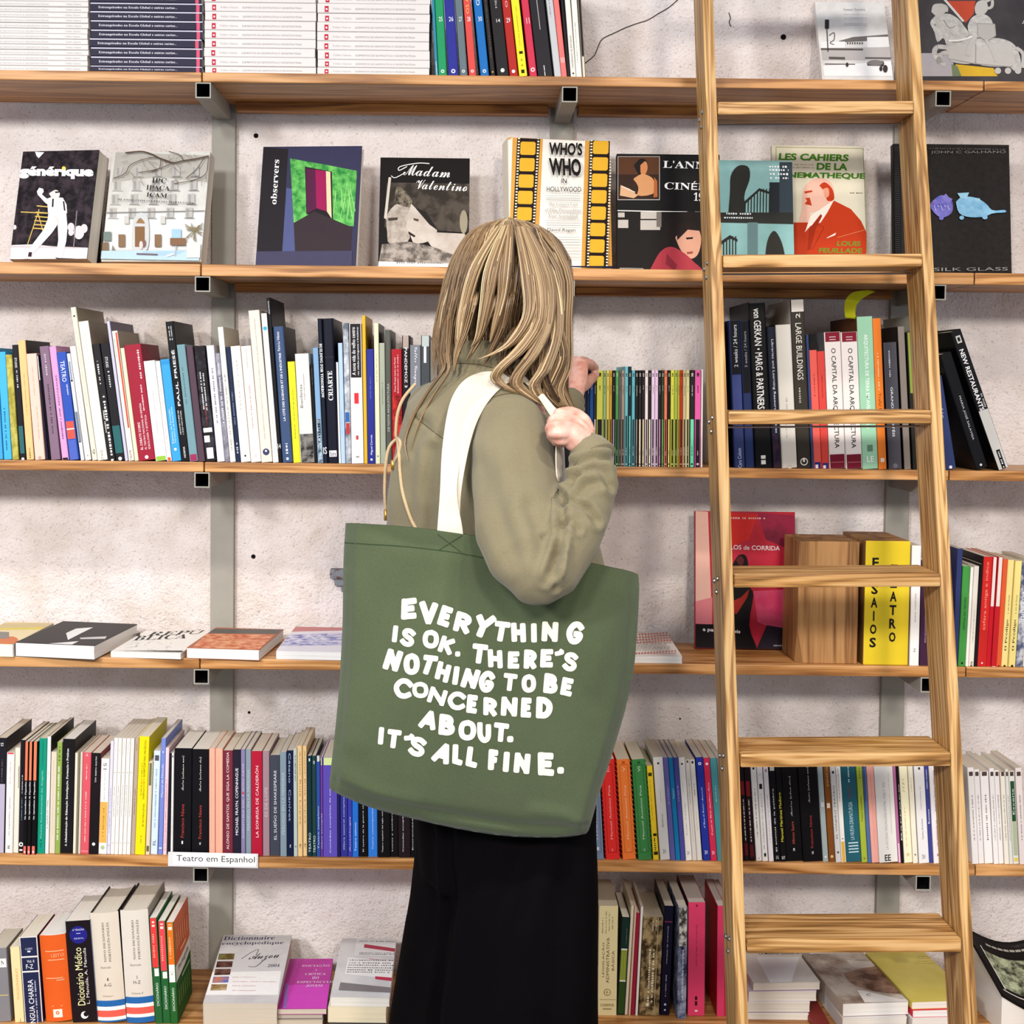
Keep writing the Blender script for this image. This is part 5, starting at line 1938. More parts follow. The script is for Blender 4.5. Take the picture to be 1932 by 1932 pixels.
section((1340, 540, 3.263), 2, 2.704, [(1400, .1), (1530, .30), (1800, .36)], 1165, [
    (1520, 560, '3a4672', 'navy paperback leaning past the ladder', dict(l=1452, lean=.17, label='navy blue paperback leaning at the outer side of the ladder, third shelf', m=[T('hotéis', 'aab4d6', 650, 820, .3, .5, -1), O('e8eaf2', 1120, .3)])),
    (1722, 425, '17161a', 'black hardback leaning over', dict(l=1640, lean=.335, hard=True, side_l='232228', label='black leaning hardback between the navy paperback and the outermost restaurant book', m=[T('MARIA JOSÉ SALAVISA', 'c9cbd0', 690, 960, .24, .55, -1), O('d8d8dc', 1112, .2)])),
    (1852, 285, '1d1c1f', 'black and silver leaning hardback', dict(l=1776, lean=.365, hard=True, side_l='141316', label='black and silver hardback lettered NEW RESTAURANTS, leaning outermost on the third shelf', m=[B('c9c7c2', 775, 1165), T('NEW RESTAURANTS', 'f2f2f2', 400, 775, .40, .42, -1, .015), T('in Italy', 'e0e0e0', 680, 765, .22, .78, -1), B('c9c7c2', 318, 362, .3, .72), B('1d1c1f', 328, 352, .4, .62), B('1d1c1f', 1020, 1140, .38, .72), LN('e6e6e6', 1030, 1130, .55, .14)])),
], G3, 'x')
# yellow flap curling out of the mint book
bm = bmesh.new()
f_ = [((1345 - 6) + 8, 0)]
pl = spline([(1614, 600), (1612, 580), (1616, 563), (1630, 551), (1658, 547)], 16)
pr = spline([(1623, 602), (1622, 584), (1628, 570), (1642, 559), (1660, 550)], 16)
va = [(bm.verts.new(P(x - 19, y, 2.712 + .003 * i)), bm.verts.new(P(x2 - 8, y2, 2.712 + .003 * i))) for i, ((x, y), (x2, y2)) in enumerate(zip(pl, pr))]
for (a, b_), (c, d_) in zip(va, va[1:]):
    bm.faces.new((a, b_, d_, c))
bmesh.ops.solidify(bm, geom=bm.faces[:], thickness=.0012)
tag(obj('paper_flap', bm, mat('eef03c', .4), None, True), 'bright yellow jacket flap curling up behind the mint-green paperback', 'paper flap')
# ---- fourth shelf, beyond the blocks
G4, G5, G6 = 'books standing on the fourth shelf', 'books standing on the fifth shelf', 'books standing on the bottom shelf'
section((1180, 940, 2.569), 3, 2.703, [(1360, .012), (1600, -.03), (1900, -.05)], 820, [
    (1424, 230, 'efe9e4', 'white paperback', dict(l=1378, lean=-.008, label='white paperback standing right beside the yellow wooden block', m=[LN('b9b2ac', 460, 600, .5, .14), T('N', '5d5a58', 730, 745, .2)])),
    (1478, 300, '4a2b44', 'dark plum paperback', dict(label='dark plum paperback between the white paperback and the outer ladder rail', m=[LN('a98aa4', 560, 700, .5, .14)])),
], G4, 'x')
section((1180, 940, 2.569), 3, 2.703, [(1500, -.02), (1700, -.045), (1900, -.05)], 845, [
    (1612, 245, '3d4573', 'navy paperback', dict(l=1585, label='navy paperback hidden partly by the outer ladder rail, fourth shelf')),
    (1648, 330, '4e9a4c', 'green paperback with black title', dict(m=[T('CRÍTICA DO TEATRO', '1d2a1c', 480, 640, .34), O('1d2a1c', 800, .3)])),
    (1664, 335, 'efeae2', 'thin white booklet'),
    (1690, 330, 'e5ded2', 'off-white paperback', dict(m=[LN('9b948a', 540, 700, .5, .14), T('B', '3a3633', 790, 815, .35)])),
    (1706, 320, '231c20', 'black and red paperback'),
    (1750, 285, 'd8332f', 'bright red paperback with orange title', dict(side_l='1c1619', m=[T('esfera antiga e índice', 'f0a58f', 310, 640, .42), B('c9302c', 640, 845), O('f4e2dc', 800, .2)])),
    (1774, 285, 'cc2233', 'white-topped red paperback', dict(m=[B('ece4dc', 287, 525)])),
    (1800, 285, 'c92a34', 'second white-topped red paperback', dict(m=[B('ece4dc', 287, 525), B('f4efe8', 828, 845, .0, 1)])),
    (1824, 296, 'e8683c', 'orange-red paperback', dict(m=[O('2b2422', 815, .4)])),
    (1856, 300, 'f3e29a', 'pale yellow paperback with black title', dict(m=[T(serif('O Pródigo'), '3a362a', 590, 740, .42), T('L. em de Sousa', '6b6450', 470, 560, .22), O('2b2820', 815, .4)])),
    (1890, 305, 'f1df92', 'matching pale yellow paperback', dict(m=[T(serif('O Pródigo'), '3a362a', 590, 740, .42), T('L. em de Sousa', '6b6450', 470, 560, .22), O('2b2820', 815, .4)])),
    (1926, 312, mat_mottle('5b6484', 'd0cfd2', 40, .44, .56), 'blue-grey speckled paperback', dict(m=[T('DIDEROT', 'f2f2f2', 450, 590, .5)])),
    (1970, 300, 'e3d8c6', 'cream paperback', dict()),
], G4, 'x')

# ---- fifth shelf, first bay
section((0, 1330, 4.83), 4, 2.703, [(0, -.034), (600, -.034), (1000, -.045), (1250, -.05), (1480, -.035), (1560, -.02), (1800, -.012)], 1352, [
    (40, 302, '28242c', 'black and lavender paperback', dict(l=-45, m=[B('bdb4c6', 722, 1350), LN('77707e', 500, 700, .55, .12), T('IS', 'e8e8e8', 345, 375, .3)])),
    (112, 436, 'ece5df', 'cream paperback with a red top edge', dict(m=[B('d9485a', 437, 450), LN('d0a8a4', 520, 720, .5, .14), T(serif('en zapatillas ajenas'), 'a9a49e', 840, 1190, .2), T('R', '5d5a58', 1275, 1310, .3)])),
    (162, 392, 'e9dfd0', 'slim beige booklet', dict(m=[B('26222a', 560, 760, .75, 1)])),
    (212, 322, '242026', 'black paperback with a round white emblem', dict(m=[LN('e8e8ee', 640, 810, .5, .16), LN('7fb0c9', 850, 1050, .5, .16), O('f0f0f0', 1272, .85), O('242026', 1272, .4), B('f0f0f0', 1316, 1330, .2, .8)])),
    (252, 336, '151214', 'first black paperback with an orange head', dict(l=213, dy=-.006, m=[B('f5845f', 337, 690), T(serif('Os Aprendizes de Pigmalião'), 'f2f2f0', 700, 1045, .4), B('f07468', 1288, 1375), O('f8e6e2', 1340, .4)])),
    (290, 336, '151214', 'second black paperback with an orange head', dict(dy=-.007, m=[B('f58a66', 337, 690), T(serif('Os Aprendizes de Pigmalião'), 'f2f2f0', 700, 1045, .4), B('f07468', 1288, 1375), O('f8e6e2', 1340, .4)])),
    (333, 336, '151214', 'third black paperback with an orange head', dict(dy=-.006, m=[B('f5845f', 337, 690), T(serif('Os Aprendizes de Pigmalião'), 'f2f2f0', 700, 1045, .36), B('f07468', 1288, 1375), O('f8e6e2', 1340, .4)])),
    (407, 306, '1c9a80', 'emerald paperback', dict(m=[LN('137059', 320, 560, .5, .14), T('Poesia fundamental de Angola', 'a9e0cc', 600, 1215, .22), LN('126a55', 1230, 1300, .5, .2)])),
    (442, 290, 'efece8', 'white paperback with tiny capitals', dict(side='17151a', m=[T('A CIDADE DO CRIME', '3a3a3c', 870, 1130, .36), LN('9b9b9b', 600, 850, .5, .1)])),
    (497, 430, 'ddd0bc', 'oatmeal paperback', dict(m=[LN('bdae98', 500, 1200, .5, .06)])),
    (545, 342, '97ad5c', 'moss-green paperback', dict(m=[LN('4d5a2a', 380, 510, .5, .3), LN('f2f4e4', 560, 1230, .45, .3)])),
    (657, 312, '211d20', 'wide black paperback with a long white title', dict(page='f0ece6', m=[T(serif('A Administração da Educação: Investigação, Formação e Práticas'), 'f4f2ee', 400, 1290, .22, .45)])),
    (686, 440, 'e8dfc9', 'thin pale straw paperback'),
    (706, 430, '8d8371', 'thin khaki booklet'),
    (730, 432, 'd9cfbd', 'thin sand booklet'),
    (808, 436, 'd8626c', 'rose-red paperback', dict(m=[LN('f2d4d6', 540, 680, .5, .12), LN('f2d4d6', 780, 1250, .5, .14), H('A', 'f2d4d6', 445, 470, .35, .65), B('e9b0b4', 1330, 1336)])),
    (893, 440, '221c1f', 'black paperback with a small heart mark', dict(side='8a3038', m=[T('Um teatro escrito', 'e4e0dc', 470, 705, .18), O('ece8e4', 1270, .35)])),
    (970, 492, 'f2efe8', 'white paperback with an amber panel', dict(m=[B('eab35c', 886, 1258, .05, .92), LN('b98a3c', 940, 1200, .5, .2), T('15', '5d5a54', 530, 590, .4), LN('a9a69e', 600, 880, .5, .1), O('b4c29a', 1300, .5)])),
    (1002, 330, 'dcd8e8', 'slim pale lavender paperback', dict(m=[T('A linguagem da história breve', '6d6a8a', 760, 1170, .3), O('8d8aa4', 1280, .3)])),
] + [(1003 + 36.6 * (i + 1), 302 + i, 'efe9e2', f'{ordinal(i + 1)} of five white journals', dict(m=[LN('b4ada6', 340, 450, .5, .16), B('9b958f', 616, 620), LN('6d6864', 730, 1020, .5, .15), B('b4aea8', 1258, 1262)])) for i in range(5)] + [
    (1226, 300, 'bba796', 'taupe journal', dict(m=[LN('6d5a4a', 760, 1000, .5, .16), LN('8d7c6c', 340, 420, .5, .2)])),
    (1320, 290, 'f0dc1c', 'bright yellow paperback', dict(page='efe7d8', m=[T('ALFABETIZAR PARA UMA ESCOLA', '6b5c14', 325, 660, .2, .62), T('ALFABETO', 'e0822a', 670, 760, .2, .62), T('FONÉTICO', '4d4310', 765, 860, .2, .62), T('DE 1910-1940 A LEITURA', '4d4310', 900, 1110, .14, .7), LN('6b5c14', 520, 830, .38, .08), LN('b09a2c', 1190, 1260, .55, .14)])),
    (1363, 520, 'dccdb2', 'beige paperback with olive squares', dict(m=[B('7a7850', 530, 735), B('6d6a48', 1285, 1335)])),
    (1430, 420, 'd2e0ec', 'pale ice-blue paperback', dict(m=[B('5d5a62', 460, 510, .2, .8), LN('8aa8bc', 580, 1120, .5, .2), T('EL', '3d4a5a', 1230, 1280, .4)])),
    (1478, 306, '7f8fd0', 'periwinkle paperback', dict(m=[T('Manual de Filosofia', 'eef0fa', 540, 840, .35), O('e8ecfa', 430, .3), B('f2f4fa', 1300, 1310, .2, .8)])),
    (1516, 392, 'eccdd6', 'pale pink paperback with small lettering', dict(m=[LN('c0506c', 680, 1330, .5, .22)])),
    (1546, 440, '26252e', 'very thin ink-black paperback', dict(l=1518)),
    (1573, 440, 'f0eeea', 'very thin white paperback with dark edge', dict(m=[B('1f1d24', 460, 480), LN('8d8d94', 500, 1200, .5, .2)])),
    (1738, 396, '17151a', 'first thick black play collection', dict(side='17151a', page='ece6dc', m=[T(serif('Teatro (volumen uno)', 1), 'd8d4cc', 465, 780, .16), T('Francisco Nieva', 'b84a44', 905, 1210, .18), T('1', 'f2f2f2', 1240, 1268, .08)])),
    (1897, 404, '17151a', 'second thick black play collection', dict(page='ece6dc', m=[T(serif('Teatro (volumen dos)', 1), 'd8d4cc', 475, 790, .16), T('Francisco Nieva', 'b84a44', 915, 1220, .18), T('2', 'f2f2f2', 1250, 1278, .08)])),
], G5, 'first at the edge of the fifth shelf')
# ---- fifth shelf, second bay up to the trousers
section((380, 1330, 4.6), 4, 2.703, [(60, -.008), (430, -.004), (800, .0), (1900, .008)], 1286, [
    (118, 378, 'f0b09a', 'first salmon paperback', dict(l=64, m=[LN('e0998a', 450, 1200, .4, .08)], label='first of two salmon paperbacks right of the thick black play collections')),
    (184, 380, 'f0b09a', 'second salmon paperback', dict(m=[LN('e0998a', 450, 1200, .4, .08)])),
    (273, 396, '7c3342', 'maroon paperback', dict(m=[T('ALONSO DE SANTOS. QUE SIGA LA COMEDIA', 'ecdcdc', 410, 1255, .3)])),
    (342, 388, '2c2838', 'ink-purple paperback', dict(m=[T('MICHAEL FRAYN. COPENHAGUE', 'f0eef2', 550, 1130, .36)])),
    (382, 386, '8c84a6', 'slim lavender paperback', dict(m=[T('AVENTURA DEL SUEÑO ARTE', 'cfc9dc', 510, 1160, .45), B('d04a44', 755, 775, .3, .7)])),
    (432, 386, '8d9ca6', 'grey-blue paperback', dict(m=[T('PERDIDO EN LA MEMORIA', 'b9c4cb', 560, 1090, .45)])),
    (530, 402, 'b6243f', 'crimson paperback with white capitals', dict(m=[T('LA SONRISA DE CALDERÓN', 'f2dede', 530, 1150, .32)])),
    (592, 402, 'a78c94', 'dusty mauve paperback', dict(m=[T('ES DE LOPE', 'd4c2c8', 715, 970, .42)])),
    (683, 436, '4d505c', 'slate-grey paperback', dict(m=[T('EL SUEÑO DE SHAKESPEARE', 'e6e6ea', 570, 1170, .32)])),
    (742, 412, '8f9fa8', 'second grey-blue paperback', dict(m=[T('PERDIDO EN LA MEMORIA', 'c4ced4', 585, 1125, .4)])),
    (800, 396, '1e2848', 'navy paperback with spaced lettering', dict(m=[T('Cátano  Canívet', 'b9c4dc', 420, 1010, .34, .45, -1), T('a', 'e0e4ee', 1210, 1240, .2)])),
    (836, 378, 'c3cdc4', 'thin pale green paperback', dict(m=[LN('4a4a4a', 440, 660, .5, .25), O('7d8a7d', 1230, .4)])),
    (880, 356, 'eecd97', 'first peach volume', dict(m=[T('Autor Ruiz Lopez', '9a6d3c', 400, 1040, .34, .5, -1), T('3', '9a6d3c', 1205, 1245, .35)])),
    (918, 356, 'eecd97', 'second peach volume', dict(m=[T('Autor Ruiz Lopez', '9a6d3c', 395, 1030, .34, .5, -1), T('3', '9a6d3c', 1200, 1240, .35)])),
    (962, 442, '1e3f48', 'dark petrol paperback', dict(l=922, m=[T('1', 'e8ecec', 465, 490, .3), T('TEATRO', 'dfe8e4', 1110, 1280, .5)])),
    (1000, 442, '2d4e4e', 'dark bottle-green paperback', dict(m=[T('8', 'e8ecec', 485, 515, .35), T('TEATRO', 'dfe8e4', 1135, 1282, .5)])),
    (1036, 492, '3d5aa4', 'slim mid-blue paperback', dict(m=[T('Teatro completo', 'e6eaf6', 880, 1250, .4), B('dfe3e0', 440, 492)])),
    (1058, 460, '7d4aa0', 'slim purple paperback', dict(m=[B('c9e08a', 462, 525), T('Obra escogida', 'ece2f4', 940, 1250, .5)])),
    (1183, 456, '6b59b8', 'wide violet paperback', dict(m=[B('dbe8a4', 458, 524), T('Comédias completas de autores', 'eeeaf8', 640, 1285, .12)])),
    (1206, 500, '2b2a68', 'thin indigo paperback'),
    (1272, 500, '3e3f98', 'indigo paperback', dict(m=[T('Obra teatral completa', 'e8e8f4', 780, 1260, .2)])),
    (1311, 500, '4549aa', 'cobalt paperback', dict(m=[T('Antología', 'e8e8f4', 970, 1275, .3)])),
    (1366, 500, '3279d0', 'azure paperback', dict(m=[T('Teatro selecto', 'eef2fa', 1020, 1270, .25)])),
    (1446, 500, '151214', 'black paperback below the bag', dict(m=[T('El teatro de la guerra civil', 'eceae8', 845, 1275, .16)])),
    (1530, 500, '3d82d4', 'light azure paperback below the bag', dict(m=[T('Teatro contemporáneo', 'eef2fa', 870, 1255, .16)])),
    (1640, 500, '161315', 'wide black paperback below the bag', dict(m=[T('Teatro español del siglo veinte', 'eceae8', 895, 1280, .12, .4)])),
    (1710, 500, '191516', 'second black paperback below the bag', dict(m=[T('Luces y sombras', 'eceae8', 915, 1270, .16, .25)])),
    (1816, 500, '2b1f23', 'brown-black paperback below the bag', dict(m=[T('Comedias escogidas', 'eceae8', 940, 1275, .12, .4)])),
    (1862, 500, '171416', 'last black paperback before the trousers', dict(m=[T('Entremeses', 'eceae8', 960, 1260, .2, .4)])),
], G5, 'x')
# ---- fifth shelf, between the trousers and the ladder
def zig(c):
    return c


section((1100, 1340, 4.83), 4, 2.703, [(100, .055), (350, .068), (700, .078), (1250, .082)], 1347, [
    (192, 470, '8290a8', 'blue-grey ornamental book', dict(l=92, label='blue-grey ornamental book next to the trousers on the fifth shelf', dy=0, m=[B('5d6b84', 520, 523, .2, .8), B('5d6b84', 520, 1300, .18, .22), B('5d6b84', 520, 1300, .78, .82), B('5d6b84', 1297, 1300, .2, .8), LN('c9d0dc', 800, 1180, .5, .14), T('I', 'd0d6e0', 1250, 1280, .2)])),
] + [(x, 452, c, f'{n} book with scalloped spine edges', dict(l=l, hard=False, m=[B(dk, 500, 504, .2, .8), B(dk, 500, 1300, .18, .21), B(dk, 500, 1300, .79, .82), B(dk, 1297, 1301, .2, .8), B(dk, 470, 492, .4, .62), T('Manuel António Pina', lt, 690, 1180, .14), T(v, lt, 520, 565, .2), T('INCM', lt, 1265, 1290, .10)] + [O(sc, 470 + 44 * q, .12, u) for q in range(20) for u in (.0, 1.0)]))
     for x, l, c, dk, lt, sc, n, v in ((340, 204, 'e53a35', 'a81f22', 'f6c4bc', 'c42a28', 'red', 'III'), (487, 356, 'ee8642', 'c05e22', 'f8d2b0', 'd26c2c', 'orange', 'V'), (630, 500, '4a8e52', '2a6a36', 'cfe6cc', '33743e', 'green', 'VI'))] + [
    (696, 510, 'f4d43c', 'yellow paperback with black blocks', dict(l=637, m=[B('4a4014', 572, 604, .2, .8), LN('b8992c', 640, 1000, .4, .16), B('3a3210', 1125, 1150, .3, .9), B('3a3210', 1165, 1200, .4, .55), LN('5d5018', 1210, 1280, .5, .3), B('3a3210', 1290, 1320, .2, .9)])),
    (798, 432, 'e9e5e0', 'wide white paperback with a black dot', dict(l=704, m=[O('3a3638', 488, .22), LN('b4aeaa', 730, 840, .5, .06), T(serif('Calderon', 1), '5d5a5c', 950, 1070, .16), T('TNT', '6d6a6c', 1270, 1310, .3)])),
    (846, 434, '7470b0', 'lilac-violet paperback', dict(m=[LN('c4c0e0', 690, 860, .5, .2)])),
    (892, 434, '2488ba', 'cerulean paperback', dict(m=[T('Teatro I', 'd8ecf6', 720, 810, .3)])),
    (936, 434, '5d59a4', 'blue-violet paperback', dict(m=[LN('c4c0e0', 690, 830, .5, .2)])),
    (998, 432, 'e8e4de', 'white paperback with black dot', dict(l=938, m=[O('3a3638', 492, .32), T(serif('O senhor de prólogo', 1), '5d5a5c', 845, 1140, .2), LN('a9a4a0', 660, 750, .4, .1), T('TNT', '6d6a6c', 1285, 1320, .4)])),
    (1042, 452, 'd8d2ca', 'light stone paperback', dict(m=[LN('8d8884', 630, 850, .5, .16), LN('9b9692', 900, 1200, .5, .1), B('5d5856', 460, 480, .3, .7)])),
    (1091, 452, 'dcd6cf', 'pale stone paperback', dict(m=[LN('5d5a58', 670, 780, .5, .18), LN('9b9692', 930, 1100, .5, .1), B('3a3638', 465, 488, .3, .7)])),
    (1166, 432, '2c3d9c', 'deep blue paperback with white dot', dict(l=1097, m=[O('e8eaf4', 490, .42), O('2c3d9c', 490, .2), T(serif('A Vénus de Cristal – Monserrate', 1), 'e6e8f4', 705, 1080, .2), T('TNT', 'eef0f8', 1280, 1315, .4)])),
    (1226, 436, 'cd3659', 'raspberry paperback with white dot', dict(m=[O('f4dce4', 492, .42), T(serif('O canto do Chibo Amabélico: Prosas', 1), 'f6e0e6', 660, 1140, .22), T('TNT', 'f6e6ec', 1285, 1318, .4)])),
    (1290, 440, '4f9095', 'sea-green paperback', dict(m=[LN('cfe2e2', 690, 840, .5, .12)])),
    (1345, 440, '7d8a92', 'grey-blue paperback by the ladder'),
], G5, 'x')
section((1380, 1340, 3.5), 4, 2.703, [(60, .07), (700, .074), (1400, .068), (1950, .066)], 1012, [
    (88, 348, '2a1518', 'first dark wine paperback', dict(l=62, label='first of three dark wine paperbacks just inside the ladder, fifth shelf', m=[LN('e4dcd8', 560, 860, .5, .22), B('6d1f28', 880, 960)])),
    (122, 346, '24161a', 'second dark wine paperback', dict(m=[LN('e4dcd8', 590, 860, .5, .2), B('7a2028', 470, 560), B('5d1a22', 880, 960)])),
    (160, 344, '28161a', 'third dark wine paperback', dict(m=[LN('e4dcd8', 590, 870, .5, .2), B('8a2430', 470, 570), B('5d1a22', 890, 970)])),
    (206, 340, 'ebe7e4', 'white paperback with black square', dict(l=165, m=[B('2a2628', 380, 394, .35, .65), LN('4a4648', 520, 840, .5, .18), T('m', '5d5a5c', 975, 985, .2)])),
    (245, 340, 'e9e5e3', 'white paperback with a tiny dark figure', dict(m=[B('2a2628', 488, 522, .25, .75), T(serif('El sonámbulo de su guerra', 1), '3a3638', 550, 920, .26), B('c4c0c2', 425, 428), B('2a2628', 945, 968, .35, .7)])),
    (283, 342, 'e4dfe2', 'pale grey-white paperback', dict(l=248, m=[LN('a9a4aa', 560, 880, .5, .14), B('b08a94', 390, 410, .3, .7)])),
    (326, 344, '17141a', 'black paperback with barcode mark', dict(m=[B('c4c0bc', 370, 402, .2, .9), T('El animal de la palabra', 'eceae8', 520, 935, .26), T('21', 'eceae8', 965, 985, .4)])),
    (366, 350, '151316', 'black paperback with yellow lettering', dict(m=[T('Manuel Martínez Mediero', 'e4dc3c', 545, 870, .42), H('SGT', 'eceae8', 966, 985, .2, .8)])),
    (476, 344, '131114', 'thick black paperback with orange-red words', dict(m=[T(serif('Teatro (obra dos)', 1), 'c9c4c0', 440, 705, .14), T('Alfonso Sastre', 'b85a48', 740, 890, .16), T('3', 'f0f0f0', 915, 935, .1)])),
    (607, 346, '141215', 'thicker black paperback with red words', dict(m=[T(serif('Teatro (volumen uno)', 1), 'c9c4c0', 380, 615, .13), T('Francisco Nieva', 'b04044', 700, 915, .13), T('2', 'f0f0f0', 935, 958, .08)])),
    (646, 348, 'aab5b5', 'pale blue-grey paperback', dict(m=[B('d4dada', 610, 640, .3, .8), O('e0e4e4', 970, .4)])),
    (690, 350, '8c5828', 'tan-brown paperback', dict(l=648, m=[T('ESCENAS', 'd0a878', 360, 505, .34, .55, -1), B('e6d8c4', 615, 648, .2, .7), O('d8b88c', 968, .5)])),
    (728, 352, 'd5d3d0', 'light grey paperback with dark letters', dict(m=[B('3a3638', 404, 420, .3, .7), T('EL VIAJERO TEATRO', '4a4648', 500, 850, .36), O('5d5a5a', 940, .4)])),
    (761, 352, 'efebe4', 'white paperback with a yellow foot', dict(m=[B('e2b24a', 868, 1008), LN('5d5a58', 380, 600, .4, .16), O('3a3638', 850, .25)])),
    (863, 352, '2d6673', 'wide teal paperback', dict(m=[T('LA NUEVA DRAMATURGIA', 'b9d2d6', 610, 860, .26), T('MALDITA', '7d4a5c', 500, 590, .22), LN('d0dee0', 360, 480, .5, .1), B('c4d8dc', 876, 884, .2, .85), B('c4d8dc', 896, 904, .2, .85), B('c4d8dc', 916, 924, .2, .85), B('c4d8dc', 936, 944, .2, .85)])),
    (904, 352, 'a9b748', 'lime-green paperback', dict(m=[T('Teatro completo', '4a521c', 570, 740, .34), LN('5d6628', 370, 450, .5, .2), T('T', '4a521c', 970, 990, .3)])),
    (929, 354, '5a78a8', 'slim blue paperback', dict(m=[B('3a3468', 356, 600, .0, .4)])),
    (978, 354, 'f2b2a4', 'salmon-pink paperback', dict(m=[LN('dd9488', 420, 900, .5, .06)])),
    (1104, 354, 'ece7df', 'wide cream paperback with grey capitals', dict(m=[T('LA ESCENA MADRILEÑA ENTRE 1926 Y 1931', 'b4afaa', 480, 925, .16, .45), LN('c4bfb8', 420, 820, .75, .05), H('EE', '3a3638', 958, 1000, .3, .62, .02)])),
    (1126, 356, 'c07aa4', 'slim pink-mauve paperback', dict(m=[B('ecd0e0', 880, 1010)])),
    (1142, 356, '241c22', 'slim black paperback with white words', dict(m=[T('Barroco', 'eceae8', 490, 860, .45)])),
    (1201, 354, 'f4edcd', 'pale yellow paperback', dict(l=1144, m=[T(serif('I C H V', 1), 'c4bc8c', 450, 545, .3, .4), LN('dcae9a', 640, 900, .4, .12), O('d8cfa4', 955, .4)])),
    (1236, 356, 'efe8d4', 'cream paperback', dict(m=[LN('b4ac94', 440, 540, .5, .16), O('9b9484', 955, .4)])),
    (1309, 354, 'eae6e4', 'white paperback with black head square', dict(l=1240, m=[B('3a3638', 380, 395, .42, .6), LN('a9a4a4', 500, 660, .5, .08), T('Carlos Arniches', '5d5a5c', 720, 855, .16), T('TNT', '5d5a64', 955, 985, .3)])),
    (1339, 358, '4b5094', 'slim indigo and white paperback', dict(m=[LN('dcdef0', 390, 520, .5, .2), T('Romeo', 'eceef8', 655, 750, .4)])),
    (1398, 360, 'ece5e6', 'blush-white paperback', dict(m=[T('Gregorio Martínez Valderrama', '6d5a60', 400, 670, .2), LN('c09aa4', 730, 900, .5, .12), B('b98a94', 950, 965, .4, .6)])),
    (1440, 362, 'd9d0c6', 'ivory paperback', dict()),
], G5, 'x')
section((1380, 1340, 3.5), 4, 2.703, [(1560, .07), (1950, .066)], 1024, [
    (x, 380 + (i * 13) % 34, c, dsc, dict(l=l, label=f'{dsc} among white plays outside the ladder, {ordinal(i + 1)} from rail', m=[B('5d4a44', 408, 436, .2, .8)] + ([LN('8d8684', 560, 860, .5, .2)] if i != 7 else [B('33593a', 470, 735), B('b9c2a4', 735, 960), B('e4d06a', 975, 1000), T('Escena', 'dfe8dc', 520, 690, .34)])))
    for i, (l, x, c, dsc) in enumerate(((1592, 1636, 'ece6e2', 'white paperback'), (1637, 1676, 'ebe5e1', 'white paperback'), (1678, 1735, 'efe9e6', 'wider white paperback'), (1736, 1770, 'ede7e4', 'white paperback'), (1771, 1806, 'eee8e4', 'white paperback'),
                                      (1807, 1840, 'efe8da', 'cream paperback'), (1841, 1865, 'e4e2da', 'slim grey-white paperback'), (1866, 1905, 'e6e6de', 'paperback with a dark green panel'), (1906, 1950, 'ece0dc', 'pale pink-white paperback')))
], G5, 'x')

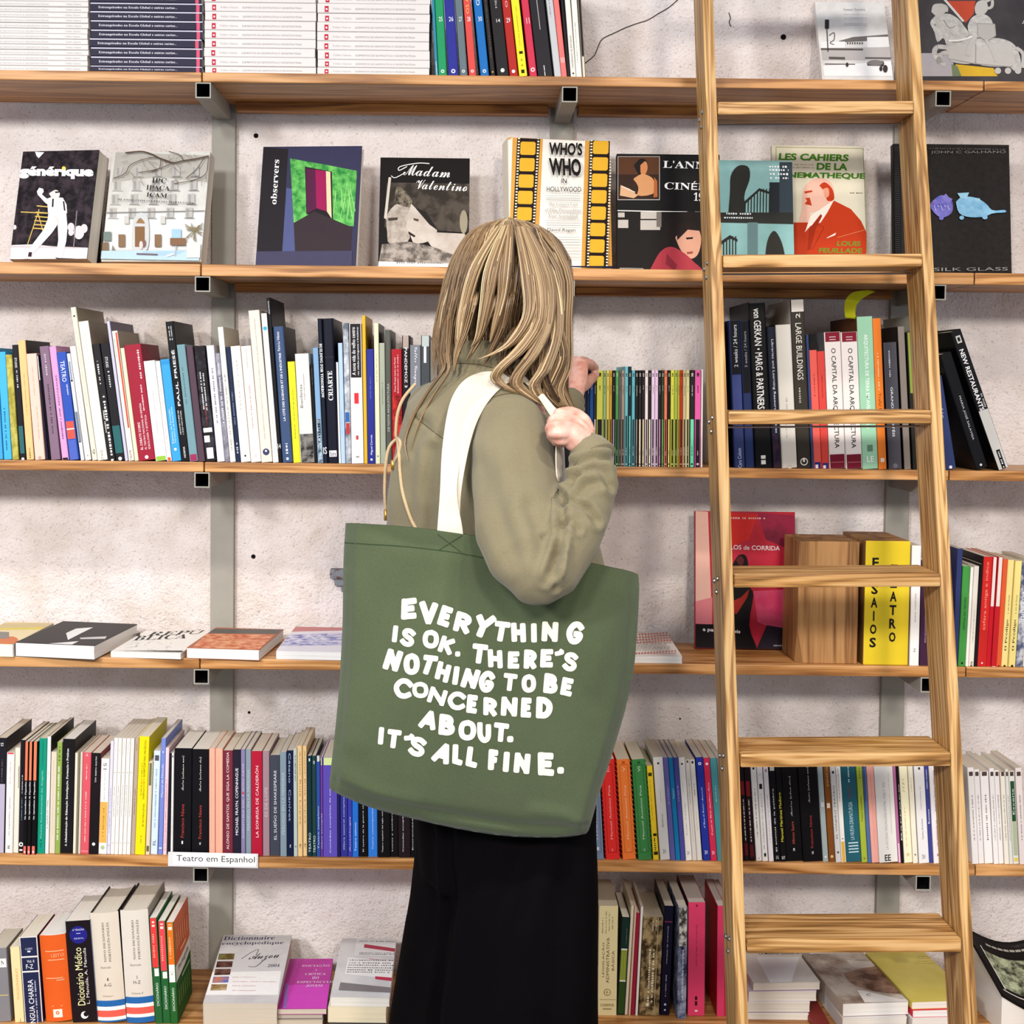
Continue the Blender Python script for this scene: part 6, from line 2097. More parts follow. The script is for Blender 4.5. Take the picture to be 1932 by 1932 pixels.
# ---- bottom shelf, dictionaries
section((0, 1600, 4.83), 5, 2.662, [(0, .05), (225, .055), (400, .066), (900, .064), (1150, .052), (1400, .05), (1560, .036)], 1614, [
    (100, 920, '8b898c', 'grey cloth-look volume in clear film', dict(l=-70, m=[B('e9e6e2', 1015, 1095, .55, .95), T('7', '4a484c', 1030, 1075, .14, .75), B('d8c47c', 1345, 1352), B('a5644a', 1480, 1560, .0, .3)], page='d8d0c0')),
    (222, 905, 'f0d9a8', 'slim buff paperback', dict(l=132, page='efe7d6', m=[T('DICIONÁRIO', 'e0a85c', 1100, 1380, .3), LN('5d5038', 1560, 1605, .6, .1)])),
    (392, 815, 'eae6e0', 'white and navy dictionary', dict(l=226, side='26285a', page='f0e8d8', m=[B('2c3152', 822, 990, .06, .95), B('2c3152', 1004, 1124, .06, .95), B('2c3152', 1138, 1640, .06, .95), T('LINGUA CHARRA', 'f0f0f4', 1205, 1640, .3, .45), LN('c9ccdc', 1210, 1600, .72, .08), H('Vol. II', 'f0f0f4', 1025, 1050, .35, .75), H('F-Z', 'f0f0f4', 1065, 1105, .28, .68), H('A. LLORENTE', 'd0d4e4', 915, 932, .3, .7), LN('d0d4e4', 940, 955, .5, .3)])),
    (650, 806, 'e0692c', 'fat orange dictionary', dict(l=400, rd=True, page='f4f0ea', m=[B('f2b48c', 946, 954, .2, .9), H('LEITO', 'f2b48c', 975, 1005, .42, .9), B('f2b48c', 1026, 1034, .28, .9), B('f2b48c', 1192, 1200, .15, .8), B('d99a74', 1208, 1222, .55, .85), LN('f2b48c', 1446, 1452, .5, .5), B('f4e6da', 1478, 1552, .33, .68), O('e0692c', 1510, .14)])),
    (888, 672, '231a1f', 'thick black medical dictionary', dict(l=660, page='f2ede4', side='8aa6c8', hard=False, m=[O('2b2a86', 800, .72), H('6.ª EDIÇÃO', 'e4e6f4', 742, 765, .28, .74), LN('c9ccec', 785, 790, .5, .3), H('REVISTA', 'c9ccec', 825, 840, .32, .7), T('Dicionário Médico', 'f0e8b4', 915, 1440, .30, .42), T('L. Manuila, A. Manuila', 'e0dcd4', 920, 1430, .14, .7), O('f0ece8', 1530, .3), O('231a1f', 1522, .2, .56)])),
    (1146, 602, 'ddd2c2', 'first cream dictionary volume', dict(l=886, hard=True, rd=True, side='3a2e2c', page='e9e2d4', m=[T(serif('NOVO DICIONÁRIO'), '7d756c', 690, 1050, .10, .43), T(serif('PORTUGUÊS-INGLÊS'), '7d756c', 690, 1050, .10, .60), H('Ilustrado', '8d857c', 1088, 1108, .26, .62), H('1', '6d655c', 1195, 1220, .45, .5), H('A-G', '6d655c', 1242, 1272, .32, .58), H('Volume I', '9b938a', 1350, 1366, .24, .62), B('2f6fae', 1400, 1455), B('f6f2ec', 1455, 1490), B('e2695c', 1490, 1550), B('f6f2ec', 1550, 1580), B('2f6fae', 1580, 1640)])),
    (1406, 577, 'ddd5ca', 'second cream dictionary volume', dict(l=1150, hard=True, rd=True, side='a59c90', side_l='2a2220', page='e4ddd0', m=[T(serif('NOVO DICIONÁRIO'), '7d756c', 665, 1025, .10, .43), T(serif('PORTUGUÊS-INGLÊS'), '7d756c', 665, 1025, .10, .60), H('Ilustrado', '8d857c', 1063, 1083, .26, .66), H('2', '6d655c', 1172, 1197, .45, .51), H('H-Z', '6d655c', 1216, 1246, .34, .6), H('Volume II', '9b938a', 1322, 1340, .24, .66), B('2f6fae', 1366, 1425), B('f6f2ec', 1425, 1460), B('e2695c', 1460, 1520), B('f6f2ec', 1520, 1550), B('2f6fae', 1550, 1640)])),
    (1482, 640, '2f6b3c', 'first orange and green dictionary', dict(l=1412, page='f2eee8', m=[B('e2474a', 642, 1090), LN('f6d8cc', 670, 720, .5, .5), LN('f0a890', 780, 1000, .4, .25), B('f2efe8', 1100, 1170, .3, 1), T('DICIONÁRIO', 'e6eee6', 1230, 1440, .4)])),
    (1552, 668, '2f6b3c', 'second orange and green dictionary', dict(page='f2eee8', m=[B('e2505a', 670, 1120), LN('f6d8cc', 690, 740, .5, .5), LN('f0a890', 800, 1030, .4, .25), B('f2efe8', 1130, 1190, .3, 1), T('DICIONÁRIO', 'e6eee6', 1260, 1470, .4)])),
    (1622, 680, '2f6b34', 'third orange and green dictionary', dict(page='f2eee8', side='dd6a34', m=[B('f07a2c', 682, 1065), LN('f8e0cc', 700, 750, .5, .5), LN('f8c49c', 810, 1010, .4, .25), B('f2efe8', 1065, 1225), T('C', '7d7a76', 1120, 1160, .3), T('DICIONÁRIO', 'e6eee6', 1275, 1485, .4)])),
], G6, 'first at the edge of the bottom shelf', dmax=2.90)
# artwork on the outer board of the third orange and green dictionary
t = ALLB[-1]
iv = t.matrix_world.inverted()
bnd = [c for c in t.children if c.name.startswith('cover')][0].data.vertices
W3 = max(v.co.x for v in bnd)
D3 = max(v.co.y for v in bnd)
H3 = max(v.co.z for v in bnd)
p = Print(lambda u, v, l: (W3 + l, u * D3, v * H3))
p.poly('2f6b34', [(0, 0), (1, 0), (1, .46), (.6, .42), (.0, .40)])
p.poly('efe9e0', [(0, .40), (.6, .42), (1, .46), (1, .60), (.6, .57), (0, .56)])
for i in range(6):
    p.rect('f0a878', .12 + i * .13, .70, .17 + i * .13, .86)
    p.rect('7da05c', .12 + i * .13, .14, .17 + i * .13, .30)
p.rect('f0b890', .3, .63, .7, .66)
p.rect('b9c49c', .35, .36, .9, .385)
p.text('6d6a64', 'Português', (.15, .46), (.7, .02), (0, .07))
p.done('cover_print', t)

# ---- bottom shelf, between the trousers and the ladder
section((1100, 1620, 4.83), 5, 2.722, [(100, -.015), (300, -.08), (440, -.05), (600, -.04), (700, -.035), (900, -.01), (1300, .0)], 1416, [
    (306, 432, 'e9dcae', 'wide cream law book', dict(l=130, lean=-.012, label='wide cream law book next to the trousers on the bottom shelf', page='ddd4c2', m=[T('LEGISLAÇÃO', '6d5f3c', 765, 1080, .16, .26), T('ADMINISTRATIVA', '6d5f3c', 720, 1135, .16, .50), T('BÁSICA', '6d5f3c', 840, 1020, .16, .76), LN('8d7f58', 540, 680, .2, .06), LN('8d7f58', 480, 680, .38, .05), LN('8d7f58', 490, 660, .55, .05), LN('8d7f58', 530, 640, .72, .05), O('7d6f48', 1218, .36), O('e9dcae', 1218, .3), B('7d6f48', 1200, 1236, .47, .5), B('7d6f48', 1216, 1219, .36, .62), B('7d6f48', 1282, 1285, .1, .95), H('COSMOS', '6d5f3c', 1322, 1345, .15, .85), LN('8d7f58', 1365, 1372, .5, .6)])),
    (380, 535, '1f3a34', 'three-tone green book', dict(l=308, lean=-.05, page='f2eee6', m=[B('e4e0d4', 822, 836), B('8f9a40', 836, 1108), B('e4e0d4', 1108, 1122), B('3a5628', 1122, 1414), B('aab45a', 850, 1100, .3, .36), B('aab45a', 850, 1100, .62, .68), LN('8a9a90', 640, 780, .7, .08)])),
    (410, 430, 'e4d9c2', 'slim cream paperback', dict(lean=-.055)),
    (434, 440, 'd9b9a8', 'slim buff-pink paperback', dict(lean=-.052)),
    (472, 495, 'a82a44', 'slim maroon-red paperback', dict(lean=-.05)),
    (500, 440, 'efebe4', 'slim white paperback', dict(lean=-.046)),
    (694, 535, mat_mottle('4a3a24', 'b09a72', 55, .42, .58), 'marbled brown book', dict(l=502, lean=-.04, page='d8cdb8', m=[LN('e4dac0', 560, 660, .5, .06), LN('e4dac0', 560, 660, .66, .06), B('cabd94', 540, 1412, .74, .765), LN('efe6cc', 830, 1330, .42, .10), LN('efe6cc', 830, 1310, .6, .10), O('efe6cc', 1335, .16, .4)])),
    (790, 432, '1a1730', 'near-black navy book with a red line', dict(l=698, lean=-.035, page='ddd6c8', m=[B('8a3a5c', 572, 582), T('dicionário de símbolos', 'c4c0cc', 615, 960, .12, .5, -1), LN('b4b0c0', 1060, 1260, .5, .12), O('d0ccd8', 1330, .25), O('d0ccd8', 1380, .2)])),
    (932, 448, mat_mottle('3f4560', '9da3b8', 45, .4, .6), 'slim blue patterned paperback', dict(l=848, lean=-.008, dy=-.012, page='e4dfd4', m=[B(mat_mottle('4a463e', 'd0ccc0', 70, .42, .56), 450, 800), T('Les Gens sont dans la campagne', 'f0eee8', 830, 1290, .3, .55), O('2a2838', 820, .3)])),
    (1112, 400, 'd94a70', 'thick hot-pink book', dict(l=946, lean=.0, side_l='5d1a22', page='d9d0cc', m=[O('8a2440', 430, .14), LN('a83058', 600, 980, .5, .08), B('4a1428', 1255, 1290, .42, .56), B('4a1428', 1300, 1340, .42, .56), LN('f0d4dc', 1380, 1395, .5, .3)])),
    (1292, 432, 'd8476e', 'second thick hot-pink book', dict(l=1218, lean=.0, side_l='b81428', page='dcd4d0')),
    (1350, 436, 'c93a5c', 'third pink book behind the ladder rail', dict(page='dcd4d0')),
], G6, 'x', dmax=2.912)

# ---- top shelf, numbered row
section((580, 0, 3.019), 0, 2.704, [(735, .050), (860, .068), (985, .098), (1100, .108), (1205, .112), (1310, .122), (1450, .112), (1510, .075), (1600, .06)], 444, [
    (746, -150, '3f8fa8', 'thin teal book', dict(l=728, label='thin teal book squeezed between the white stack and the green numbered book, top shelf', m=[LN('cfe4ea', 350, 440, .5, .4)])),
] + [(xr, -226 + (i % 3) * 14, c, f'{n} numbered book', dict(l=l, side_l='17151a', m=([H(num, 'f0f0ee', 98, 124, .36, .8)] if num else []) + [O('e4e4e0', 408, .42), O(c, 408, .2)] + ([T(tt, tc, y0, y1, .42)] if tt else [])))
     for i, (l, xr, c, n, num, tt, tc, y0, y1) in enumerate((
         (746, 796, '1f9c66', 'green', '25', '', '', 0, 0), (798, 862, '2c3294', 'dark blue', '26', '', '', 0, 0), (863, 912, '6e7d82', 'grey', '27', '', '', 0, 0),
         (913, 963, 'da5550', 'coral', '28', 'OS ASPETOS', 'f2c46a', -160, 80), (986, 1036, '1775ba', 'bright blue', '30', 'Guerra', 'e4eef6', -120, 35)))] + [
    (1072, -200, '2a2422', 'slim black book', dict(l=1041, m=[LN('6d655c', -50, 330, .5, .2), O('b9a468', 412, .4)])),
    (1150, -215, '242024', 'black book numbered fourteen', dict(l=1078, m=[H('14', 'f0f0ee', 112, 132, .42, .72), O('e4e4e0', 405, .34), T('MEMÓRIA', 'c4c0bc', -120, 50, .2)])),
    (1202, -210, 'b62c24', 'dark red numbered book', dict(m=[H('29', 'f0f0ee', 105, 132, .3, .75), O('e4e4e0', 410, .42), T('Os anos', 'f0d4cc', -120, 45, .26)])),
    (1254, -190, 'f3e236', 'bright yellow book', dict(l=1205, m=[LN('b8a824', 40, 260, .5, .12), B('2a2614', 295, 310, .3, .75), LN('b8a828', 320, 380, .5, .3), B('2a2614', 400, 420, .3, .7)])),
    (1310, -215, 'd03c58', 'raspberry-red numbered book', dict(l=1264, m=[H('11', 'f4e4e4', 105, 138, .4, .8), O('f0d8dc', 400, .6), O('d03c58', 400, .3)])),
    (1401, -220, '26222a', 'wide black book', dict(l=1311, m=[B('b4b0ac', -60, 175, .48, .53), B('e4e4e0', 378, 408, .45, .5), B('e4e4e0', 412, 438, .45, .5)])),
    (1448, -190, 'c9cacb', 'light grey book', dict(l=1408, m=[LN('8d8d90', -60, 100, .4, .16)])),
    (1481, -200, 'f2807c', 'coral-pink book', dict(m=[B('e8a8a4', 330, 360, .1, .9)])),
    (1500, -200, '201c20', 'thin black book'),
    (1532, -205, 'ece8de', 'white paperback with black capitals', dict(m=[T('CADERNOS DE ESTUDOS', '3a3632', 205, 390, .3), O('3a3632', 420, .35)])),
    (1566, -200, 'efebe2', 'second white paperback', dict(m=[LN('6d6862', 130, 360, .4, .12)])),
    (1588, -190, '8d8478', 'last thin black and cream book', dict(m=[B('1f1b1c', -180, 320), B('e4dcc4', 325, 440)])),
], 'numbered books leaning on the top shelf', 'x')
# ------------------------------------------------------------------ stacks on the top shelf
def stack(x0, x1, edges, cs, col, group, phrase, marks, d=.20, jit=.0013, seed=1, page='f0ece6', yb=2.7035):
    """paperbacks lying flat, spines outward; edges are the heights of the joints in the photo, from the board up"""
    rnd = random.Random(seed)
    X0, X1 = P(x0, 145, yb).x, P(x1, 145, yb).x
    zs = [P((x0 + x1) / 2, e, yb).z for e in edges]
    off = TOP[0] + .0002 - zs[0]
    for i in range(len(zs) - 1):
        z0 = zs[i] + off * (1 - i / len(zs))
        w = zs[i + 1] + off * (1 - (i + 1) / len(zs)) - z0
        dx, dy = rnd.uniform(-jit, jit), rnd.uniform(0, jit * 1.5)
        mw = Matrix.Translation((X0 + dx, yb + dy, z0 + .0001))
        L = X1 - X0
        t = book_at('paperback', mw, w - .0003, d, L, col, 'flat_spine', page=page)
        p = Print(lambda u, v, l: (u, -l, v))
        p_w = w - .0003
        for m in marks:
            if m[0] == 'rect':
                p.rect(m[1], m[2] * L, m[4] * p_w, m[3] * L, m[5] * p_w)
            elif m[0] == 'text':
                p.text(m[1], m[2], (m[3] * L, m[5] * p_w), ((m[4] - m[3]) * L, 0), (0, (m[6] - m[5]) * p_w), m[7])
        p.done('spine_lettering', t)
        tag(t, phrase.format(ordinal(i + 1)), 'book', group)


GEO = 'ELEMENTOS DE GEOPOLÍTICA E GEOESTRATÉGIA'
stack(-40, 165.5, [145 - 10.9 * i for i in range(15)], 1, 'e2ddd8', 'white geopolitics paperbacks', 'thin white paperback, {} from the board in the thinnest-leaved white stack on the top shelf',
      [('text', 'b9b4b2', GEO, .02, .64, .30, .62, 0), ('text', 'b9b4b2', 'Políbio Valente', .80, .935, .32, .62, 0)], seed=4)
stack(170.5, 381, [143.5, 131, 113, 95, 77.5, 60, 42, 24, 7, -11], 1, '2a2740', 'navy paperbacks', 'navy paperback with white serif title, {} from the board in the only navy stack',
      [('rect', 'cfcad6', 0, 1, .86, 1.0), ('rect', 'd8607c', .945, .975, 0, .86), ('text', 'e2dfe8', serif('Estrangeirados na Escala Global e outras cartas...'), .07, .775, .28, .60, .0)], seed=5)
stack(386, 595, [146, 132, 113.5, 95.5, 77.5, 60.5, 42, 24, 6, -12], 1, 'e2dcd8', 'white geopolitics paperbacks', 'white paperback with a red mark, {} from the board, stack right beside the navy stack',
      [('rect', 'c22a44', .065, .10, .1, .72), ('rect', 'f4e4e4', .075, .09, .3, .5), ('text', 'c0bab8', 'Políbio Valente', .14, .30, .34, .56, 0), ('text', 'a9a3a2', GEO, .34, .875, .34, .58, 0)], seed=6)
stack(599, 810, [146.5, 132.5, 117, 98.5, 81, 63, 44.5, 27, 8, -10], 1, 'e2dcd8', 'white geopolitics paperbacks', 'white paperback with a red mark, {} from the board, stack touching the numbered books',
      [('rect', 'c22a44', .065, .10, .1, .72), ('rect', 'f4e4e4', .075, .09, .3, .5), ('text', 'c0bab8', 'Políbio Valente', .14, .30, .34, .56, 0), ('text', 'a9a3a2', GEO, .34, .875, .34, .58, 0)], seed=7)


# ------------------------------------------------------------------ books shown face-out
def face_out(label, k, bl, br, base_py, top_py, yb, tilt, thick, col, art, hard=False, yaw=0.0, name='book', page='ece5d8', spine=None, side=None, cat='book', z0=None, group=None):
    """a book leaning back with its cover to the room; bl/br base corners, top edge height over bl, in photo pixels"""
    z0 = TOP[k] + .0003 + thick * math.sin(tilt) if z0 is None else z0
    o = P(bl, base_py, yb)
    mw = Matrix.Translation((o.x, yb, z0)) @ Matrix.Rotation(yaw, 4, 'Z') @ Matrix.Rotation(-tilt, 4, 'X')

    def solve(fn, target, lo, hi, inc):
        for _ in range(40):
            m = (lo + hi) / 2
            if (fn(m) < target) == inc:
                lo = m
            else:
                hi = m
        return (lo + hi) / 2
    Wd = solve(lambda q: proj(mw @ Vector((q, 0, 0)))[0], br, .02, .6, True)
    Ht = solve(lambda q: proj(mw @ Vector((0, 0, q)))[1], top_py, .02, .6, False)
    t = book_at(name, mw, thick, Wd, Ht, spine or col, 'face', side=side or col, side_l=col, hard=hard, page=page)
    p = Print(lambda u, v, l: (u, -l, v))
    art(p, lambda pts: [onplane(x, y, mw) for x, y in pts], Wd, Ht)
    p.done('cover_print', t)
    return tag(t, label, cat, group)


class Art:
    """draw on a cover in crop pixels"""

    def __init__(self, crop, fn):
        self.c, self.fn = crop, fn

    def __call__(self, p, conv, W, Ht):
        ox, oy, s = self.c

        def q(pts):
            out = conv([(ox + x / s, oy + y / s) for x, y in pts])
            return [(min(W - .0004, max(.0004, u)), min(Ht - .0004, max(.0004, v))) for u, v in out]

        class D:
            def poly(_, c, *pts): p.poly(c, q(pts))
            def rect(_, c, x0, y0, x1, y1): p.poly(c, q([(x0, y1), (x1, y1), (x1, y0), (x0, y0)]))
            def blob(_, c, x, y, rx, ry, n=18, a=0.0): p.poly(c, q([(x + rx * math.cos(t) * math.cos(a) - ry * math.sin(t) * math.sin(a), y - rx * math.cos(t) * math.sin(a) - ry * math.sin(t) * math.cos(a)) for t in [2 * math.pi * k / n for k in range(n)]]))
            def curve(_, c, pts, n=24): p.poly(c, q(spline(list(pts) + [pts[0]], n)[:-1][::-1]))
            def line(_, c, wd, *pts): p.line(c, q(pts), wd / s / 1000)
            def sline(_, c, wd, *pts): p.line(c, q(spline(pts, 5 * len(pts))), wd / s / 1000)
            def text(_, c, s_, bl, br, tl, bold=0.0):
                a, b, d = conv([(ox + x / s, oy + y / s) for x, y in (bl, br, tl)])
                p.text(c, s_, a, (b[0] - a[0], b[1] - a[1]), (d[0] - a[0], d[1] - a[1]), bold, 3)
            def dash(_, c, x0, y, x1, h=8):
                (a, v), (b, _v) = q([(x0, y), (x1, y)])
                p.dashes(c, v, a, b, h / s / 1000, RNG, 'u')
            def all(_, c): p.rect(c, .0002, .0002, W - .0002, Ht - .0002)
        self.fn(D())


def art_generique(d):
    d.all(mat_mottle('211c20', '473c42', 55, .42, .62))
    d.poly('e9e2e0', (84, 895), (250, 890), (400, 905), (690, 915), (670, 1060), (60, 1060))
    d.poly('cfc6c6', (84, 895), (690, 915), (690, 925), (84, 915))
    for x, y, rx in ((112, 760, 14), (540, 760, 26), (640, 770, 26), (600, 800, 40), (540, 800, 20)):
        d.blob('d8d0d0', x, y, rx, rx * 1.3)
    d.line('8d8488', 8, (585, 635), (560, 915))
    for y in (600, 648, 680, 712, 742, 770):
        d.line('d6b868', 9, (280 - (y - 600) * .15, y - 2), (365, y + 6))
    d.line('d6b868', 8, (160, 645), (360, 655))
    d.line('d6b868', 7, (300, 625), (212, 890))
    d.line('d6b868', 7, (290, 650), (345, 850))
    W1, W2 = 'f1ece9', 'd8cfca'
    d.poly(W1, (370, 650), (505, 655), (515, 760), (505, 870), (470, 1005), (425, 995), (445, 860), (440, 740), (400, 800), (270, 945), (215, 1030), (180, 1012), (250, 890), (330, 785), (365, 700))
    d.poly(W2, (405, 660), (440, 730), (445, 850), (452, 790), (450, 700))
    d.poly(W1, (360, 545), (395, 532), (480, 538), (508, 590), (512, 655), (368, 655))
    d.poly(W1, (283, 490), (300, 462), (330, 470), (335, 492), (320, 512), (368, 552), (372, 595), (345, 575), (290, 515))
    d.poly('1e191c', (400, 545), (412, 545), (408, 610), (396, 606))
    d.poly('1e191c', (480, 560), (492, 568), (500, 640), (488, 632))
    d.curve('e6dcd4', [(375, 505), (425, 478), (455, 500), (452, 530), (425, 550), (395, 535)])
    d.poly('2a2226', (420, 490), (455, 490), (452, 500), (424, 503))
    d.poly('3d2a33', (222, 950), (248, 952), (240, 985), (215, 985))
    d.poly('3d2a33', (420, 990), (450, 995), (590, 1005), (540, 1035), (430, 1015))
    d.poly(W1, (180, 1010), (215, 1000), (215, 1030), (182, 1034))
    d.poly('f4f0ec', (270, 190), (340, 194), (320, 215), (298, 238), (282, 222))
    d.text('f6f4f2', 'générique', (148, 392), (712, 398), (152, 300), .06)
    d.blob('ecd35a', 488, 314, 14, 14)


C2A = (0, 240, 4.025)
face_out('black and white tennis-court book with a bold white title word, first of the second shelf', 1, 18, 164, 501, 286, 2.765, .24, .042, '1e191c', Art(C2A, art_generique), yaw=-.2, side='2b2427')
# a second copy peeking out behind
t = face_out('dark book standing half hidden behind the tennis-court book', 1, 40, 184, 501, 304, 2.845, .20, .016, '2a2528', Art(C2A, lambda d: None), side='2a2528', hard=True)


def art_facade(d):
    d.all(mat_mottle('c4c0b8', 'd9d8d2', 25, .3, .7))
    d.poly('b4b0a8', (880, 185), (1620, 215), (1605, 420), (1200, 380), (850, 420))
    d.poly('d9dad8', (800, 650), (1570, 640), (1540, 930), (760, 930))
    for i in range(5):
        for j in range(4):
            x = 880 + i * 145 - j * 16
            y = 300 + j * 105
            d.rect('b9b6b0', x, y, x + 55, y + 75)
            d.rect('a3a09c', x + 8, y + 8, x + 26, y + 70)
            d.line('98958f', 5, (x - 10, y + 80), (x + 70, y + 82))
    d.line('8d8a86', 7, (800, 655), (1560, 640))
    d.curve('c9cac8', [(1020, 700), (1070, 655), (1130, 700), (1125, 930), (1010, 930)])
    d.rect('8a6a4a', 1030, 760, 1105, 915)
    d.curve('9b7c5a', [(1038, 735), (1070, 695), (1106, 735), (1070, 736)])
    for x in (905, 1180):
        d.rect('8d7358', x, 820, x + 50, 915)
        d.rect('c9c7c0', x + 45, 680, x + 80, 740)
    d.rect('7d8a84', 790, 800, 850, 870)
    d.rect('85725c', 780, 880, 830, 960)
    d.poly('8d8578', (860, 900), (910, 1005), (850, 1000))
    d.poly('b9d0de', (760, 945), (1530, 940), (1515, 1030), (745, 1005))
    d.poly('a9c4d6', (1100, 950), (1420, 945), (1330, 985), (1060, 975))
    d.rect('a6c6dc', 1310, 780, 1380, 850)
    d.line('a9a9a6', 8, (1345, 850), (1340, 990))
    for k in range(26):
        a, r = RNG.uniform(0, 6.28), RNG.uniform(20, 95)
        d.line('8d8264', 6, (1480, 790), (1480 + r * math.cos(a), 790 + 1.1 * r * math.sin(a)))
    d.rect('8a6a52', 1300, 850, 1420, 905)
    d.rect('ded9d0', 1425, 890, 1530, 1000)
    d.blob('8d6a60', 1100, 890, 16, 30)
    d.blob('d8c9c4', 1080, 905, 14, 32)
    d.line('7d6a72', 12, (1045, 970), (1205, 976))
    d.line('f2f4f4', 14, (1270, 990), (1330, 970))
    for path in ([(1610, 225), (1500, 250), (1400, 265), (1320, 280), (1230, 250), (1160, 215), (1080, 195), (960, 205)], [(1400, 262), (1370, 220), (1290, 195)], [(1320, 282), (1200, 330), (1060, 355)],
                 [(1320, 280), (1180, 240), (1010, 290), (960, 360), (870, 400)], [(1605, 240), (1590, 330), (1520, 400), (1330, 440)], [(1230, 250), (1220, 320), (1150, 350)], [(1560, 240), (1500, 330), (1420, 400)]):
        d.sline('5d4a38', 11 if path[0] == (1610, 225) else 6, *path)
    for k in range(40):
        x, y = RNG.uniform(890, 1600), RNG.uniform(200, 420)
        d.line('7d6d5c', 3, (x, y), (x + RNG.uniform(-60, 60), y + RNG.uniform(10, 60)))
    d.text('2a2624', serif('IPC'), (1165, 436), (1275, 442), (1168, 398))
    d.text('2a2624', serif('IPACA'), (1122, 490), (1300, 500), (1126, 452))
    d.text('2a2624', serif('ICAM'), (1124, 542), (1280, 552), (1128, 508))
    d.text('3a3632', serif('30 ANOS COM O CINEMA PORTUGUÊS'), (905, 568), (1480, 598), (906, 552))


face_out('grey facade book with bare branches across the cover, beside the tennis-court book', 1, 191, 379, 502, 287, 2.77, .26, .032, 'cfcac0', Art(C2A, art_facade), yaw=-.12, side='cbbfae')


def art_observers(d):
    d.all('3d3c58')
    d.poly('262026', (228, 150), (418, 165), (372, 960), (165, 960))
    d.poly('58608a', (405, 460), (450, 470), (470, 950), (372, 950))
    G = mat_mottle('2f8a42', '7cc86a', 60, .38, .62)
    d.poly(G, (432, 238), (700, 285), (940, 332), (915, 752), (460, 725))
    d.poly('241c24', (545, 300), (750, 338), (758, 700), (556, 660))
    d.poly('5d1d48', (552, 312), (625, 322), (632, 620), (560, 655))
    d.poly('a01a5a', (625, 322), (705, 334), (710, 640), (632, 615))
    d.poly('e9d0ac', (705, 334), (738, 340), (748, 695), (712, 640))
    d.poly('3d3036', (460, 728), (615, 640), (905, 762), (893, 950), (470, 945))
    for k in range(14):
        x = RNG.uniform(770, 900)
        d.line('9ad884', 5, (x, RNG.uniform(420, 560)), (x + RNG.uniform(-40, 40), RNG.uniform(600, 720)))
    d.poly('4b4862', (165, 945), (905, 940), (900, 1070), (160, 1070))
    d.text('f4f2f2', serif('observers'), (330, 590), (352, 250), (285, 585))


C2B = (440, 240, 4.025)
face_out('dark book with a green and crimson room on the cover, right of the first upright', 1, 482, 671, 503, 277, 2.785, .22, .020, '211c22', Art(C2B, art_observers), yaw=-.12, side='efe9e0', hard=True)


def art_madam(d):
    d.all('1a1513')
    d.poly(mat_mottle('3a332c', '5d544a', 30), (1165, 420), (1810, 430), (1790, 800), (1150, 760))
    d.poly('cfc6ba', (1180, 380), (1200, 382), (1165, 700), (1145, 690))
    S1, S2 = mat_mottle('c4b9ad', '9b8f83', 60, .4, .65), mat_mottle('d4cabf', 'bdb0a4', 25, .35, .65)
    d.curve(S1, [(1170, 800), (1165, 680), (1230, 590), (1320, 580), (1375, 660), (1330, 760), (1340, 850), (1260, 900), (1180, 880)])
    d.curve(mat_mottle('8d8270', '3d362e', 80), [(1225, 560), (1240, 460), (1290, 470), (1360, 560), (1350, 610), (1260, 590)])
    d.poly('4a4038', (1175, 690), (1250, 685), (1248, 705), (1180, 712))
    d.curve(S2, [(1310, 760), (1345, 600), (1370, 600), (1480, 720), (1550, 790), (1500, 860), (1380, 885), (1345, 820), (1325, 790)])
    d.poly('5d4a40', (1368, 690), (1410, 700), (1405, 718), (1372, 708))
    d.poly('3a2a28', (1330, 790), (1385, 825), (1375, 838), (1332, 812))
    d.poly('2a2420', (1380, 610), (1460, 640), (1560, 790), (1490, 740))
    d.poly(S2, (1480, 870), (1545, 800), (1760, 810), (1770, 1000), (1640, 990), (1500, 900))
    d.poly(mat_mottle('b4aaa0', '6d645c', 50), (1130, 890), (1330, 870), (1520, 910), (1780, 1010), (1780, 1080), (1100, 1080))
    d.blob('a39a84', 1750, 720, 30, 90)
    d.poly('e9e6e2', (1105, 1020), (1780, 1040), (1780, 1090), (1098, 1080))
    d.dash('8d8a88', 1240, 1030, 1600, 14)
    d.text('efece8', serif('Madam', 1), (1290, 365), (1645, 385), (1300, 285))
    d.sline('efece8', 7, (1320, 300), (1260, 330), (1270, 300), (1400, 275), (1490, 278))
    d.sline('efece8', 6, (1200, 370), (1230, 385), (1300, 350))
    d.text('efece8', serif('Valentino', 1), (1385, 470), (1775, 490), (1392, 398))


face_out('black book with a white script title and two pale heads, behind the blonde hair', 1, 713, 884, 505, 297, 2.785, .22, .022, '17120f', Art(C2B, art_madam), side='e4dccf')


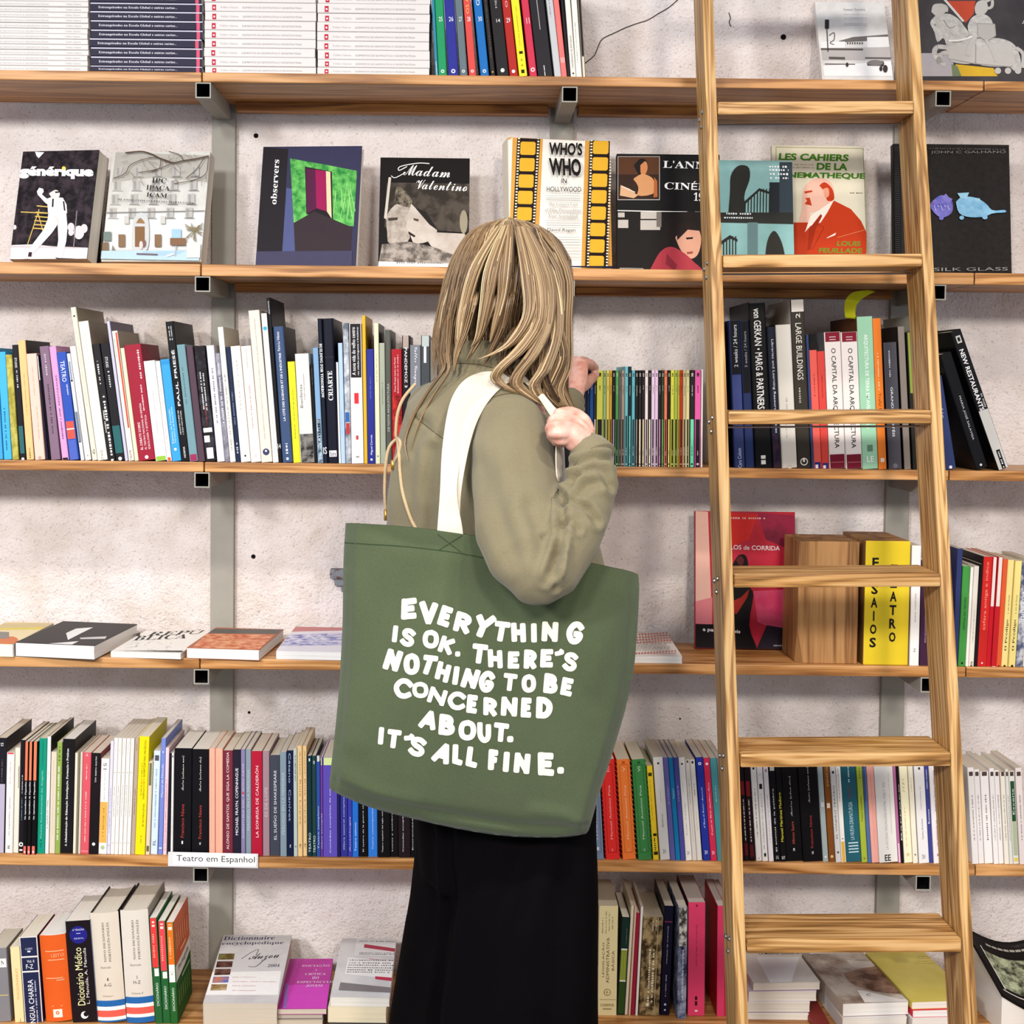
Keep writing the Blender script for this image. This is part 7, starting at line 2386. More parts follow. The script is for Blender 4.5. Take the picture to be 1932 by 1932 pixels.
def art_who(d):
    d.all('e2ac55')
    d.poly('f4f0e8', (500, 112), (820, 122), (790, 1112), (460, 1105))
    d.poly('f2ede4', (205, 140), (270, 120), (250, 720), (180, 720))
    for x0, x1, b0, b1, n in ((305, 480, 255, 420, 8), (850, 1028, 815, 985, 8)):
        d.poly('2b1c18', (x0, 115), (x1, 118), (b1, 1108), (b0, 1104))
        for i in range(n):
            y = 150 + i * 124.5
            t = (y - 115) / 990
            xa = x0 + (b0 - x0) * t
            xb = x1 + (b1 - x1) * t
            w = xb - xa
            cx0, cx1 = xa + w * .155, xb - w * .185
            yy = y + 102
            d.poly('e8b83c', (cx0 + 10, y), (cx1 - 10, y + 2), (cx1, y + 12), (cx1 - 3, yy - 10), (cx1 - 14, yy), (cx0 + 6, yy - 2), (cx0 - 4, yy - 12), (cx0, y + 10))
        for i in range(44):
            y = 122 + i * 22.6
            t = (y - 115) / 990
            xa = x0 + (b0 - x0) * t
            xb = x1 + (b1 - x1) * t
            for x in (xa + 6, xb - 21):
                d.rect('f2ead8', x, y, x + 15, y + 11)
    d.text('1f1a18', "WHO'S", (532, 262), (785, 270), (536, 165), .035)
    d.text('1f1a18', 'WHO', (538, 418), (780, 424), (532, 286), .04)
    d.text('1f1a18', 'IN', (628, 476), (668, 478), (630, 440), .01)
    d.text('1f1a18', 'HOLLYWOOD', (517, 540), (778, 544), (518, 502))
    for y in (572, 590, 602, 762, 778, 796, 885, 905, 925, 945, 970, 992, 1015, 1040):
        d.line('a9a49c', 3, (512, y), (772, y + 3))
    d.text('b4b0aa', serif('The Largest Cast'), (530, 652), (752, 655), (531, 625))
    d.text('b4b0aa', serif('of Film Personalities'), (502, 694), (778, 698), (504, 668))
    d.text('b4b0aa', serif('Ever Assembled'), (530, 738), (750, 742), (531, 711))
    d.text('2a2624', 'David Ragan', (520, 848), (732, 852), (522, 818))
    d.rect('1a2440', 460, 1105, 1030, 1135)


C2C = (900, 230, 4.025)
face_out("thick cream and gold book about who's who in Hollywood with film-strip borders", 1, 962, 1155, 508, 259, 2.775, .13, .052, 'e2ac55', Art(C2C, art_who), yaw=.20, spine='efe6d4', hard=True, side='d9d0c0')


def art_annee(d):
    d.all('141112')
    d.rect('b9b4ae', 1068, 262, 1388, 594)
    d.rect('3a2418', 1072, 266, 1383, 588)
    d.rect('5d3a22', 1072, 266, 1383, 400)
    d.curve('1d1310', [(1190, 330), (1240, 280), (1290, 300), (1285, 380), (1235, 410)])
    d.curve('c98a5c', [(1240, 330), (1280, 300), (1295, 350), (1275, 400), (1245, 395)])
    d.curve('d09a6c', [(1190, 430), (1240, 400), (1280, 400), (1340, 440), (1345, 540), (1210, 555)])
    d.curve('3d2418', [(1150, 480), (1185, 440), (1225, 500), (1200, 570), (1140, 560)])
    d.poly('d8b08a', (1090, 480), (1160, 510), (1220, 560), (1190, 580), (1085, 560))
    d.line('e9e4dc', 6, (1100, 490), (1200, 535))
    d.poly('b46a3c', (1345, 420), (1368, 450), (1370, 570), (1340, 575))
    d.text('f0eeec', serif("L'ANNÉE"), (1412, 350), (1862, 362), (1416, 282))
    d.text('f0eeec', serif('DU'), (1690, 430), (1760, 432), (1692, 384))
    d.text('f0eeec', serif('CINÉMA'), (1422, 512), (1850, 524), (1426, 446))
    d.text('f0eeec', serif('1991'), (1645, 600), (1790, 606), (1647, 536))
    d.line('e9e6e2', 8, (1066, 675), (1855, 690))
    d.rect('1c1614', 1066, 684, 1855, 1150)
    for x, y, w, h in ((1070, 690, 50, 36), (1070, 745, 78, 62), (1242, 684, 120, 54), (1240, 748, 150, 74)):
        d.rect('c4bdb4', x, y, x + w, y + h)
    d.rect('7d766e', 1362, 684, 1400, 800)
    d.curve('241a18', [(1390, 940), (1430, 780), (1520, 700), (1680, 690), (1740, 820), (1700, 960), (1560, 1000), (1440, 980)], 30)
    d.curve('d9a58c', [(1505, 880), (1570, 800), (1660, 790), (1700, 880), (1680, 1000), (1620, 1040), (1550, 980)], 30)
    d.poly('2b1d1a', (1510, 780), (1640, 760), (1700, 830), (1600, 820), (1520, 900))
    d.poly('2a1a18', (1585, 880), (1640, 876), (1638, 890), (1590, 895))
    d.poly('a0504a', (1590, 990), (1640, 985), (1635, 1002), (1595, 1006))
    d.curve('b0404c', [(1320, 1110), (1390, 990), (1470, 950), (1560, 990), (1640, 1060), (1700, 1150), (1340, 1150)], 30)
    d.poly('8d2f3c', (1440, 1000), (1520, 1090), (1500, 1140), (1430, 1080))
    d.line('d0ccc6', 4, (1085, 1112), (1260, 1116), (1260, 1140), (1085, 1136), (1085, 1112))
    d.text('d0ccc6', 'Calmann-Lévy', (1096, 1134), (1252, 1138), (1097, 1118), .01)


face_out('black cinema-year book with a woman in red, directly inside the ladder rail', 1, 1164, 1360, 513, 290, 2.785, .17, .022, '141112', Art(C2C, art_annee), hard=True)


def art_stairs(d):
    # a plain dark-on-teal composition of banisters and door shapes
    d.all(mat_mottle('86b0b0', '9cc6c4', 12, .3, .7))
    d.rect('2a3036', 415, 360, 475, 560)
    d.rect('3d4a52', 475, 240, 560, 560)
    d.poly('33332f', (110, 540), (560, 540), (560, 610), (110, 600))
    d.poly('30302e', (260, 480), (355, 395), (420, 418), (420, 432), (355, 412), (266, 495))
    for i in range(9):
        x = 272 + i * 18
        d.line('30302e', 7, (x, 480 - min(80, (x - 262) * .9)), (x - 2, 545))
    d.curve('32322f', [(170, 545), (180, 420), (185, 320), (230, 262), (290, 270), (298, 340), (265, 440), (268, 545)], 26)
    d.poly('2f2f2d', (115, 720), (180, 675), (225, 700), (225, 715), (180, 695), (115, 742))
    for i in range(6):
        d.line('2f2f2d', 7, (124 + i * 18, 722 - min(40, i * 14)), (124 + i * 18, 860))
    d.rect('6d8a8c', 285, 600, 345, 880)
    d.curve('36342f', [(385, 880), (400, 720), (440, 650), (480, 700), (505, 790), (508, 880)], 24)
    for y, x1 in ((268, 528), (288, 528), (312, 530), (336, 526)):
        d.dash('eef2f2', 412 + (y - 268) * .1, y, x1, 14)
    d.dash('e4ecec', 158, 548, 310, 12)
    d.dash('e4ecec', 145, 572, 322, 12)


C2D = (1320, 230, 3.157)
face_out('teal book with dark banister silhouettes, in front of the green-titled journal', 1, 1352, 1499, 513, 302, 2.735, .18, .012, '8ab4b4', Art(C2D, art_stairs))


def art_cahiers(d):
    d.all('e6dfc8')
    d.line('9aa070', 4, (455, 150), (1012, 160), (1000, 880), (450, 880), (455, 150))
    G = '4f8a1e'
    d.text(G, 'LES CAHIERS', (470, 228), (886, 236), (474, 186), .042)
    d.text(G, 'DE LA', (696, 286), (880, 290), (698, 244), .042)
    d.text(G, 'CINEMATHEQUE', (455, 338), (985, 346), (458, 298), .042)
    R = 'c8451c'
    d.dash('b9a08a', 550, 254, 680, 8)
    d.dash('b9a08a', 550, 272, 680, 8)
    d.dash('5d5a50', 895, 424, 970, 9)
    d.curve('f0c4b0', [(610, 470), (618, 400), (660, 350), (730, 335), (780, 360), (800, 410), (790, 470), (720, 520), (640, 545), (612, 520)], 30)
    d.curve(R, [(712, 380), (745, 360), (790, 400), (800, 462), (760, 470), (745, 420)], 20)
    d.curve('e9a88c', [(735, 400), (765, 395), (770, 440), (745, 450)], 14)
    d.poly(R, (622, 415), (668, 408), (672, 418), (626, 428))
    d.poly(R, (628, 455), (655, 452), (668, 500), (625, 490), (640, 470))
    d.curve('f0c4b0', [(600, 560), (620, 490), (640, 540), (670, 560), (640, 640), (590, 620)], 20)
    d.poly(R, (555, 600), (700, 600), (800, 470), (900, 520), (960, 590), (995, 660), (992, 890), (545, 890))
    d.poly('f4ece0', (625, 660), (660, 560), (720, 520), (800, 465), (760, 540), (720, 600), (660, 620))
    d.poly('a83412', (720, 550), (730, 560), (690, 640), (660, 760), (640, 770), (650, 640))
    d.poly('f4ece0', (755, 692), (812, 660), (806, 676), (758, 694))
    d.line('a83412', 5, (700, 610), (740, 630), (670, 760))
    d.line('e08a60', 4, (820, 690), (980, 645))
    d.text('7d9a34', 'LOUIS', (815, 740), (955, 742), (820, 710), .03)
    d.text('7d9a34', 'FEUILLADE', (708, 782), (965, 784), (712, 752), .03)


face_out('cream journal with green capitals and a red portrait of a seated man', 1, 1462, 1638, 513, 274, 2.80, .22, .010, 'e6dfc8', Art(C2D, art_cahiers))


def art_fish(d):
    d.all(mat_mottle('25211f', '322d2b', 90, .3, .7))
    d.poly('141214', (1150, 140), (1196, 138), (1205, 910), (1160, 910))
    for i in range(60):
        d.rect('3a3638', 1162, 150 + i * 12.5, 1190, 155 + i * 12.5)
    d.dash('6d6864', 1360, 162, 1815, 8)
    d.text('8d8884', 'JOHN C GALHANO', (1372, 196), (1818, 194), (1373, 176))
    B1, B2 = mat_mottle('5a5cae', '8d86cc', 70, .35, .65), mat_mottle('78aed0', '9ccbe4', 60, .35, .65)
    d.curve(B1, [(1370, 490), (1410, 450), (1450, 440), (1498, 470), (1500, 540), (1450, 572), (1410, 560), (1375, 520)], 26)
    d.poly('8d86cc', (1440, 452), (1462, 430), (1480, 452), (1502, 462), (1490, 478), (1455, 470))
    for k in range(5):
        d.line('c4bde6', 4, (1392 + k * 20, 500), (1404 + k * 20, 530 - (k % 2) * 20))
    d.blob('7d78c4', 1435, 576, 14, 12)
    d.poly('8a5aa0', (1370, 490), (1392, 480), (1392, 500))
    d.curve(B2, [(1522, 480), (1560, 450), (1640, 455), (1700, 490), (1740, 530), (1810, 528), (1815, 542), (1740, 548), (1690, 568), (1600, 570), (1540, 545)], 32)
    d.poly('a4d0e6', (1530, 428), (1600, 424), (1585, 460), (1550, 458))
    d.poly('a4d0e6', (1632, 456), (1666, 460), (1660, 478), (1636, 474))
    d.blob('8dbedc', 1556, 574, 14, 12)
    d.blob('8dbedc', 1694, 572, 16, 12)
    d.text('9b9692', 'SILK GLASS', (1390, 892), (1830, 888), (1391, 872))


face_out('large black book with two blue glass fish on its cover, beyond the ladder', 1, 1689, 1909, 515, 271, 2.79, .13, .022, '25211f', Art(C2D, art_fish), spine='17151a', hard=True)


# ---- top shelf
C1R = (1200, 0, 2.639)


def art_town(d):
    d.all(mat_mottle('dedad6', 'e9e6e2', 20))
    d.text('8d8682', serif('Samuel Teixeira'), (1032, 54), (1140, 54), (1033, 42))
    for y in (72, 90, 118, 126):
        d.dash('b4aeaa', 1036, y, 1150, 5)
    d.poly('7d7672', (1010, 205), (1080, 185), (1180, 178), (1262, 172), (1270, 200), (1010, 212))
    d.rect('f4f2f0', 918, 208, 1040, 240)
    d.poly('efecea', (1150, 186), (1268, 184), (1276, 235), (1150, 238))
    d.poly('c4bebb', (920, 240), (1278, 236), (1282, 300), (928, 300))
    d.poly('f6f4f2', (930, 330), (1284, 305), (1285, 380), (938, 380))
    for x0, y, x1, wd in ((920, 246, 1130, 12), (960, 290, 1040, 16), (1140, 290, 1270, 10), (940, 320, 1090, 6), (1150, 320, 1230, 22)):
        d.line('6d6663', wd, (x0, y), (x1, y + 2))
    for x in range(1050, 1130, 12):
        d.rect('5d5855', x, 212, x + 6, 222)
    d.line('4a4543', 5, (948, 120), (955, 260))
    d.rect('3d3836', 940, 100, 960, 145)
    d.sline('5d5653', 4, (960, 180), (985, 165), (985, 200), (965, 215), (985, 225))
    for x, y, r in ((1050, 325, 7), (1225, 320, 9), (1240, 345, 12), (1218, 345, 8)):
        d.blob('4a4543', x, y, r, r * 1.6)
    d.blob('8d8784', 1190, 316, 40, 14)


face_out('white leaning book with a grey harbour town picture, between the ladder rails', 0, 1554, 1688, 145, 4, 2.83, .42, .014, 'e4e0dc', Art(C1R, art_town))


def art_knight(d):
    d.all(mat_mottle('3d3a3c', '5d5859', 6, .3, .7))
    d.rect('b4aeb0', 1405, 265, 1580, 380)
    d.poly('d8b23c', (1590, 320), (1780, 340), (1800, 380), (1600, 380))
    d.poly('7d8a6a', (1570, 320), (1600, 330), (1620, 380), (1575, 380))
    d.poly('c4573f', (1545, 5), (1690, 5), (1680, 70), (1640, 115))
    d.poly('d8d3cc', (1530, 0), (1545, 0), (1635, 105), (1625, 110))
    S, S2, S3 = mat_mottle('d2cec8', 'b4afaa', 90, .35, .65), 'c4bfb9', 'a09a95'
    # horse
    d.curve(S, [(1470, 100), (1500, 75), (1560, 70), (1610, 100), (1640, 140), (1690, 190), (1800, 190), (1880, 220), (1915, 300), (1910, 370), (1850, 330), (1760, 310), (1690, 320), (1620, 300), (1560, 290), (1545, 230), (1530, 190), (1500, 210), (1485, 160), (1465, 120)], 60)
    d.curve(S2, [(1470, 60), (1480, 25), (1520, 20), (1550, 45), (1530, 70), (1500, 85)], 20)
    d.sline(S2, 14, (1500, 60), (1510, 25), (1545, 35), (1545, 60))
    d.sline(S, 26, (1560, 240), (1500, 235), (1485, 270), (1510, 300))
    d.sline(S2, 24, (1570, 260), (1520, 270), (1515, 310), (1540, 325))
    d.blob(S3, 1508, 300, 14, 18)
    d.sline(S3, 6, (1550, 205), (1610, 210), (1660, 175))
    d.sline('efebe5', 8, (1555, 205), (1620, 200), (1680, 180))
    d.curve(S2, [(1560, 230), (1680, 220), (1690, 300), (1640, 320), (1560, 300)], 26)
    d.curve(S2, [(1700, 240), (1850, 210), (1880, 280), (1870, 330), (1700, 320)], 26)
    d.line(S3, 5, (1690, 220), (1690, 320))
    d.line(S3, 5, (1560, 295), (1680, 318), (1870, 335))
    d.blob(S3, 1488, 125, 7, 5)
    d.sline(S3, 4, (1530, 100), (1560, 140), (1590, 130))
    # rider
    d.curve(S, [(1650, 130), (1670, 90), (1720, 70), (1765, 95), (1775, 150), (1720, 190), (1660, 170)], 24)
    d.curve(S2, [(1685, 40), (1700, 10), (1740, 5), (1750, 50), (1720, 80), (1690, 70)], 22)
    d.sline(S2, 16, (1740, 10), (1770, 0), (1770, 35), (1745, 45))
    d.poly('b9b4ae', (1698, 118), (1785, 122), (1790, 180), (1745, 208), (1700, 180))
    d.line(S3, 4, (1698, 118), (1785, 122), (1790, 180), (1745, 208), (1700, 180), (1698, 118))
    d.sline(S2, 22, (1690, 180), (1660, 230), (1650, 280))
    d.sline(S2, 14, (1740, 200), (1775, 260), (1790, 310))
    d.sline(S2, 20, (1890, 240), (1925, 270), (1925, 340))
    for x in (1800, 1850, 1900):
        d.blob(S2, x, 355, 16, 16)
    d.text('e9e6e2', serif('A'), (1920, 120), (1950, 120), (1922, 90))


face_out('dark book with a pale stone knight on horseback, outermost on the top shelf', 0, 1732, 1985, 143, -40, 2.80, .30, .020, '4a4648', Art(C1R, art_knight))


# ---- fourth shelf
def art_corrida(d):
    d.all(mat_mottle('b01c34', 'd03a52', 7, .35, .65))
    d.poly(mat_mottle('6d1c34', 'a0284a', 10), (640, 68), (830, 85), (825, 260), (680, 200))
    d.poly('d83430', (500, 70), (640, 80), (600, 200), (500, 240))
    d.poly(mat_mottle('d0446c', 'e2688c', 8), (620, 450), (830, 440), (825, 640), (690, 620), (640, 600))
    d.poly('eec0b0', (340, 60), (400, 66), (420, 610), (340, 605))
    d.poly('e08a90', (340, 500), (420, 480), (420, 612), (340, 608))
    d.poly('1c1014', (340, 610), (520, 612), (520, 740), (340, 725))
    d.curve('1a0f12', [(520, 320), (550, 275), (590, 290), (600, 420), (620, 470), (600, 620), (635, 745), (515, 745), (515, 480)], 30)
    d.curve('6d2a2c', [(535, 300), (555, 280), (575, 300), (560, 330)], 14)
    d.poly('b0342c', (515, 500), (560, 480), (600, 440), (590, 480), (540, 560), (515, 560))
    d.poly('332a38', (685, 615), (825, 640), (825, 750), (635, 735))
    d.dash('d8d4d8', 718, 714, 808, 10)
    d.dash('f0ccd0', 512, 96, 680, 10)
    d.text('f2e8ea', 'CAVALOS de CORRIDA', (425, 246), (748, 254), (426, 224), .01)
    d.text('f4f0f0', 'a paus de dois', (374, 648), (556, 660), (375, 626), .02)


C4R = (1180, 940, 2.569)
face_out('red book about race horses leaning behind the left ladder rail, fourth shelf', 3, 1312, 1502, 1230, 964, 2.845, .13, .018, 'b01c34', Art(C4R, art_corrida), side='5d1420')

# wooden sign blocks
BLK = mat_wood('alder_block', '7a5530', 'a97c4c', 'bd9160', 'Z', .5, rough=.6)
YEL = mat_mottle('e8cf3c', 'd6b92c', 9, .3, .7, .6, (1, 1, .25))


def block(label, x0, x1, top_py, base_py, yb, depth, front, name, chamfer=None):
    a, b_ = P(x0, base_py, yb), P(x1, base_py, yb)
    h = P(x0, top_py, yb).z - TOP[3]
    wd = b_.x - a.x
    t = empty(name, Matrix.Translation((a.x, yb, TOP[3] + .0002)))
    bm = bmesh.new()
    box(bm, 0, wd, 0, depth, 0, h, bevel=.0025)
    if chamfer:
        bmesh.ops.bisect_plane(bm, geom=bm.verts[:] + bm.edges[:] + bm.faces[:], plane_co=(chamfer, 0, 0), plane_no=(-.85, -.5, -.15), clear_outer=True)
        es = [e for e in bm.edges if e.is_boundary]
        bmesh.ops.holes_fill(bm, edges=es)
    bm.normal_update()
    for f in bm.faces:
        f.material_index = 1 if f.normal.y < -.9 else 0
    obj('wood_body', bm, [BLK, front], t)
    tag(t, label, 'wooden block')
    return t, wd, h


block('bare wooden block with a chamfered edge beside the yellow lettered block', 1503, 1617, 1021, 1251, 2.712, .13, BLK, 'wooden_block', .012)
t, wd, h = block('yellow-fronted wooden block lettered ENSAIOS TEATRO in black stencil', 1628, 1713, 1020, 1254, 2.706, .17, YEL, 'sign_block')
p = Print(lambda u, v, l: (u, -l, v))
mwb = t.matrix_world


def stencil(ch, cx, cy):
    pts = [(1180 + x / 2.569, 940 + y / 2.569) for x, y in ((cx - 16, cy + 24), (cx + 16, cy + 24), (cx - 16, cy - 24))]
    a, b_, c = [onplane(x, y, mwb) for x, y in pts]
    if ch == 'I':
        p.rect('241f1a', a[0] + (b_[0] - a[0]) * .4, a[1], a[0] + (b_[0] - a[0]) * .62, c[1])
    else:
        p.text('241f1a', ch, a, (b_[0] - a[0], 0), (0, c[1] - a[1]), .03)


for i, ch in enumerate('ENSAIOS'):
    stencil(ch, 1212 - i * 2.4, 312 + i * 64.5)
for i, ch in enumerate('TEATRO'):
    stencil(ch, 1301 - i * 1.8, 345 + i * 65.5)
p.done('stencil_lettering', t)


# ------------------------------------------------------------------ books lying flat
def flat(label, k, fl, fr, front_top, front_bot, back_py, yf, col, art=None, z=None, tilt=0.0, yaw=0.0, hard=False, page='f2ede6', name='book', group=None, side=None, depth=None, thick=None):
    """lying book, cover up, foot of the pages towards the room; fl/fr front corners and edge heights in photo pixels"""
    z0 = (TOP[k] if z is None else z) + .0002
    w = thick or (P(fl, front_top, yf).z - P(fl, front_bot, yf).z)
    a, b_ = P(fl, (front_top + front_bot) / 2, yf), P(fr, (front_top + front_bot) / 2, yf)
    mw = Matrix.Translation((a.x, yf, z0)) @ Matrix.Rotation(yaw, 4, 'Z') @ Matrix.Rotation(tilt, 4, 'X')
    Wd = (b_.x - a.x) / math.cos(yaw)
    if depth is None:
        lo, hi = .02, .5
        for _ in range(40):
            m = (lo + hi) / 2
            if proj(mw @ Vector((0, m, w)))[1] > back_py:
                lo = m
            else:
                hi = m
        depth = m
        if abs(yaw) < .3:
            depth = min(depth, (2.925 - yf) / max(.2, math.cos(tilt)))
    t = book_at(name, mw, w, Wd, depth, col, 'flat', side=col, side_l=side or col, hard=hard, page=page)
    if art:
        p = Print(lambda u, v, l: (u, v, w + l))
        art(p, lambda pts: [onplane_z(x, y, mw, w) for x, y in pts], Wd, depth)
        p.done('cover_print', t)
    tag(t, label, 'book', group)
    return z0 + w


C4L = (0, 1140, 2.927)
GL = 'books lying flat on the fourth shelf'


def a_cream(d):
    d.all('eedfb8')
    d.poly('d8c79c', (-300, 95), (305, 97), (270, 130), (-300, 130))
    d.poly('e4d46a', (-100, 132), (250, 128), (235, 140), (-100, 142))
    d.curve('e08a5a', [(-20, 200), (60, 178), (100, 195), (80, 220), (0, 222)], 18)
    d.poly('9b948d', (-60, 150), (50, 155), (50, 190), (-60, 195))


def a_dark(d):
    d.all('4a4646')
    d.poly('f2f0ee', (365, 160), (420, 135), (515, 128), (450, 160), (375, 198))
    d.poly('efecea', (190, 232), (270, 218), (435, 205), (380, 232), (230, 244))
    d.poly('d8d4d2', (440, 186), (590, 178), (580, 192), (445, 194))


def a_rep(d):
    d.all('f3efe8')
    d.text('3a3638', serif('A REPÚ'), (700, 180), (1100, 165), (745, 152))
    d.text('3a3638', serif('BLICA'), (730, 202), (1025, 190), (760, 176))
    for k in range(26):
        x, y = RNG.uniform(700, 960), RNG.uniform(208, 262)
        d.line('b9b4ae', 3, (x, y), (x + RNG.uniform(-40, 50), y + RNG.uniform(-8, 8)))
    d.poly('2a2628', (620, 272), (1020, 262), (1018, 268), (620, 277))


def a_figs(d):
    d.all('b9785c')
    d.poly('6d6a66', (1140, 135), (1560, 140), (1530, 165), (1110, 160))
    d.poly(mat_mottle('c8643c', 'edb48c', 55, .38, .62), (1110, 162), (1510, 170), (1450, 258), (1030, 262))


def a_blue(d):
    d.all('ece8ee')
    d.poly('cf8f8f', (1615, 115), (1960, 105), (1950, 145), (1590, 152))
    d.poly(mat_mottle('e6e4f2', '7d80c0', 60, .42, .62), (1575, 170), (1950, 158), (1940, 225), (1550, 232))


flat('cream and orange book lying first at the edge of the fourth shelf', 3, -70, 28, 1222, 1246, 1173, 2.70, 'eedfb8', Art(C4L, a_cream), yaw=-.10, tilt=.035, group=GL)
flat('thick dark-covered book lying with white scraps on its cover', 3, 29, 185, 1222, 1248.5, 1172, 2.697, '4a4646', Art(C4L, a_dark), yaw=-.16, tilt=.03, group=GL, page='f6f3f0')
flat('thin white republic book lying next to the thick dark one', 3, 209, 344, 1235, 1246, 1190, 2.70, 'f3efe8', Art(C4L, a_rep), yaw=-.10, tilt=.02, group=GL)
flat('orange and brown illustrated book lying over the board joint', 3, 352, 491, 1231, 1251, 1184, 2.697, 'b9785c', Art(C4L, a_figs), yaw=-.10, tilt=.02, group=GL, page='f6f3f0')
flat('white book with blue drawings lying half behind the green bag', 3, 521, 668, 1231, 1247, 1178, 2.699, 'ece8ee', Art(C4L, a_blue), yaw=-.04, tilt=.03, group=GL, page='f6f3f0')
C4M = (1180, 940, 2.569)


def a_dots(d):
    d.all('f4efe8')
    for i in range(15):
        for j in range(9):
            x, y = 20 + i * 14.5 + j * 2, 660 + j * 13
            if j in (4, 5, 6):
                continue
            d.rect('d86a4c', x, y, x + 8, y + 6)
    d.text('b4aea8', 'PALAVRA', (60, 728), (200, 728), (66, 715))
    d.text('b4aea8', 'DISTANTE', (56, 745), (215, 745), (60, 733))


flat('small white book with red dot pattern lying right of the bag', 3, 1176, 1287, 1243.5, 1257, 1195, 2.70, 'f4efe8', Art(C4M, a_dots), tilt=.03, group=GL, page='f6f3f0')

# ---- bottom shelf piles
C6M = (340, 1600, 4.2)
GB = 'books lying on the bottom shelf'


def a_dict(d):
    d.all(mat_mottle('c9c6c6', 'd8d5d4', 8))
    d.poly('f4f1ee', (235, 985), (800, 975), (775, 1165), (180, 1165))
    d.text('5d5872', serif('Dictionnaire'), (340, 732), (745, 726), (352, 702))
    d.text('5d5872', serif('encyclopédique'), (325, 775), (815, 768), (336, 745))
    d.text('2a2a3a', serif('Auzou', 1), (530, 905), (770, 890), (560, 840))
    d.sline('2a2a3a', 5, (485, 880), (560, 830), (620, 805), (600, 850))
    d.sline('2a2a3a', 6, (660, 890), (600, 940), (540, 940))
    d.text('6d6a80', serif('2004'), (692, 945), (785, 943), (698, 922))
    for i, (c1, c2) in enumerate((('6d5a2c', '8d8a5c'), ('4a2a24', '7d5a4c'), ('3d2420', '8d6a5c'), ('6d7dc0', 'd08a54'), ('8a6a3c', 'c9b48c'))):
        y, x = 840 + i * 61, 308 - i * 15
        d.poly(mat_mottle(c1, c2, 60, .4, .6), (x, y), (x + 124, y - 2), (x + 116, y + 45), (x - 10, y + 48))
    for y in (1026, 1062, 1095, 1133):
        d.dash('d8a8a0', 412, y, 600 if y != 1062 else 760, 9)


flat('thick white encyclopaedic dictionary lying flat in front of the upright', 5, 384, 524, 1877, 1975, 1764, 2.630, 'd0cdcc', Art(C6M, a_dict), tilt=.115, group=GB, page='ded4c4', thick=.060, yaw=.02, depth=.255)
zt = TOP[5]
for i in range(3):
    zt = flat(['grey-leaved book at the bottom of the pile under the magenta book', 'cream-leaved book in the middle of the pile under the magenta book', 'thin grey paperback directly beneath the magenta book'][i], 5, 534 - i, 622, 0, 0, 0, 2.636 + .004 * i, ['8d8a86', 'b4a998', '7d6a80'][i], None, z=zt, group=GB, page=['bdb3a4', 'd6cbb8', 'cfc6b8'][i], thick=.0105, depth=.19, yaw=.04)
C6P = C6M


def a_pink(d):
    d.all(mat_mottle('b83c9c', 'c44aa8', 6))
    d.poly('d854c4', (830, 1085), (1260, 1080), (1220, 1285), (815, 1285))
    d.poly('a078c0', (835, 1075), (860, 1070), (840, 1285), (812, 1285))
    for i, (s_, x0, x1) in enumerate((('INICIAÇÃO', 970, 1195), ('À', 1075, 1095), ('CRÍTICA', 995, 1165), ('DO', 1050, 1110), ('ESPECTÁCULO', 930, 1225), ('JOVEM', 1000, 1140))):
        y = 945 + i * 32
        d.text('efd0ea', serif(s_), (x0 - 6, y), (x1 - 12, y - 2), (x0 - 3, y - 20))


flat('magenta book lying between the dictionary and the red-striped book', 5, 534, 629, 0, 0, 0, 2.638, 'b83c9c', Art(C6P, a_pink), z=zt, group=GB, page='d9cfc0', thick=.011, depth=.222, tilt=.02, yaw=.04)
zt = TOP[5]
for i in range(2):
    zt = flat(['buff-leaved book at the bottom of the pile beside the trousers', 'cream-leaved book in the middle of the pile beside the trousers'][i], 5, 633 - i, 746, 0, 0, 0, 2.625 + .005 * i, ['3a3638', 'e6dcc4'][i], None, z=zt, group=GB, page=['cfc4b0', 'efe4c8'][i], thick=[.022, .030][i], depth=.21, yaw=.0)


def a_stripes(d):
    d.all(mat_mottle('d2d0d0', 'e0dedd', 8))
    d.poly('e6e4e3', (1400, 712), (1800, 722), (1770, 860), (1380, 850))
    d.poly('b9455c', (1460, 762), (1790, 798), (1780, 825), (1455, 790))
    d.poly('b9455c', (1500, 878), (1760, 900), (1750, 924), (1492, 902))
    for y in (740, 832, 842):
        d.dash('6d6a6a', 1420, y, 1750, 14)
    d.poly('f4f2f0', (1330, 870), (1800, 900), (1780, 1040), (1305, 1000))
    for i, y in enumerate((890, 912, 930, 950, 968, 985)):
        d.dash('5d5248' if i % 2 else '3a3634', 1340 - i * 4, y, 1740, 16)
    d.poly('c9405c', (1545, 1020), (1730, 1032), (1720, 1058), (1545, 1042))
    d.poly('8d8688', (1270, 1068), (1760, 1110), (1740, 1150), (1255, 1130))


flat('white book with three red bars, topmost beside the black trousers', 5, 636, 752, 0, 0, 0, 2.632, 'd2d0d0', Art(C6M, a_stripes), z=zt, group=GB, page='f0ece4', thick=.018, depth=.245, tilt=.06, yaw=.0)

C6R = (1380, 1640, 3.5)
zt = TOP[5]
PILE = (('ede8e2', 1433, 1568, .0115, 'f0eae0'), ('e9e4de', 1441, 1571, .020, 'e6dfd4'), ('d6c8d4', 1450, 1584, .020, 'e9e2d6'))
for i, (c, a, b_, th_, pg) in enumerate(PILE):
    zt = flat(f'white-leaved book, {ordinal(i + 1)} from the board in the pile behind the left ladder rail', 5, a, b_, 0, 0, 0, 2.712 + .003 * i, c, None, z=zt, group=GB, page=pg, thick=th_, depth=.185, yaw=[.0, .03, .05][i], side='7d4a74' if i == 1 else None)


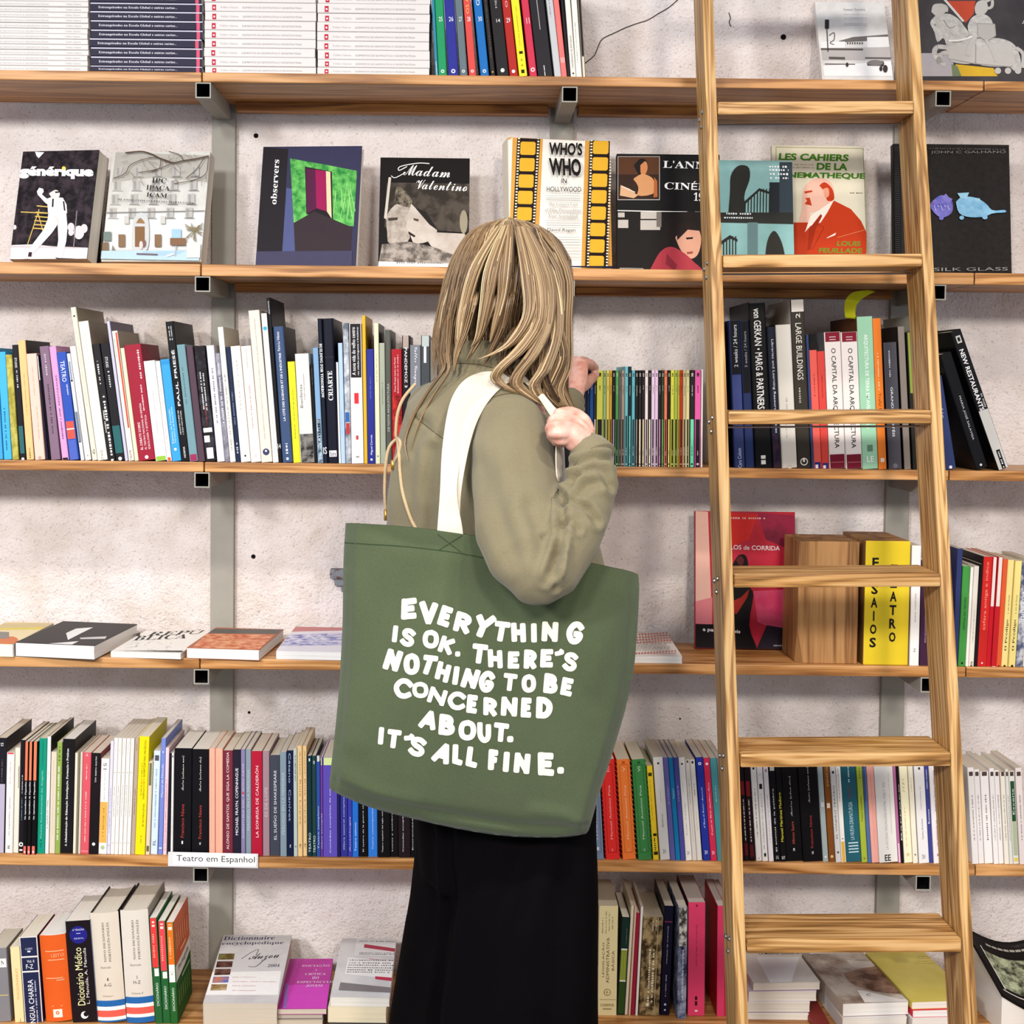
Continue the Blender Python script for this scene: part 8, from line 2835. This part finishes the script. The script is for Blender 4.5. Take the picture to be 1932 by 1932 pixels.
def a_white(d):
    d.all(mat_mottle('d9d2c8', 'e4ded6', 8))
    d.poly('f4f3f2', (165, 580), (450, 580), (395, 745), (255, 750))
    d.text('6d6462', 'Augusto Comte', (172, 548), (420, 545), (172, 532))
    d.text('5d5452', 'Os Mistérios Gozosos da Razão', (180, 566), (520, 560), (180, 551), .01)


zt = flat('white theatre book on top of the pile behind the left ladder rail', 5, 1459, 1591, 0, 0, 0, 2.720, 'd9d2c8', Art(C6R, a_white), z=zt, group=GB, page='e6ddd0', thick=.0155, depth=.19, yaw=.07, side='8d6488')
zt = TOP[5]
flat('small red-brown book lying between the two piles inside the ladder', 5, 1578, 1612, 0, 0, 0, 2.665, '8d3a34', None, z=zt, group=GB, thick=.010, depth=.13, yaw=.0, page='efe6dc')
zt = flat('thick white book at the bottom of the pile under the brown photograph', 5, 1634, 1762, 0, 0, 0, 2.655, 'e6e2de', None, z=zt, group=GB, page='eeeae4', thick=.030, depth=.21, yaw=.06, side='7d3a4a')


def a_brown(d):
    d.all(mat_mottle('8d7464', 'd6cabc', 14, .38, .64))
    d.poly('efe9e2', (860, 800), (1120, 860), (1340, 850), (1350, 884), (880, 880), (830, 800))
    d.curve(mat_mottle('6d4a38', 'b08e78', 18), [(740, 690), (900, 650), (1100, 640), (1220, 740), (1180, 820), (960, 810), (800, 760)], 26)
    d.curve('e4dad0', [(760, 600), (900, 610), (1040, 590), (960, 640), (820, 650)], 18)
    d.curve('3a3236', [(1225, 650), (1290, 700), (1280, 780), (1210, 820), (1230, 740)], 16)
    d.text('2a2624', 'C', (892, 838), (918, 838), (894, 822))


flat('white book with a brown photograph and curling corner on the middle pile', 5, 1634, 1766, 0, 0, 0, 2.66, 'cfc4b8', Art(C6R, a_brown), z=zt, group=GB, page='f4f1ec', thick=.025, depth=.235, yaw=.10, side='8d6a78')
zt = TOP[5]
for i, (c, pg, th_) in enumerate((('e9e4e0', 'efeae6', .030), ('d83a50', 'f4f0ee', .014))):
    zt = flat(['white book at the bottom of the pile under the yellow cover', 'red-covered book just beneath the yellow cover'][i], 5, 1770, 1898, 0, 0, 0, 2.656 + .004 * i, c, None, z=zt, group=GB, page=pg, thick=th_, depth=.22, yaw=.08)


def a_yel(d):
    d.all(mat_mottle('d9c767', 'e2d378', 6))
    for y in (580, 592, 610, 624):
        d.dash('8d7d4c', 1215, y, 1430, 8)


flat('yellow-covered book on the pile behind the outer ladder rail', 5, 1768, 1894, 0, 0, 0, 2.664, 'd9c767', Art(C6R, a_yel), z=zt, group=GB, page='f4efe6', thick=.014, depth=.235, yaw=.10)

# curling dark magazine at the edge
MB = P(1904, 1880, 2.64)
bm = bmesh.new()
t = empty('magazine', Matrix.Translation((MB.x, 2.665, TOP[5])))
g = []
for j in range(9):
    r = []
    for i in range(15):
        u, v = i / 14, j / 8
        x = -.005 + u * .20 - v * .022
        z = .055 + .075 * v - .030 * math.sin(math.pi * min(1, u * 1.15)) + .016 * (1 - u)
        r.append((x, v * .17, z))
    g.append(r)
def sheet(bm, off):
    V = [[bm.verts.new((x, y, z + off)) for x, y, z in r] for r in g]
    for a, c in zip(V, V[1:]):
        for k in range(14):
            bm.faces.new((a[k], a[k + 1], c[k + 1], c[k]))
    return V
bm = bmesh.new(); sheet(bm, 0)
bmesh.ops.solidify(bm, geom=bm.faces[:], thickness=.0012)
obj('cover', bm, mat('3d3634', .35), t, True)
bm = bmesh.new()
V0 = [[bm.verts.new((x + .002, y + .002, z - .0014)) for x, y, z in r] for r in g]
V1 = [[bm.verts.new((x + .002, y + .002, .0004)) for x, y, z in r] for r in g]
for A, flip in ((V0, 0), (V1, 1)):
    for a, c in zip(A, A[1:]):
        for k in range(14):
            bm.faces.new((a[k], a[k + 1], c[k + 1], c[k]))
for k in range(14):
    bm.faces.new((V0[0][k], V1[0][k], V1[0][k + 1], V0[0][k + 1]))
    bm.faces.new((V0[-1][k], V0[-1][k + 1], V1[-1][k + 1], V1[-1][k]))
for j in range(8):
    bm.faces.new((V0[j][0], V0[j + 1][0], V1[j + 1][0], V1[j][0]))
    bm.faces.new((V0[j][-1], V1[j][-1], V1[j + 1][-1], V0[j + 1][-1]))
bmesh.ops.recalc_face_normals(bm, faces=bm.faces)
obj('page_block', bm, pages_mat('f2eee8', 'flat'), t)
def on_mag(u, v, l):
    i, j = min(13.999, u * 14), min(7.999, v * 8)
    a, b_, fi, fj = int(i), int(j), i - int(i), j - int(j)
    q = [Vector(g[b_ + y][a + x]) for x, y in ((0, 0), (1, 0), (0, 1), (1, 1))]
    return tuple(q[0].lerp(q[1], fi).lerp(q[2].lerp(q[3], fi), fj) + Vector((0, 0, l + .0012)))
p = Print(on_mag)
for k in range(10):
    p.rect('e6e0d6', .08 + k * .08, .14, .16 + k * .08, .155)
    p.rect(mat_mottle('4a4a3c', 'c4c9a8', 50, .4, .6), .12 + k * .08, .20, .20 + k * .08, .72)
    p.rect('b4aea4', .2 + k * .06, .84, .25 + k * .06, .87)
for k in range(6):
    p.rect('e6e0d6', .10, .155 + k * .1, .112, .255 + k * .1)
p.done('cover_print', t)
tag(t, 'dark magazine with a curling cover lying outermost on the bottom shelf', 'magazine')

# ------------------------------------------------------------------ shelf label
a, c = P(317, 1634, 2.694), P(487, 1608, 2.694)
t = empty('shelf_label', Matrix.Translation((a.x, 2.694, a.z)) @ Matrix.Rotation(.011, 4, 'Y'))
LW, LH = c.x - a.x, P(317, 1607, 2.694).z - a.z
bm = bmesh.new()
box(bm, 0, LW, -.0012, .0006, 0, LH, bevel=.0004)
obj('card_holder', bm, mat('dcdbdb', .3), t)
bm = bmesh.new()
box(bm, .010, LW - .003, -.0022, -.0012, .003, LH - .001)
cardo = obj('card', bm, mat('f6f5f4', .6), t)
p = Print(lambda u, v, l: (u, -.0023 - l, v))
p.text('4a484a', 'Teatro em Espanhol', (.0165, .0075), (LW - .0225, 0), (0, LH - .0125), 0, 3)
p.done('lettering', t)
tag(t, 'white shelf label reading Teatro em Espanhol clipped to the fifth board', 'label')

for l_, ns in LABELS.items():
    if len(ns) > 1:
        print('SAME LABEL', ns, l_)
